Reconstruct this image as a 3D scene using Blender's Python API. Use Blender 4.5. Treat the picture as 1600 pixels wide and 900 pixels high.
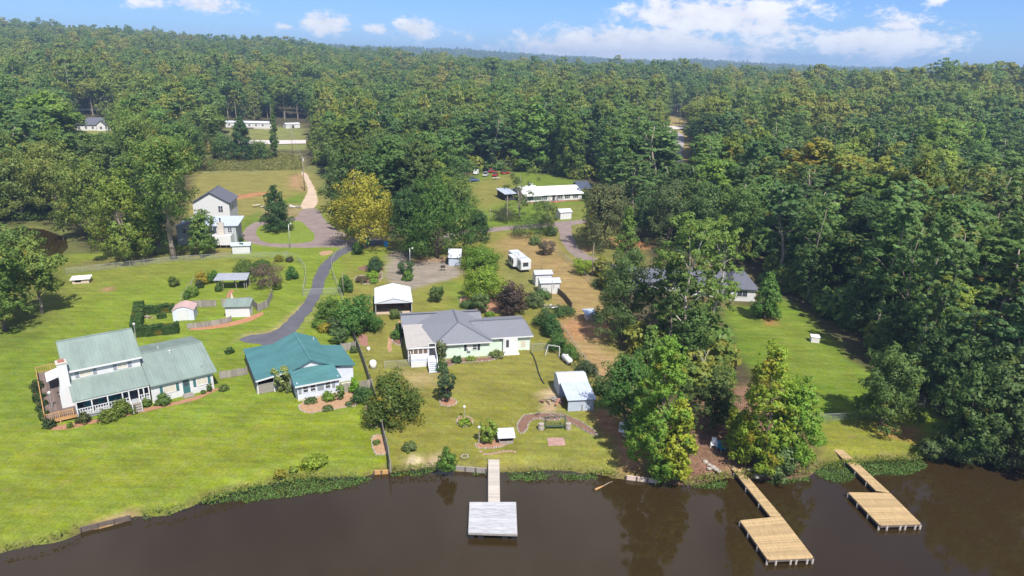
import bpy, bmesh, math, random
import numpy as np
from mathutils import Vector, Matrix

# ------------------------------------------------------------------ scene, camera
for o in list(bpy.data.objects): bpy.data.objects.remove(o, do_unlink=True)
scene = bpy.context.scene
COL = scene.collection
R = math.radians
FPX, CXP, CYP, CAMH = 1067.0, 800.0, 450.0, 45.0           # focal length and centre on a 1600 x 900 picture
PITCH, ROLL = math.atan(352/1067.0), R(1.5)
_fw = np.array([0, math.cos(PITCH), -math.sin(PITCH)])
_r0 = np.array([1.0, 0, 0]); _u0 = np.cross(_r0, _fw)
_rt = _r0*math.cos(ROLL) + _u0*math.sin(ROLL)
_up = np.cross(_rt, _fw)
CAMP = np.array([0, 0, CAMH])
cam = bpy.data.cameras.new('camera'); cam_o = bpy.data.objects.new('camera', cam); COL.objects.link(cam_o)
cam.sensor_width = 36; cam.lens = 36*FPX/1600; cam.clip_start = 0.5; cam.clip_end = 30000
cam_o.matrix_world = Matrix(((_rt[0], _up[0], -_fw[0], 0), (_rt[1], _up[1], -_fw[1], 0), (_rt[2], _up[2], -_fw[2], CAMH), (0, 0, 0, 1)))
scene.camera = cam_o
scene.render.resolution_x, scene.render.resolution_y = 1024, 576
scene.view_settings.view_transform = 'Standard'; scene.view_settings.look = 'None'
scene.view_settings.exposure = 1.06; scene.view_settings.gamma = 1.0
scene.render.engine = 'CYCLES'

# ------------------------------------------------------------------ sky and sun
SUN_EL, SUN_AZ = R(54), R(155)                              # azimuth clockwise from +Y (the view direction)
world = bpy.data.worlds.new('World'); scene.world = world; world.use_nodes = True
def sky_nodes():
    nt = world.node_tree; N = nt.nodes; L = nt.links
    N.clear()
    out = N.new('ShaderNodeOutputWorld'); bg = N.new('ShaderNodeBackground')
    sky = N.new('ShaderNodeTexSky'); sky.sky_type = 'NISHITA'; sky.sun_disc = False
    sky.sun_elevation = SUN_EL; sky.sun_rotation = SUN_AZ; sky.altitude = 200
    sky.air_density = 1.0; sky.dust_density = 0.15; sky.ozone_density = 2.2
    bg.inputs['Strength'].default_value = 0.075
    tc = N.new('ShaderNodeTexCoord')
    sep = N.new('ShaderNodeSeparateXYZ'); L.new(tc.outputs['Generated'], sep.inputs[0])
    def m(op, a, b=None, c=None):
        n = N.new('ShaderNodeMath'); n.operation = op
        for i, v in enumerate((a, b, c)):
            if v is None: continue
            if isinstance(v, (int, float)): n.inputs[i].default_value = v
            else: L.new(v, n.inputs[i])
        return n.outputs[0]
    az = m('ARCTAN2', sep.outputs[0], sep.outputs[1]); el = m('ARCSINE', sep.outputs[2])
    az = m('WRAP', az, 0.785398, -0.785398)                 # the cumulus bank goes on round the whole horizon
    cmb = N.new('ShaderNodeCombineXYZ')
    L.new(m('MULTIPLY', az, 1.0), cmb.inputs[0]); L.new(m('MULTIPLY', el, 1.7), cmb.inputs[1])
    n1 = N.new('ShaderNodeTexNoise'); n1.inputs['Scale'].default_value = 26; n1.inputs['Detail'].default_value = 9; n1.inputs['Roughness'].default_value = .62
    L.new(cmb.outputs[0], n1.inputs['Vector'])
    n2 = N.new('ShaderNodeTexNoise'); n2.inputs['Scale'].default_value = 95; n2.inputs['Detail'].default_value = 6; n2.inputs['Roughness'].default_value = .6
    L.new(cmb.outputs[0], n2.inputs['Vector'])
    # cumulus lumps: picture x, y, half width, half height, strength
    blobs = [(1000, 74, 205, 30, 1.0), (900, 76, 110, 20, .9), (1035, 60, 90, 22, .8), (1120, 25, 145, 28, 1.0), (1195, 42, 80, 18, .8), (1050, 8, 60, 18, .7), (1180, 84, 40, 16, .55),
             (1375, 66, 90, 25, .95), (1400, 38, 40, 18, .75), (1450, 52, 30, 10, .5), (1465, 2, 20, 8, .6),
             (508, 36, 38, 17, .85), (648, 45, 34, 18, .85), (588, 45, 20, 10, .5), (735, 58, 12, 8, .42), (450, 43, 16, 7, .45),
             (318, 8, 55, 11, .85), (230, 3, 30, 8, .6), (1370, 22, 20, 8, .4)]
    tot = None
    for (x, y, rx, ry, s) in blobs:
        d = _fw + _rt*(x-CXP)/FPX - _up*(y-CYP)/FPX
        d = d/np.linalg.norm(d); a0 = math.atan2(d[0], d[1]); e0 = math.asin(d[2])
        du = m('MULTIPLY', m('SUBTRACT', az, a0), FPX/rx/1.05); dv = m('MULTIPLY', m('SUBTRACT', el, e0), FPX/ry/1.05)
        q = m('SQRT', m('ADD', m('MULTIPLY', du, du), m('MULTIPLY', dv, dv)))
        b = m('MULTIPLY', m('SUBTRACT', 1.25, q), s)
        tot = b if tot is None else m('MAXIMUM', tot, b)
    # soft unseen cloud veil above the picture, spread wide for fill light and water reflections
    hi = N.new('ShaderNodeTexNoise'); hi.inputs['Scale'].default_value = 3; hi.inputs['Detail'].default_value = 4; hi.inputs['Roughness'].default_value = .55
    L.new(tc.outputs['Generated'], hi.inputs['Vector'])
    up_w = N.new('ShaderNodeMapRange'); up_w.inputs[1].default_value = .10; up_w.inputs[2].default_value = .2; L.new(el, up_w.inputs[0])
    vl = N.new('ShaderNodeMapRange'); vl.interpolation_type = 'SMOOTHSTEP'; vl.inputs[1].default_value = .34; vl.inputs[2].default_value = .72; vl.inputs[4].default_value = .85; L.new(hi.outputs[0], vl.inputs[0])
    veil = m('MULTIPLY', vl.outputs[0], up_w.outputs[0])
    dens = m('ADD', tot, m('MULTIPLY', m('SUBTRACT', n1.outputs[0], .5), 2.3))
    dens = m('ADD', dens, m('MULTIPLY', m('SUBTRACT', n2.outputs[0], .5), .9))
    mr = N.new('ShaderNodeMapRange'); mr.interpolation_type = 'SMOOTHSTEP'
    mr.inputs[1].default_value = .12; mr.inputs[2].default_value = .75; L.new(dens, mr.inputs[0])
    mask = m('MAXIMUM', mr.outputs[0], veil)
    # cloud colour: bright with faintly warm grey folds
    cr = N.new('ShaderNodeValToRGB'); L.new(n1.outputs[0], cr.inputs[0])
    cr.color_ramp.elements[0].position = .3; cr.color_ramp.elements[0].color = (5.9, 5.9, 6.3, 1)
    cr.color_ramp.elements[1].position = .62; cr.color_ramp.elements[1].color = (7.4, 7.35, 7.45, 1)
    tint = N.new('ShaderNodeMix'); tint.data_type = 'RGBA'; tint.blend_type = 'MULTIPLY'; tint.inputs[0].default_value = 1
    L.new(sky.outputs[0], tint.inputs[6]); tint.inputs[7].default_value = (0.385, 0.575, 0.985, 1)
    mx = N.new('ShaderNodeMix'); mx.data_type = 'RGBA'
    L.new(mask, mx.inputs[0]); L.new(tint.outputs[2], mx.inputs[6]); L.new(cr.outputs[0], mx.inputs[7])
    L.new(mx.outputs[2], bg.inputs['Color']); L.new(bg.outputs[0], out.inputs['Surface'])
sky_nodes()
sl = bpy.data.lights.new('sun', 'SUN'); sl.energy = 3.9; sl.angle = R(0.6); sl.color = (1, .95, .87)
sun = bpy.data.objects.new('sun', sl); COL.objects.link(sun)
_sd = Vector((math.cos(SUN_EL)*math.sin(SUN_AZ), math.cos(SUN_EL)*math.cos(SUN_AZ), math.sin(SUN_EL)))
sun.rotation_euler = _sd.to_track_quat('Z', 'Y').to_euler(); sun.location = (80, -60, 150)

# ------------------------------------------------------------------ the lie of the land
WATER = -0.75
_SKP = np.array([-600, 0, 200, 400, 540, 640, 800, 1000, 1180, 1300, 1480, 1530, 1600, 2200.])
_SKY = np.array([20, 41, 51, 61, 73, 81, 93, 100, 106, 108, 103, 99, 101, 100.])
_SKR = np.array([1500, 1500, 1500, 1400, 1300, 1200, 900, 800, 750, 700, 620, 600, 600, 600.])
_SKH = CAMH - 33 + _SKR*((98+(_SKP-800)*.02619)-_SKY)/1124
_FHP = np.array([-600, 500, 720, 850, 1000, 1080, 1180, 1300, 1700, 2200.])
_FHH = np.array([60, 70, 68, 48, 36, 45, 36, 28, 25, 25.])
def hgt(x, y):
    x = np.asarray(x, float); y = np.asarray(y, float)
    r = np.hypot(x, y); yy = np.maximum(y, 1.0)
    px = 800+1124*np.clip(x/yy, -3, 3)
    rr = np.interp(px, _SKP, _SKR); hh = np.interp(px, _SKP, _SKH)
    t = np.clip((r-320)/(rr-320), 0, 1); s = t*t*(3-2*t)*.45 + .55*t*np.clip(t*6, 0, 1)
    f = np.clip((y-100)/120, 0, 1)
    near = hh*s*f
    d = np.clip((r-rr)/700, 0, 1); near = near*(1-.55*d*d*(3-2*d))
    q = np.clip((r-2200)/1500, 0, 1); far = np.interp(px, _FHP, _FHH)*q*q*(3-2*q)*f
    und = 1.6*np.clip((r-330)/200, 0, 1)*(np.sin(x*.021+y*.013)+np.sin(x*-.011+y*.017+2))*f
    return np.maximum(near, far)+und
def ray(px, py): return _fw + _rt*(px-CXP)/FPX - _up*(py-CYP)/FPX
def at(px, py, z=0.0):
    d = ray(px, py); return CAMP + d*((z-CAMH)/d[2])
_TS = np.concatenate([np.arange(40, 400, .5), np.arange(400, 4500, 3.0)])
def G(px, py):
    """point of the ground seen at a picture position"""
    d = ray(px, py)
    if d[2] < -.03:
        p = at(px, py, 0)
        if math.hypot(p[0], p[1]) < 318: return p
    pts = CAMP[None] + d[None]*_TS[:, None]
    below = pts[:, 2] < hgt(pts[:, 0], pts[:, 1])
    i = int(np.argmax(below)) if below.any() else len(_TS)-1
    p = pts[i]; return np.array([p[0], p[1], float(hgt(p[0], p[1]))])
def pxm(p):                                                  # pixels for one metre at a point
    return FPX/float((np.asarray(p)-CAMP) @ _fw)
def proj(p):
    v = np.asarray(p, float)-CAMP; w = v @ _fw
    return CXP+FPX*(v @ _rt)/w, CYP-FPX*(v @ _up)/w
def height_to(p, topy):                                      # how tall a thing at p is whose top shows at picture row topy
    lo, hi = 0.0, 60.0
    for _ in range(30):
        mid = (lo+hi)/2
        if proj((p[0], p[1], p[2]+mid))[1] > topy: lo = mid
        else: hi = mid
    return lo

# ------------------------------------------------------------------ helpers: properties, meshes, materials
def tag(o, label=None, cat=None, group=None, kind=None):
    if label: o['label'] = label
    if cat: o['category'] = cat
    if group: o['group'] = group
    if kind: o['kind'] = kind
    return o
def thing(name, label, cat, loc=(0, 0, 0), rz=0.0, group=None):
    o = bpy.data.objects.new(name, None); COL.objects.link(o); o.empty_display_size = .3
    o.location = loc; o.rotation_euler = (0, 0, rz)
    return tag(o, label, cat, group)
def link(name, me, mat, parent=None, loc=None):
    o = bpy.data.objects.new(name, me); COL.objects.link(o)
    if mat is not None and not me.materials: me.materials.append(mat)
    if parent is not None: o.parent = parent
    if loc is not None: o.location = loc
    return o
class MB:
    def __init__(s): s.v = []; s.f = []
    def add(s, vs, fs):
        b = len(s.v); s.v += [tuple(float(c) for c in p) for p in vs]; s.f += [tuple(b+i for i in f) for f in fs]; return s
    def box(s, x0, x1, y0, y1, z0, z1):
        return s.add([(x0,y0,z0),(x1,y0,z0),(x1,y1,z0),(x0,y1,z0),(x0,y0,z1),(x1,y0,z1),(x1,y1,z1),(x0,y1,z1)],
                     [(0,3,2,1),(4,5,6,7),(0,1,5,4),(1,2,6,5),(2,3,7,6),(3,0,4,7)])
    def bar(s, a, b, w, h, up=(0, 0, 1)):                    # a beam from a to b, w wide and h high, centred
        a = Vector(a); b = Vector(b); d = (b-a).normalized(); u = Vector(up)
        x = d.cross(u)
        if x.length < 1e-4: x = d.cross(Vector((0, 1, 0)))
        x.normalize(); z = x.cross(d).normalized(); x *= w/2; z *= h/2
        return s.add([a-x-z, a+x-z, a+x+z, a-x+z, b-x-z, b+x-z, b+x+z, b-x+z],
                     [(0,3,2,1),(4,5,6,7),(0,1,5,4),(1,2,6,5),(2,3,7,6),(3,0,4,7)][::1])
    def slab(s, pts, t, dn=(0, 0, -1)):                      # polygon with thickness
        n = len(pts); d = Vector(dn)*t
        top = [Vector(p) for p in pts]; bot = [p+d for p in top]
        return s.add(top+bot, [tuple(range(n)), tuple(range(2*n-1, n-1, -1))]+[(i, i+n, (i+1) % n+n, (i+1) % n) for i in range(n)])
    def tube(s, path, rad, n=7, cap=True):
        P = [Vector(p) for p in path]; rs = rad if isinstance(rad, (list, tuple)) else [rad]*len(P)
        b = len(s.v); ref = None
        for i, p in enumerate(P):
            d = (P[min(i+1, len(P)-1)]-P[max(i-1, 0)]).normalized()
            if ref is None: ref = d.orthogonal().normalized()
            x = (ref-d*ref.dot(d))
            x = x.normalized() if x.length > 1e-5 else d.orthogonal().normalized()
            ref = x; y = d.cross(x)
            for k in range(n):
                a = 2*math.pi*k/n; q = p+(x*math.cos(a)+y*math.sin(a))*rs[i]; s.v.append(tuple(q))
        for i in range(len(P)-1):
            for k in range(n):
                k2 = (k+1) % n; s.f.append((b+i*n+k, b+i*n+k2, b+(i+1)*n+k2, b+(i+1)*n+k))
        if cap:
            s.f.append(tuple(b+k for k in range(n))[::-1]); e = b+(len(P)-1)*n; s.f.append(tuple(e+k for k in range(n)))
        return s
    def lathe(s, prof, n=12, o=(0, 0, 0)):                   # profile of (radius, z)
        b = len(s.v)
        for (r, z) in prof:
            for k in range(n):
                a = 2*math.pi*k/n; s.v.append((o[0]+r*math.cos(a), o[1]+r*math.sin(a), o[2]+z))
        for i in range(len(prof)-1):
            for k in range(n):
                k2 = (k+1) % n; s.f.append((b+i*n+k, b+i*n+k2, b+(i+1)*n+k2, b+(i+1)*n+k))
        s.f.append(tuple(b+k for k in range(n))[::-1]); e = b+(len(prof)-1)*n; s.f.append(tuple(e+k for k in range(n)))
        return s
    def mesh(s, name, mat=None, smooth=False):
        me = bpy.data.meshes.new(name); me.from_pydata(s.v, [], s.f)
        if mat is not None: me.materials.append(mat)
        if smooth: me.polygons.foreach_set('use_smooth', [True]*len(me.polygons))
        me.update(); return me
    def build(s, name, mat, parent=None, loc=None, smooth=False, kind=None):
        o = link(name, s.mesh(name, mat, smooth), None, parent, loc)
        if kind: o['kind'] = kind
        return o
def quad_mesh(name, co, mat, nrm=None):
    """co: (N,4,3) array of quads"""
    n = len(co); me = bpy.data.meshes.new(name)
    me.vertices.add(n*4); me.vertices.foreach_set('co', np.ascontiguousarray(co, dtype=np.float32).ravel())
    me.loops.add(n*4); me.loops.foreach_set('vertex_index', np.arange(n*4, dtype=np.int32))
    me.polygons.add(n); me.polygons.foreach_set('loop_start', np.arange(0, n*4, 4, dtype=np.int32))
    me.polygons.foreach_set('loop_total', np.full(n, 4, dtype=np.int32))
    me.update(calc_edges=True); me.materials.append(mat)
    if nrm is not None:
        me.polygons.foreach_set('use_smooth', np.ones(n, bool)); me.normals_split_custom_set_from_vertices(np.repeat(nrm, 4, axis=0).astype(np.float32).tolist())
    return me

def new_mat(name):
    m = bpy.data.materials.new(name); m.use_nodes = True
    return m, m.node_tree.nodes, m.node_tree.links, m.node_tree.nodes['Principled BSDF']
def mat_plain(name, col, rough=.7, var=.18, scale=3.0, bump=0.0, bscale=40, metal=0.0, spec=.35, streak=None, dirt=None, island=0.0):
    """paint, wood, metal...: colour broken up by two noises, optional streaks and dirt"""
    m, N, L, b = new_mat(name)
    tc = N.new('ShaderNodeTexCoord'); mp = N.new('ShaderNodeMapping'); L.new(tc.outputs['Object'], mp.inputs[0])
    if streak: mp.inputs['Scale'].default_value = streak
    n = N.new('ShaderNodeTexNoise'); n.inputs['Scale'].default_value = scale; n.inputs['Detail'].default_value = 8; n.inputs['Roughness'].default_value = .65
    L.new(mp.outputs[0], n.inputs['Vector'])
    r = N.new('ShaderNodeValToRGB'); L.new(n.outputs[0], r.inputs[0])
    c = np.array(col); lo = c*(1-var) if dirt is None else np.array(dirt); hi = np.minimum(c*(1+var*.7), .95)
    r.color_ramp.elements[0].position = .3; r.color_ramp.elements[0].color = (*lo, 1)
    r.color_ramp.elements[1].position = .68 if dirt is None else .55; r.color_ramp.elements[1].color = (*hi, 1)
    src = r.outputs[0]
    if island:                                               # every board a little lighter or darker than the next
        g = N.new('ShaderNodeNewGeometry'); mr = N.new('ShaderNodeMapRange'); mr.inputs[3].default_value = 1-island; mr.inputs[4].default_value = 1+island; L.new(g.outputs['Random Per Island'], mr.inputs[0])
        hv = N.new('ShaderNodeHueSaturation'); L.new(mr.outputs[0], hv.inputs['Value']); L.new(src, hv.inputs['Color']); src = hv.outputs[0]
    L.new(src, b.inputs['Base Color'])
    b.inputs['Roughness'].default_value = rough; b.inputs['Metallic'].default_value = metal; b.inputs['Specular IOR Level'].default_value = spec
    if bump:
        n2 = N.new('ShaderNodeTexNoise'); n2.inputs['Scale'].default_value = bscale; n2.inputs['Detail'].default_value = 4
        L.new(tc.outputs['Object'], n2.inputs['Vector'])
        bp = N.new('ShaderNodeBump'); bp.inputs['Strength'].default_value = bump; bp.inputs['Distance'].default_value = .05
        L.new(n2.outputs[0], bp.inputs['Height']); L.new(bp.outputs[0], b.inputs['Normal'])
    return m
def mat_siding(name, col, pitch=.16):
    m = mat_plain(name, col, .6, .07, 1.2); N, L = m.node_tree.nodes, m.node_tree.links; b = N['Principled BSDF']
    tc = N.new('ShaderNodeTexCoord'); w = N.new('ShaderNodeTexWave'); w.wave_type = 'BANDS'; w.bands_direction = 'Z'; w.wave_profile = 'SAW'
    w.inputs['Scale'].default_value = .314/pitch; L.new(tc.outputs['Object'], w.inputs['Vector'])
    bp = N.new('ShaderNodeBump'); bp.inputs['Strength'].default_value = .5; bp.inputs['Distance'].default_value = .03
    L.new(w.outputs[0], bp.inputs['Height']); L.new(bp.outputs[0], b.inputs['Normal']); return m
def mat_foliage(name, use_ramp=False):
    m, N, L, b = new_mat(name)
    oi = N.new('ShaderNodeObjectInfo'); geo = N.new('ShaderNodeNewGeometry'); tc = N.new('ShaderNodeTexCoord')
    if use_ramp:
        r = N.new('ShaderNodeValToRGB'); r.color_ramp.interpolation = 'LINEAR'
        cs = [(0, (0.095, 0.173, 0.053)), (.15, (0.123, 0.215, 0.053)), (.3, (0.134, 0.226, 0.051)), (.45, (0.168, 0.250, 0.049)), (.6, (0.207, 0.268, 0.049)), (.75, (0.252, 0.281, 0.051)), (.88, (0.297, 0.289, 0.054)), (1, (0.252, 0.210, 0.068))]
        while len(r.color_ramp.elements) < len(cs): r.color_ramp.elements.new(.5)
        for e, (p, c) in zip(r.color_ramp.elements, cs): e.position = p; e.color = (*c, 1)
        nl = N.new('ShaderNodeTexNoise'); nl.inputs['Scale'].default_value = .011; nl.inputs['Detail'].default_value = 3; L.new(oi.outputs['Location'], nl.inputs['Vector'])
        ma = N.new('ShaderNodeMath'); ma.operation = 'MULTIPLY_ADD'; L.new(oi.outputs['Random'], ma.inputs[0]); ma.inputs[1].default_value = .55
        mb_ = N.new('ShaderNodeMapRange'); mb_.inputs[1].default_value = .32; mb_.inputs[2].default_value = .68; mb_.inputs[4].default_value = .45; L.new(nl.outputs[0], mb_.inputs[0])
        L.new(mb_.outputs[0], ma.inputs[2]); L.new(ma.outputs[0], r.inputs[0]); basec = r.outputs[0]
    else:
        at_ = N.new('ShaderNodeAttribute'); at_.attribute_type = 'OBJECT'; at_.attribute_name = 'turn'
        nz = N.new('ShaderNodeTexNoise'); nz.inputs['Scale'].default_value = .42; nz.inputs['Detail'].default_value = 3
        L.new(tc.outputs['Object'], nz.inputs['Vector'])
        ad = N.new('ShaderNodeMath'); ad.operation = 'ADD'; L.new(nz.outputs[0], ad.inputs[0]); L.new(at_.outputs['Fac'], ad.inputs[1])
        mr = N.new('ShaderNodeMapRange'); mr.inputs[1].default_value = .62; mr.inputs[2].default_value = .82; L.new(ad.outputs[0], mr.inputs[0])
        mt = N.new('ShaderNodeMix'); mt.data_type = 'RGBA'; L.new(mr.outputs[0], mt.inputs[0]); L.new(oi.outputs['Color'], mt.inputs[6]); mt.inputs[7].default_value = (.30, .22, .022, 1)
        basec = mt.outputs[2]
    hv = N.new('ShaderNodeHueSaturation')
    mh = N.new('ShaderNodeMapRange'); mh.inputs[3].default_value = .475; mh.inputs[4].default_value = .52; L.new(geo.outputs['Random Per Island'], mh.inputs[0])
    mv = N.new('ShaderNodeMapRange'); mv.inputs[3].default_value = .78; mv.inputs[4].default_value = 1.25
    wn = N.new('ShaderNodeTexWhiteNoise'); wn.noise_dimensions = '1D'; L.new(geo.outputs['Random Per Island'], wn.inputs['W'])
    L.new(wn.outputs[0], mv.inputs[0]); L.new(mh.outputs[0], hv.inputs['Hue']); L.new(mv.outputs[0], hv.inputs['Value']); L.new(basec, hv.inputs['Color'])
    L.new(hv.outputs[0], b.inputs['Base Color']); b.inputs['Roughness'].default_value = .55; b.inputs['Specular IOR Level'].default_value = .3
    tr = N.new('ShaderNodeBsdfTranslucent'); L.new(hv.outputs[0], tr.inputs[0])
    ms = N.new('ShaderNodeMixShader'); ms.inputs[0].default_value = .48
    L.new(b.outputs[0], ms.inputs[1]); L.new(tr.outputs[0], ms.inputs[2]); L.new(ms.outputs[0], N['Material Output'].inputs['Surface'])
    return m
M = {}
M['leaf'] = mat_foliage('foliage'); M['leaf_far'] = mat_foliage('far_foliage', True)
M['bark'] = mat_plain('bark', (.17, .13, .10), .9, .4, 6, .5, 30, streak=(1, 1, .3))
M['bark_pale'] = mat_plain('pale_bark', (.26, .215, .175), .9, .35, 6, .5, 30, streak=(1, 1, .3))
M['white'] = mat_siding('white_siding', (.56, .56, .56))
M['trim'] = mat_plain('white_trim', (.56, .56, .56), .5, .05)
M['mint'] = mat_siding('mint_siding', (.56, .66, .55))
M['greyblue'] = mat_siding('pale_grey_siding', (.56, .59, .68))
M['grey_wall'] = mat_siding('grey_siding', (.36, .38, .39))
M['green_roof'] = mat_plain('sage_metal_roof', (.185, .235, .210), .55, .20, .45, spec=.35, streak=(1.6, .35, 1))
M['teal_roof'] = mat_plain('teal_metal_roof', (.062, .165, .172), .55, .2, .5, spec=.35, streak=(.4, 1.5, 1))
M['shingle'] = mat_plain('grey_shingles', (.165, .172, .195), .9, .35, 9, .6, 25)
M['slate'] = mat_plain('dark_shingles', (.10, .105, .13), .9, .3, 8, .5, 25)
M['porch_roof'] = mat_plain('brown_grey_roll_roof', (.33, .31, .29), .85, .12, 1.2, streak=(.4, 3, 1))
M['metal_white'] = mat_plain('white_sheet_metal', (.50, .52, .56), .45, .06, .7, spec=.4)
M['metal_blue'] = mat_plain('pale_blue_sheet_metal', (.38, .425, .50), .45, .10, .8, spec=.4)
M['metal_grey'] = mat_plain('galvanised_metal', (.42, .44, .47), .4, .15, 1.5, metal=.4)
M['wood_new'] = mat_plain('new_decking', (.36, .255, .130), .75, .20, 1.6, .3, 20, streak=(3, .5, 1), island=.17)
M['wood_grey'] = mat_plain('weathered_wood', (.25, .225, .20), .9, .3, 2.0, .4, 20, streak=(4, 4, .6), island=.22)
M['wood_white'] = mat_plain('bleached_decking', (.36, .36, .375), .8, .16, 1.1, .3, 20, streak=(.7, 6, 1), dirt=(.20, .20, .205), island=.10)
M['wood_brown'] = mat_plain('brown_deck', (.15, .11, .095), .85, .25, 2.0, .3, 20, streak=(6, .5, 1), island=.2)
M['wood_orange'] = mat_plain('cedar_rail', (.42, .24, .10), .8, .2, 3)
M['wood_dark'] = mat_plain('dark_wood', (.11, .085, .07), .85, .25, 3)
M['glass'] = mat_plain('window_glass', (.045, .055, .07), .08, .2, 2, spec=.6)
M['blind'] = mat_plain('window_blinds', (.50, .46, .38), .25, .12, 2, streak=(1, 1, 12), spec=.5)
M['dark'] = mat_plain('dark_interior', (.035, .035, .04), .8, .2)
M['shutter_teal'] = mat_plain('teal_shutter', (.035, .12, .12), .6, .1)
M['shutter_grey'] = mat_plain('grey_shutter', (.22, .24, .26), .6, .1)
M['shutter_black'] = mat_plain('black_shutter', (.035, .04, .05), .6, .1)
M['brick'] = mat_plain('red_brick', (.30, .13, .09), .9, .25, 5)
M['concrete'] = mat_plain('concrete', (.46, .42, .37), .9, .15, 1.5, .3, 20)
M['stone'] = mat_plain('field_stone', (.33, .29, .25), .9, .35, 1.3, .4, 12)
M['mulch'] = mat_plain('red_mulch', (.30, .155, .09), .95, .35, 3, .6, 15)
M['mulch_dark'] = mat_plain('brown_mulch', (.17, .095, .065), .95, .35, 3, .6, 15)
M['black'] = mat_plain('black_plastic', (.02, .02, .022), .5, .2)
M['rubber'] = mat_plain('tyre_rubber', (.022, .022, .022), .85, .2)
M['pole'] = mat_plain('pole_wood', (.23, .19, .155), .9, .25, 4, streak=(4, 4, .5))
M['steel'] = mat_plain('grey_steel', (.50, .51, .52), .4, .08, metal=.5)
def mat_chain():
    m, N, L, b = new_mat('chain_link'); b.inputs['Base Color'].default_value = (.42, .45, .46, 1); b.inputs['Metallic'].default_value = .3; b.inputs['Roughness'].default_value = .5
    t = N.new('ShaderNodeBsdfTransparent'); ms = N.new('ShaderNodeMixShader'); ms.inputs[0].default_value = .16
    L.new(t.outputs[0], ms.inputs[1]); L.new(b.outputs[0], ms.inputs[2]); L.new(ms.outputs[0], N['Material Output'].inputs['Surface']); return m
M['chain'] = mat_chain()

# ------------------------------------------------------------------ ground sheet
def seg_sd(X, Y, poly):
    """signed distance to a closed polygon, positive inside"""
    poly = np.asarray(poly, float)[:, :2]; n = len(poly)
    d2 = np.full(X.shape, 1e18); ins = np.zeros(X.shape, bool)
    for i in range(n):
        ax, ay = poly[i]; bx, by = poly[(i+1) % n]
        ex, ey = bx-ax, by-ay; wx, wy = X-ax, Y-ay
        t = np.clip((wx*ex+wy*ey)/max(ex*ex+ey*ey, 1e-9), 0, 1)
        d2 = np.minimum(d2, (wx-t*ex)**2+(wy-t*ey)**2)
        c = (ay > Y) != (by > Y)
        with np.errstate(divide='ignore', invalid='ignore'):
            xx = ex*(Y-ay)/(ey if abs(ey) > 1e-12 else 1e-12)+ax
        ins ^= c & (X < xx)
    return np.where(ins, 1, -1)*np.sqrt(d2)
SHORE_PX = [(-60, 885), (0, 862), (60, 851), (105, 842), (128, 830), (170, 822), (212, 806), (250, 806), (300, 792), (318, 778), (360, 768), (420, 757), (440, 748), (500, 744), (560, 745), (585, 740), (610, 737), (640, 735), (680, 728), (706, 732), (712, 736),
            (758, 737), (800, 737), (850, 733), (900, 737), (940, 742), (980, 749), (1028, 752), (1060, 757), (1100, 757), (1140, 744), (1160, 752), (1200, 748), (1250, 748), (1275, 735), (1300, 722), (1380, 718), (1440, 716), (1500, 716), (1560, 718), (1600, 728), (1700, 760), (1800, 800)]
SHORE = [at(x, y, WATER)[:2] for x, y in SHORE_PX]
LAKE = [(-75, 40), (-140, -40), (-140, -120), (240, -120), (240, -20)][::-1]
LAKE = [(p[0], p[1]) for p in SHORE] + [(110, 30), (240, -20), (240, -120), (-140, -120), (-140, -30)]
POND = [at(x, y, 0)[:2] for x, y in [(0, 360), (30, 352), (70, 355), (108, 368), (112, 385), (98, 398), (70, 400), (40, 412), (0, 420), (-60, 400), (-60, 370)]]

def axis(lo, c0, c1, hi, step, g):
    a = list(np.arange(c0, c1, step)); v, s = c1, step
    while v < hi: a.append(v); s *= g; v += s
    a.append(hi); v, s = c0, step
    while True:
        s *= g; v -= s
        if v <= lo: a.append(lo); break
        a.append(v)
    return np.array(sorted(a))
xs = axis(-5000, -105, 112, 5000, .8, 1.065); ys = axis(-300, 50, 190, 5500, .8, 1.065)
GX, GY = np.meshgrid(xs, ys)
GZ = hgt(GX, GY)
def wob(X, Y, s=1.0):
    return (np.sin(X*.9*s+Y*.35*s)+np.sin(X*-.5*s+Y*1.1*s+1.3)+np.sin(X*1.7*s-Y*1.3*s+.7)*.7+np.sin(X*2.9*s+Y*2.3*s+2.1)*.5)/3.2
sdl = seg_sd(GX, GY, LAKE)+.25*wob(GX, GY, 1.3)
bank = np.clip((-sdl)/2.2, 0, 1); bank = np.sqrt(bank)
bed = np.clip(sdl/6, 0, 1)
GZ = np.where(sdl > 0, WATER-.02-1.6*bed, np.where(sdl > -2.2, (WATER-.02)*(1-bank)+GZ*bank, GZ))
sdp = seg_sd(GX, GY, POND)
GZ = np.where(sdp > 0, GZ-.9*np.clip(sdp/2, 0, 1), GZ)

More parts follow.
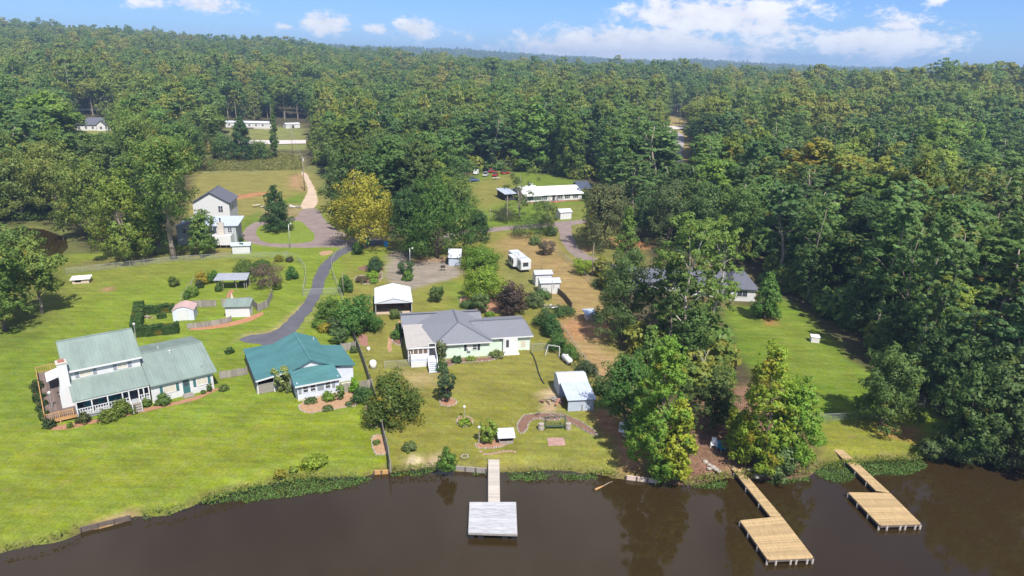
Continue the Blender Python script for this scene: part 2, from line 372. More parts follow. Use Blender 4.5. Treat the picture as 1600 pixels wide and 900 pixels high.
LAWN = (.138, .186, .016); LAWN2 = (.108, .158, .015); DRY = (.165, .158, .030); STRAW = (.245, .172, .066); CLAY = (.36, .155, .070)
FLOOR = (.060, .052, .026); FIELD = (.185, .168, .042); TALL = (.175, .175, .060); DIRT = (.20, .125, .080); DARK_BROWN = (.105, .075, .045)
col = np.empty(GX.shape+(3,)); col[:] = FLOOR
def zone(pxs, c, soft=1.0, amp=1.0, k=1.0, world_pts=None):
    poly = world_pts if world_pts is not None else [G(x, y)[:2] for x, y in pxs]
    P_ = np.asarray(poly); lo = P_.min(0)-soft*3-3; hi = P_.max(0)+soft*3+3
    j0, j1 = np.searchsorted(xs, [lo[0], hi[0]]); i0, i1 = np.searchsorted(ys, [lo[1], hi[1]])
    if i1 <= i0 or j1 <= j0: return
    X = GX[i0:i1, j0:j1]; Y = GY[i0:i1, j0:j1]
    sd = seg_sd(X, Y, poly)+amp*wob(X, Y, .8/max(soft, .5))
    w = np.clip(sd/soft*.5+.5, 0, 1); w = (w*w*(3-2*w)*k)[..., None]
    col[i0:i1, j0:j1] = col[i0:i1, j0:j1]*(1-w)+np.array(c)*w
CLEAR = dict(
    left_lawn=[(-120, 430), (60, 420), (110, 398), (250, 388), (300, 378), (365, 372), (372, 350), (400, 330), (460, 300), (545, 390), (560, 420), (640, 740), (560, 800), (0, 900), (-300, 900)],
    farm=[(300, 268), (330, 262), (470, 264), (492, 272), (512, 330), (548, 375), (540, 400), (300, 400), (285, 350)],
    tallgrass=[(290, 262), (330, 240), (440, 238), (474, 244), (476, 266), (300, 270)],
    centre=[(540, 385), (610, 372), (700, 384), (720, 365), (775, 355), (860, 352), (880, 365), (930, 435), (960, 520), (1010, 600), (1090, 700), (1100, 760), (610, 760), (590, 640), (545, 520)],
    ranch=[(726, 362), (735, 330), (728, 282), (742, 270), (800, 266), (860, 272), (905, 283), (925, 300), (935, 345), (890, 362), (760, 362)],
    drive=[(865, 345), (935, 345), (1010, 378), (1015, 400), (1000, 440), (960, 430), (900, 415), (868, 372)],
    right_lawn=[(1130, 470), (1180, 478), (1225, 468), (1270, 500), (1330, 560), (1380, 600), (1440, 640), (1480, 665), (1470, 720), (1260, 745), (1200, 600), (1140, 540)],
    house_right=[(985, 440), (1010, 405), (1120, 400), (1180, 430), (1190, 470), (1100, 480)],
    under=[(1080, 620), (1200, 600), (1270, 700), (1270, 750), (1040, 760), (1000, 690)],
    far_lawn=[(345, 232), (350, 200), (470, 198), (478, 206), (480, 235)],
    far_house=[(100, 214), (110, 200), (170, 192), (186, 200), (180, 216)],
    far_road=[(1036, 222), (1036, 183), (1074, 182), (1078, 225), (1074, 262), (1046, 268)],
    track=[(460, 262), (508, 258), (522, 300), (530, 345), (500, 340), (480, 300)],
    pond=[(-60, 350), (60, 345), (125, 360), (135, 395), (60, 430), (-60, 440)])
CLEARW = {k: [G(x, y)[:2] for x, y in v] for k, v in CLEAR.items()}
zone(None, (.10, .11, .03), 4, 2, 1, CLEARW['pond']); zone(None, (.13, .14, .04), 2, 1, 1, CLEARW['track'])
zone(None, LAWN, 2, 1.5, 1, CLEARW['left_lawn'])
zone([(0, 420), (110, 405), (250, 392), (440, 392), (420, 420), (200, 440), (120, 470), (0, 540)], (.150, .160, .026), 6, 2, .7)
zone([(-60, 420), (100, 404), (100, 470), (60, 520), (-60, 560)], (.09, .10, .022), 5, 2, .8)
zone([(95, 418), (140, 405), (300, 388), (420, 384), (420, 392), (300, 402), (140, 424)], (.13, .12, .035), 2, 1, .8)
zone([(0, 690), (180, 700), (420, 660), (560, 690), (420, 750), (130, 800), (0, 830)], (.158, .172, .014), 7, 3, .6)
zone([(0, 500), (80, 520), (60, 640), (0, 660)], LAWN2, 6, 2, .8)
zone([(400, 640), (600, 640), (600, 720), (440, 700)], (.150, .190, .012), 6, 2, .8)
zone(None, FIELD, 2, 1.5, 1, CLEARW['farm'])
zone([(372, 345), (470, 300), (548, 378), (540, 400), (365, 400)], LAWN2, 2, 1, 1)
zone([(365, 372), (470, 372), (545, 388), (540, 402), (365, 402)], LAWN, 2, 1, 1)
zone([(360, 306), (412, 300), (420, 303), (362, 313)], CLAY, 1.2, 1, .9)
zone([(452, 274), (472, 272), (474, 300), (452, 292)], (.32, .19, .10), 2, 1.5, .8)
zone([(412, 320), (470, 318), (480, 338), (410, 340)], (.25, .18, .09), 2, 1, .8)
zone(None, TALL, 2, 1.5, 1, CLEARW['tallgrass'])
zone(None, DRY, 2, 1, 1, CLEARW['centre'])
zone([(545, 392), (606, 388), (608, 430), (560, 450), (545, 420)], LAWN, 3, 1.5, .75)
zone([(545, 420), (600, 430), (590, 470), (600, 520), (625, 560), (580, 580), (548, 500)], (.165, .160, .034), 3, 1.5, .8)
zone([(645, 455), (720, 440), (735, 465), (720, 485), (650, 485)], (.165, .172, .030), 2, 1, .9)
zone([(690, 440), (740, 440), (745, 480), (715, 480)], LAWN2, 2, 1, .7)
zone([(620, 640), (700, 620), (820, 590), (900, 640), (960, 720), (700, 730), (640, 700)], (.165, .166, .024), 4, 2, .75)
zone([(830, 660), (940, 650), (985, 725), (820, 728)], (.165, .175, .030), 3, 1, .75)
zone([(680, 570), (800, 560), (830, 600), (720, 640)], (.175, .168, .030), 3, 1.5, .6)
zone([(790, 362), (862, 372), (945, 445), (955, 520), (905, 520), (860, 470), (835, 430), (780, 385)], STRAW, 3, 2, .95)
zone([(782, 400), (840, 430), (862, 470), (850, 490), (815, 450), (780, 430)], (.15, .15, .04), 2, 1, .8)
zone([(868, 505), (930, 500), (980, 560), (1000, 620), (985, 660), (960, 620), (900, 560)], (.255, .180, .078), 4, 2.5, .9)
zone([(872, 506), (915, 502), (925, 525), (890, 530)], CLAY, 3, 2.4, .55)
zone([(938, 502), (958, 504), (962, 516), (942, 515)], (.42, .15, .06), 1.2, 1, .9)
zone([(900, 540), (985, 575), (982, 592), (930, 590)], (.34, .20, .10), 3, 2, .5)
zone([(955, 500), (1050, 510), (1050, 560), (985, 560)], DARK_BROWN, 3, 2, .8)  # dark brown ground at the foot of the pines
zone([(925, 640), (945, 640), (985, 690), (1005, 735), (985, 732), (958, 690)], (.33, .16, .09), 1.5, 1, .9)
zone([(655, 402), (712, 400), (706, 418), (640, 412)], (.24, .15, .10), 2, 1, .8)
zone([(602, 434), (612, 388), (636, 392), (648, 410), (716, 410), (722, 424), (700, 438), (644, 452)], (.225, .19, .155), 1.5, 1.0, .95)
zone(None, LAWN2, 3, 1.5, 1, CLEARW['ranch'])
zone([(732, 288), (800, 272), (800, 310), (760, 330), (735, 318)], FIELD, 5, 2, .85)
zone([(735, 330), (800, 322), (790, 340), (735, 345)], (.115, .160, .024), 4, 1, .8)
zone([(860, 322), (920, 316), (922, 345), (860, 345)], (.150, .160, .032), 3, 1, .8)
zone(None, (.150, .150, .036), 2, 1.5, 1, CLEARW['drive'])
zone([(950, 372), (1015, 376), (1012, 392), (970, 388)], CLAY, 2, 1.5, .8)
zone([(908, 385), (926, 386), (930, 396), (912, 394)], (.36, .21, .10), 1.5, 1, .7)
zone(None, (.100, .155, .012), 2, 1.5, 1, CLEARW['right_lawn'])
zone([(1150, 490), (1260, 500), (1330, 590), (1240, 590)], (.13, .165, .02), 5, 2, .7)
zone([(1280, 660), (1440, 655), (1440, 718), (1290, 722)], (.165, .165, .022), 2, 1, .85)
zone([(1192, 498), (1210, 498), (1214, 508), (1196, 508)], CLAY, 1.2, 1, .6)
zone([(1372, 662), (1430, 668), (1428, 684), (1385, 680)], (.36, .15, .07), 1.5, 1.2, .7)
zone(None, (.12, .10, .04), 3, 2, 1, CLEARW['house_right'])
zone(None, (.175, .098, .062), 2.5, 1.5, 1, CLEARW['under'])
zone(None, (.16, .17, .05), 3, 2, 1, CLEARW['far_lawn']); zone(None, (.17, .18, .05), 3, 2, 1, CLEARW['far_house']); zone(None, (.24, .19, .07), 3, 2, 1, CLEARW['far_road'])
zone([(663, 722), (684, 703), (690, 720), (676, 732)], (.42, .32, .22), .8, .5, .95)
zone([(640, 712), (660, 712), (664, 722), (642, 724)], (.40, .31, .22), .8, .5, .8)
zone([(125, 818), (160, 808), (212, 788), (218, 800), (170, 816), (130, 830)], (.42, .26, .13), .8, .5, .95)
zone([(630, 583), (680, 580), (690, 600), (640, 605)], (.30, .22, .11), 2, 1, .55)
zone([(160, 450), (176, 447), (178, 455), (163, 456)], (.30, .17, .09), 1, .5, .8)
zone([(845, 615), (868, 600), (880, 630), (862, 650), (848, 640)], (.36, .26, .16), 1, .6, .85)
zone([(428, 536), (440, 510), (424, 518), (415, 524)], (.40, .30, .18), .8, .4, .6)
zone([(366, 534), (383, 521), (426, 516), (448, 495), (474, 471), (478, 476), (452, 502), (430, 522), (384, 527)], (.27, .21, .10), .9, .5, .8)
zone([(432, 546), (462, 521), (480, 500), (494, 480), (505, 461), (509, 462), (497, 483), (482, 504), (464, 526), (436, 550)], (.22, .19, .08), .8, .5, .6)
# damp brown rim along the water
rim = np.clip(1-np.abs(sdl+.15)/.75, 0, 1)[..., None]; col = col*(1-rim*.75)+np.array((.105, .080, .035))*rim*.75
under_w = np.clip(sdl/1.0, 0, 1)[..., None]; col = col*(1-under_w)+np.array((.045, .032, .014))*under_w

def ground_material():
    m, N, L, b = new_mat('turf_and_soil')
    a = N.new('ShaderNodeAttribute'); a.attribute_name = 'zone'
    geo = N.new('ShaderNodeNewGeometry')
    def noise(s, d=6, r=.6, sc=None):
        n = N.new('ShaderNodeTexNoise'); n.inputs['Scale'].default_value = s; n.inputs['Detail'].default_value = d; n.inputs['Roughness'].default_value = r
        if sc:
            mp = N.new('ShaderNodeMapping'); mp.inputs['Scale'].default_value = sc; mp.inputs['Rotation'].default_value = (0, 0, R(28)); L.new(geo.outputs['Position'], mp.inputs[0]); L.new(mp.outputs[0], n.inputs['Vector'])
        else: L.new(geo.outputs['Position'], n.inputs['Vector'])
        return n.outputs[0]
    def mapr(v, a0, a1, b0, b1):
        r = N.new('ShaderNodeMapRange'); r.inputs[1].default_value = a0; r.inputs[2].default_value = a1; r.inputs[3].default_value = b0; r.inputs[4].default_value = b1; L.new(v, r.inputs[0]); return r.outputs[0]
    def mul(x, y):
        n = N.new('ShaderNodeMath'); n.operation = 'MULTIPLY'; L.new(x, n.inputs[0]); L.new(y, n.inputs[1]); return n.outputs[0]
    v = mul(mapr(noise(.22, 7, .65), .3, .7, .78, 1.2), mapr(noise(2.6, 6, .75), .28, .72, .66, 1.32))
    v = mul(v, mapr(noise(.33, 3, .5, (.35, 2.6, 1)), .3, .7, .86, 1.12))
    v = mul(v, mapr(noise(1.1, 3, .5, (.10, 1.0, 1)), .35, .65, .90, 1.08))
    v = mul(v, mapr(noise(7.5, 5, .8), .25, .75, .66, 1.34))
    # mowing lines, fading in and out
    wv = N.new('ShaderNodeTexWave'); wv.wave_type = 'BANDS'; wv.bands_direction = 'X'; wv.inputs['Scale'].default_value = .19; wv.inputs['Distortion'].default_value = 2.2; wv.inputs['Detail'].default_value = 1; wv.inputs['Detail Scale'].default_value = .12
    mpw = N.new('ShaderNodeMapping'); mpw.inputs['Rotation'].default_value = (0, 0, R(-52)); L.new(geo.outputs['Position'], mpw.inputs[0]); L.new(mpw.outputs[0], wv.inputs['Vector'])
    v = mul(v, mapr(wv.outputs[0], 0, 1, .965, 1.035))
    h = N.new('ShaderNodeHueSaturation'); L.new(a.outputs['Color'], h.inputs['Color']); L.new(v, h.inputs['Value'])
    L.new(mapr(noise(.5, 5, .6), .3, .7, .484, .513), h.inputs['Hue']); L.new(mapr(noise(.9, 5, .6), .3, .7, .88, 1.06), h.inputs['Saturation'])
    # thin, straw coloured patches in the turf
    mx = N.new('ShaderNodeMix'); mx.data_type = 'RGBA'; L.new(mapr(noise(.55, 8, .72), .55, .70, 0, .38), mx.inputs[0]); L.new(h.outputs[0], mx.inputs[6]); mx.inputs[7].default_value = (.26, .19, .075, 1)
    L.new(mx.outputs[2], b.inputs['Base Color']); b.inputs['Roughness'].default_value = .95; b.inputs['Specular IOR Level'].default_value = .1
    bp = N.new('ShaderNodeBump'); bp.inputs['Strength'].default_value = .55; bp.inputs['Distance'].default_value = .12
    L.new(noise(5, 8, .75), bp.inputs['Height']); L.new(bp.outputs[0], b.inputs['Normal'])
    return m
def build_ground():
    ny, nx = GX.shape; me = bpy.data.meshes.new('ground')
    co = np.stack([GX, GY, GZ], -1).reshape(-1, 3).astype(np.float32)
    me.vertices.add(len(co)); me.vertices.foreach_set('co', co.ravel())
    i = np.arange(ny*nx).reshape(ny, nx)
    q = np.stack([i[:-1, :-1], i[:-1, 1:], i[1:, 1:], i[1:, :-1]], -1).reshape(-1, 4).astype(np.int32)
    n = len(q); me.loops.add(n*4); me.loops.foreach_set('vertex_index', q.ravel())
    me.polygons.add(n); me.polygons.foreach_set('loop_start', np.arange(0, n*4, 4, dtype=np.int32)); me.polygons.foreach_set('loop_total', np.full(n, 4, dtype=np.int32))
    me.polygons.foreach_set('use_smooth', np.ones(n, bool)); me.update(calc_edges=True)
    at_ = me.attributes.new('zone', 'FLOAT_COLOR', 'POINT')
    at_.data.foreach_set('color', np.concatenate([col.reshape(-1, 3), np.ones((ny*nx, 1))], 1).astype(np.float32).ravel())
    tag(link('ground', me, ground_material()), kind='structure')
build_ground()

def water_material():
    m, N, L, b = new_mat('lake_water')
    b.inputs['Base Color'].default_value = (.0265, .0170, .0058, 1); b.inputs['Roughness'].default_value = .045; b.inputs['IOR'].default_value = 1.42; b.inputs['Specular IOR Level'].default_value = .5
    geo = N.new('ShaderNodeNewGeometry')
    bps = None
    for s, st, d in ((2.2, .05, .03), (9, .04, .01), (.35, .03, .12)):
        n = N.new('ShaderNodeTexNoise'); n.inputs['Scale'].default_value = s; n.inputs['Detail'].default_value = 3; L.new(geo.outputs['Position'], n.inputs['Vector'])
        bp = N.new('ShaderNodeBump'); bp.inputs['Strength'].default_value = st; bp.inputs['Distance'].default_value = d; L.new(n.outputs[0], bp.inputs['Height'])
        if bps: L.new(bps, bp.inputs['Normal'])
        bps = bp.outputs[0]
    L.new(bps, b.inputs['Normal']); return m
M['water'] = water_material()
w = MB(); w.slab([(-141, -121, WATER), (241, -121, WATER), (241, 84, WATER), (-141, 84, WATER)], .01)
tag(w.build('lake_water', M['water']), kind='structure')
w = MB(); P_ = np.array(POND); w.slab([(x, y, -.35) for x, y in P_], .01)
tag(w.build('pond_water', M['water']), kind='structure')

# ------------------------------------------------------------------ roads, drives and beds: thin sheets on the ground
def soften(pts, rounds=2, step=.7, jit=.10, seed=1):
    """round off a traced outline and roughen it the way real verges are"""
    P_ = [np.array(p, float) for p in pts]
    for _ in range(rounds):
        Q = []
        for a, b in zip(P_, P_[1:]+P_[:1]): Q += [a*.75+b*.25, a*.25+b*.75]
        P_ = Q
    rr = random.Random(seed); out = []
    for a, b in zip(P_, P_[1:]+P_[:1]):
        n = max(1, int(np.linalg.norm((b-a)[:2])/step))
        for k in range(n):
            p = a+(b-a)*k/n; out.append(np.array([p[0]+rr.gauss(0, jit), p[1]+rr.gauss(0, jit), p[2]]))
    return out
def patch(name, pxs, mat, dz, kind='structure', label=None, cat=None, rough=.13):
    pts = [G(x, y) for x, y in pxs]; b = MB()
    if rough: pts = soften(pts, 2, .8, rough, len(pxs)); b.slab([(p[0], p[1], p[2]+dz) for p in pts], max(dz-.002, .004)); 
    o = b.build(name, mat); tag(o, label, cat, kind=kind); return o
M['mulch_worn'] = mat_plain('worn_verge', (.27, .215, .11), .95, .3, 1.5, .5, 10)
def asphalt(name, c, patchy=.3):
    m = mat_plain(name, c, .9, patchy, .35, .5, 30); return m
M['asphalt'] = asphalt('blacktop', (.088, .086, .102), .22); M['asphalt_old'] = asphalt('old_reddish_asphalt', (.205, .158, .142), .22)
M['dirt_road'] = asphalt('pale_dirt', (.44, .34, .25), .25); M['road_pale'] = asphalt('pale_road', (.50, .45, .43), .12); M['road_far'] = asphalt('grey_road', (.30, .27, .29), .15)
M['gravel'] = mat_plain('gravel', (.27, .23, .195), .95, .4, 2.5, .7, 14); M['concrete_pale'] = mat_plain('pale_concrete', (.70, .68, .66), .8, .1, 1.5)
patch('asphalt_court', [(467.5, 327), (497, 324), (507, 345), (530, 362), (562, 371), (600, 374), (602, 381), (552, 385), (520, 387), (455, 387), (425, 386), (402, 383), (385, 378), (377, 368), (381, 360), (388, 352), (405, 345), (440, 342), (466, 340)], M['asphalt_old'], .012)
patch('turf_island', [(402, 356), (410, 351), (430, 349), (468, 344), (478, 352), (496, 371), (482, 380), (425, 381), (407, 376), (400, 366)], mat_plain('island_turf', LAWN, .95, .25, .8, .6, 20), .03)
patch('concrete_apron', [(440, 382), (482, 381), (496, 386), (445, 387)], M['concrete'], .02, rough=0)
patch('dirt_track', [(470, 268), (479, 270), (484, 280), (495, 300), (498, 325), (466, 328), (474, 312), (482, 300), (478, 285), (473, 275)], M['dirt_road'], .01)
patch('blacktop_drive', [(369.5, 533), (384.5, 524), (427.7, 520), (450, 499.5), (474.6, 475), (486, 452.5), (489.6, 437.5), (497, 417), (516, 400), (536, 386), (552, 384), (566, 378), (600, 374), (604, 380), (570, 387), (548, 392), (533, 400), (523, 407.5), (516, 419), (509, 437.5), (502.7, 460), (491.5, 479), (476.5, 499.5), (459.6, 520), (448, 532), (431, 545), (409, 538)], M['asphalt'], .024)
patch('lane', [(690, 367), (720, 360.5), (770, 355), (830, 350), (880, 346.5), (925, 341), (927, 347), (893, 352), (830, 357), (770, 362), (722, 367), (695, 373)], M['asphalt_old'], .012)
patch('lane_spur', [(871.5, 352), (872.5, 360), (877, 380), (892.5, 397.5), (912, 410), (940, 424), (975, 432), (1005, 436), (1005, 424), (975, 418), (958, 412), (930, 404), (907.5, 392), (896, 375), (892.5, 360), (893, 350)], M['asphalt_old'], .02)
def ribbon(name, left, right, mat, dz):
    def fine(ps):
        q = []
        for a, c in zip(ps[:-1], ps[1:]): q += [(a[0]+(c[0]-a[0])*k/6, a[1]+(c[1]-a[1])*k/6) for k in range(6)]
        return q+[ps[-1]]
    b = MB(); Lp = [G(*p) for p in fine(left)]; Rp = [G(*p) for p in fine(right)]; n = len(Lp)
    vs = [(p[0], p[1], p[2]+dz) for p in Lp]+[(p[0], p[1], p[2]+dz) for p in Rp]
    b.add(vs, [(i, i+1, n+i+1, n+i) for i in range(n-1)]); return tag(b.build(name, mat), kind='structure')
ribbon('county_road', [(1054, 264), (1051.5, 250), (1050, 236), (1050, 224), (1049, 214), (1044, 209), (1038, 206)], [(1069, 264), (1066.5, 250), (1065.5, 238), (1069, 224), (1068, 214), (1060, 208), (1050, 205)], M['road_far'], .5)
ribbon('cross_road', [(1034, 204), (1050, 203.6), (1080, 203.4)], [(1034, 198), (1050, 198), (1080, 198)], M['road_pale'], .45)
ribbon('highway', [(345, 225), (400, 226), (440, 226), (478, 225)], [(345, 219), (400, 220), (440, 220), (478, 219.5)], M['road_pale'], .3)

# ------------------------------------------------------------------ trees and shrubs
def leaves(rng, clumps, n, size, up=.25, jit=.55, flat=.85, aspect=1.0, droop=0.0):
    """n leaf sprays spread over the outsides of clumps (cx,cy,cz,r)"""
    C = np.asarray(clumps, float); wgt = C[:, 3]**2; idx = rng.choice(len(C), n, p=wgt/wgt.sum())
    d = rng.normal(size=(n, 3)); d[:, 2] += up*1.2; d /= np.linalg.norm(d, axis=1)[:, None]
    r = C[idx, 3]*(rng.uniform(.45, 1.0, n)**.6)*rng.uniform(.85, 1.18, n)
    p = C[idx, :3]+d*r[:, None]*np.array([1, 1, flat])
    nr = d+rng.normal(size=(n, 3))*jit; nr[:, 2] += up; nr /= np.linalg.norm(nr, axis=1)[:, None]
    t = np.cross(nr, rng.normal(size=(n, 3))); t /= np.linalg.norm(t, axis=1)[:, None]+1e-9
    if droop: t = t*(1-droop)+np.array([0, 0, -droop]); t /= np.linalg.norm(t, axis=1)[:, None]+1e-9
    b = np.cross(nr, t); b /= np.linalg.norm(b, axis=1)[:, None]+1e-9
    s = size*rng.uniform(.55, 1.35, n)[:, None]; a = aspect*rng.uniform(.75, 1.25, n)[:, None]
    t = t*s*.62; b = b*s*.42*a
    k = rng.uniform(-.25, .25, (n, 1)); bend = nr*s*.12
    ctr = np.average(C[:, :3], axis=0, weights=wgt); ext = np.ptp(C[:, :3], axis=0)/2+1e-3
    cd = (p-ctr)/np.maximum(ext, .3); cd /= np.linalg.norm(cd, axis=1)[:, None]+1e-6
    sn = d*.62+cd*.5+nr*.35; sn /= np.linalg.norm(sn, axis=1)[:, None]+1e-9
    flip = np.einsum('ij,ij->i', sn, nr) < 0.05; sn[flip] = nr[flip]
    return np.stack([p-t, p-b+t*k-bend, p+t, p+b+t*k-bend], 1), sn
def limbs(mb, rng, h, r0, ends, lean=(0, 0), top=.85, n=6, fork=.35):
    """tapered trunk plus limbs reaching to points of the crown"""
    k = 6; path = []; ph = rng.uniform(0, 6.28, 2)
    for i in range(k+1):
        z = h*top*i/k; w = h*.012*math.sin(i*1.1+ph[0])*min(i, 2)
        path.append((lean[0]*z+w, lean[1]*z+h*.012*math.sin(i*.9+ph[1])*min(i, 2), z))
    path[0] = (path[0][0], path[0][1], -.15)
    rs = [r0*(1.35 if i == 0 else 1)*(1-.82*i/k) for i in range(k+1)]
    mb.tube(path, rs, n)
    for e in ends:
        z0 = max(h*.08, min(h*top*.95, e[2]*rng.uniform(fork, fork+.35))); f = z0/(h*top)*k; i = min(int(f), k-1); t = f-i
        a = Vector(path[i]).lerp(Vector(path[i+1]), t); e = Vector(e); m_ = a.lerp(e, .5)+Vector((0, 0, (e-a).length*.10))
        rr = rs[i]*.48; mb.tube([a, m_, e], [rr, rr*.6, rr*.15], 5, False)
def shape_clumps(rng, kind, h, w):
    """clump centres and radii of a crown, h tall and w wide"""
    out = []; R_ = w/2
    def ell(cz, sz, n, r0, r1, zmin=-.8, pw=.45):
        for _ in range(n):
            d = rng.normal(size=3); d /= np.linalg.norm(d)
            if d[2] < zmin: d[2] = -d[2]
            f = rng.uniform(.12, 1)**pw; cr = rng.uniform(r0, r1)*w
            lump = 1+.13*math.sin(3*math.atan2(d[1], d[0])+cz)+.1*math.sin(5*d[2]+h)
            out.append((d[0]*(R_-cr*.8)*f*lump, d[1]*(R_-cr*.8)*f*lump, cz+d[2]*(sz-cr*.7)*f*lump, cr))
    if kind == 'oak': ell(.57*h, .43*h, 60, .08, .15)
    elif kind == 'round': ell(.58*h, .42*h, 40, .10, .17, -.6)
    elif kind == 'tall': ell(.54*h, .46*h, 70, .09, .165)
    elif kind == 'full':                                     # branches down to the ground
        ell(.5*h, .5*h, 66, .09, .16)
        for _ in range(14):
            a = rng.uniform(0, 6.28); out.append((math.cos(a)*R_*.75, math.sin(a)*R_*.75, h*rng.uniform(.1, .3), rng.uniform(.1, .15)*w))
    elif kind == 'cone':
        for _ in range(95):
            z = rng.uniform(.05, .97); prof = (1-z)**.75*1.0 if z > .25 else (.62+z*.7); a = rng.uniform(0, 6.28); f = rng.uniform(.3, 1)**.5
            cr = w*rng.uniform(.09, .15)*(1.15-.6*z); out.append((math.cos(a)*R_*prof*f*.92, math.sin(a)*R_*prof*f*.92, h*z, cr))
    elif kind == 'dome':                                     # far canopy tree: few big lumps
        for _ in range(20):
            d = rng.normal(size=3); d /= np.linalg.norm(d); d[2] = abs(d[2]) if rng.uniform() < .75 else d[2]*.6; f = rng.uniform(.3, 1)**.5; cr = w*rng.uniform(.13, .22)
            out.append((d[0]*(R_-cr*.7)*f, d[1]*(R_-cr*.7)*f, .58*h+d[2]*(.42*h-cr*.7)*f, cr))
    elif kind == 'gum':                                      # sweetgum: broad cone with pointed leaders
        for _ in range(105):
            z = rng.uniform(.04, .98); prof = min(1, 1.25*(1-z)**.62) if z > .3 else .72+z*.9; a = rng.uniform(0, 6.28); f = rng.uniform(.25, 1)**.5
            cr = w*rng.uniform(.08, .135)*(1.15-.5*z); out.append((math.cos(a)*R_*prof*f*.92, math.sin(a)*R_*prof*f*.92, h*z, cr))
        for _ in range(4):
            a = rng.uniform(0, 6.28); x, y = math.cos(a)*R_*.4, math.sin(a)*R_*.4; z0 = rng.uniform(.7, .82)
            for j in range(3): out.append((x, y, h*(z0+.06*j), w*(.075-.015*j)))
    elif kind == 'pine':
        for _ in range(56):
            z = rng.uniform(.33, .97)**.9; prof = .45+.65*math.sin(min(1, max(0, (1-z)/.6))*math.pi*.62); a = rng.uniform(0, 6.28); f = rng.uniform(.3, 1)**.6
            out.append((math.cos(a)*R_*prof*f*.9, math.sin(a)*R_*prof*f*.9, h*z, w*rng.uniform(.07, .125)))
        for _ in range(4):
            a = rng.uniform(0, 6.28); out.append((math.cos(a)*R_*.7, math.sin(a)*R_*.7, h*rng.uniform(.3, .45), w*.09))
    elif kind == 'open':                                     # thin, see-through old pine
        for _ in range(20):
            z = rng.uniform(.38, 1); a = rng.uniform(0, 6.28); f = rng.uniform(.3, 1)**.6; prof = .6+.4*math.sin(z*3.1)
            out.append((math.cos(a)*R_*prof*f*.9, math.sin(a)*R_*prof*f*.9, h*z, w*rng.uniform(.075, .13)))
    elif kind == 'vase':
        for _ in range(52):
            z = rng.uniform(.18, 1); a = rng.uniform(0, 6.28); f = rng.uniform(.2, 1)**.5; prof = .35+.65*math.sin(min(1, z*1.05)*math.pi*.55)*(1.0 if z < .8 else 1-(z-.8)*2)
            out.append((math.cos(a)*R_*prof*f*.9, math.sin(a)*R_*prof*f*.9, h*z*.95, w*rng.uniform(.09, .15)))
    elif kind == 'bush':
        for _ in range(46):
            d = rng.normal(size=3); d[2] = abs(d[2])*.9; d /= np.linalg.norm(d); f = rng.uniform(.15, 1)**.4; cr = w*rng.uniform(.11, .2)
            out.append((d[0]*(R_-cr*.7)*f, d[1]*(R_-cr*.7)*f, h*.12+d[2]*(h*.88-cr*.6)*f, cr))
    return out
SPEC = dict(dome=(.3, 1., .7), oak=(.30, 1.0, .68), round=(.26, 1.0, .68), tall=(.28, 1.0, .72), full=(.26, 1.0, .76), cone=(.25, 1.0, .9), gum=(.24, 1.0, .86), pine=(.16, 1.0, .93), open=(.16, 1., .95), vase=(.25, 1., .5), bush=(.2, 1., .5))
def split_clumps(rng, C, k=3):
    out = []
    for (x, y, z, r) in C:
        for _ in range(k):
            d = rng.normal(size=3); d /= np.linalg.norm(d); d[2] = d[2]*.8+.1; q = rng.uniform(.35, .75)*r
            out.append((x+d[0]*q, y+d[1]*q, z+d[2]*q, r*rng.uniform(.42, .68)))
    return out
def crown_mesh(name, rng, kind, h, w, n, leaf, mat, fine=False):
    C = shape_clumps(rng, kind, h, w)
    if fine:
        C0 = C; C = split_clumps(rng, C)
        q = leaves(rng, C, n, leaf*1.15, .5, .6, .7, .62) if kind in ('pine', 'open') else leaves(rng, C, n, leaf, .3, .5, .9)
        ck = {'pine': .06, 'open': 0, 'vase': .10}.get(kind, .17)   # inner sprays close the crown
        if ck:
            Ci = np.array(C0, float); Ci[:, :2] *= .62; mz = Ci[:, 2].mean(); Ci[:, 2] = mz+(Ci[:, 2]-mz)*.8; Ci[:, 3] *= .95
            qi = leaves(rng, Ci, int(n*ck), leaf*1.7, .2, .6, .9); q = (np.concatenate([q[0], qi[0]]), np.concatenate([q[1], qi[1]]))
        return quad_mesh(name, q[0], mat, q[1]), C0
    if kind in ('pine', 'open'): q = leaves(rng, C, n, leaf*1.15, .5, .6, .62, .62)
    else: q = leaves(rng, C, n, leaf, .3, .45, .85)
    return quad_mesh(name, q[0], mat, q[1]), C
def trunk_mesh(name, rng, kind, h, w, C, mat, lean=(0, 0), r0=None):
    mb = MB(); k = dict(pine=8, open=14, oak=12, bush=6, vase=10).get(kind, 8)
    order = rng.permutation(len(C))[:k]; ends = [C[i][:3] for i in order]
    limbs(mb, rng, h, r0 or max(.05, h*.017), ends, lean, SPEC[kind][2], 7, .62 if kind == 'pine' else .3)
    return mb.mesh(name, mat, True)
def seed_of(*a): return abs(hash(tuple(round(float(x), 2) for x in a))) % (2**31)
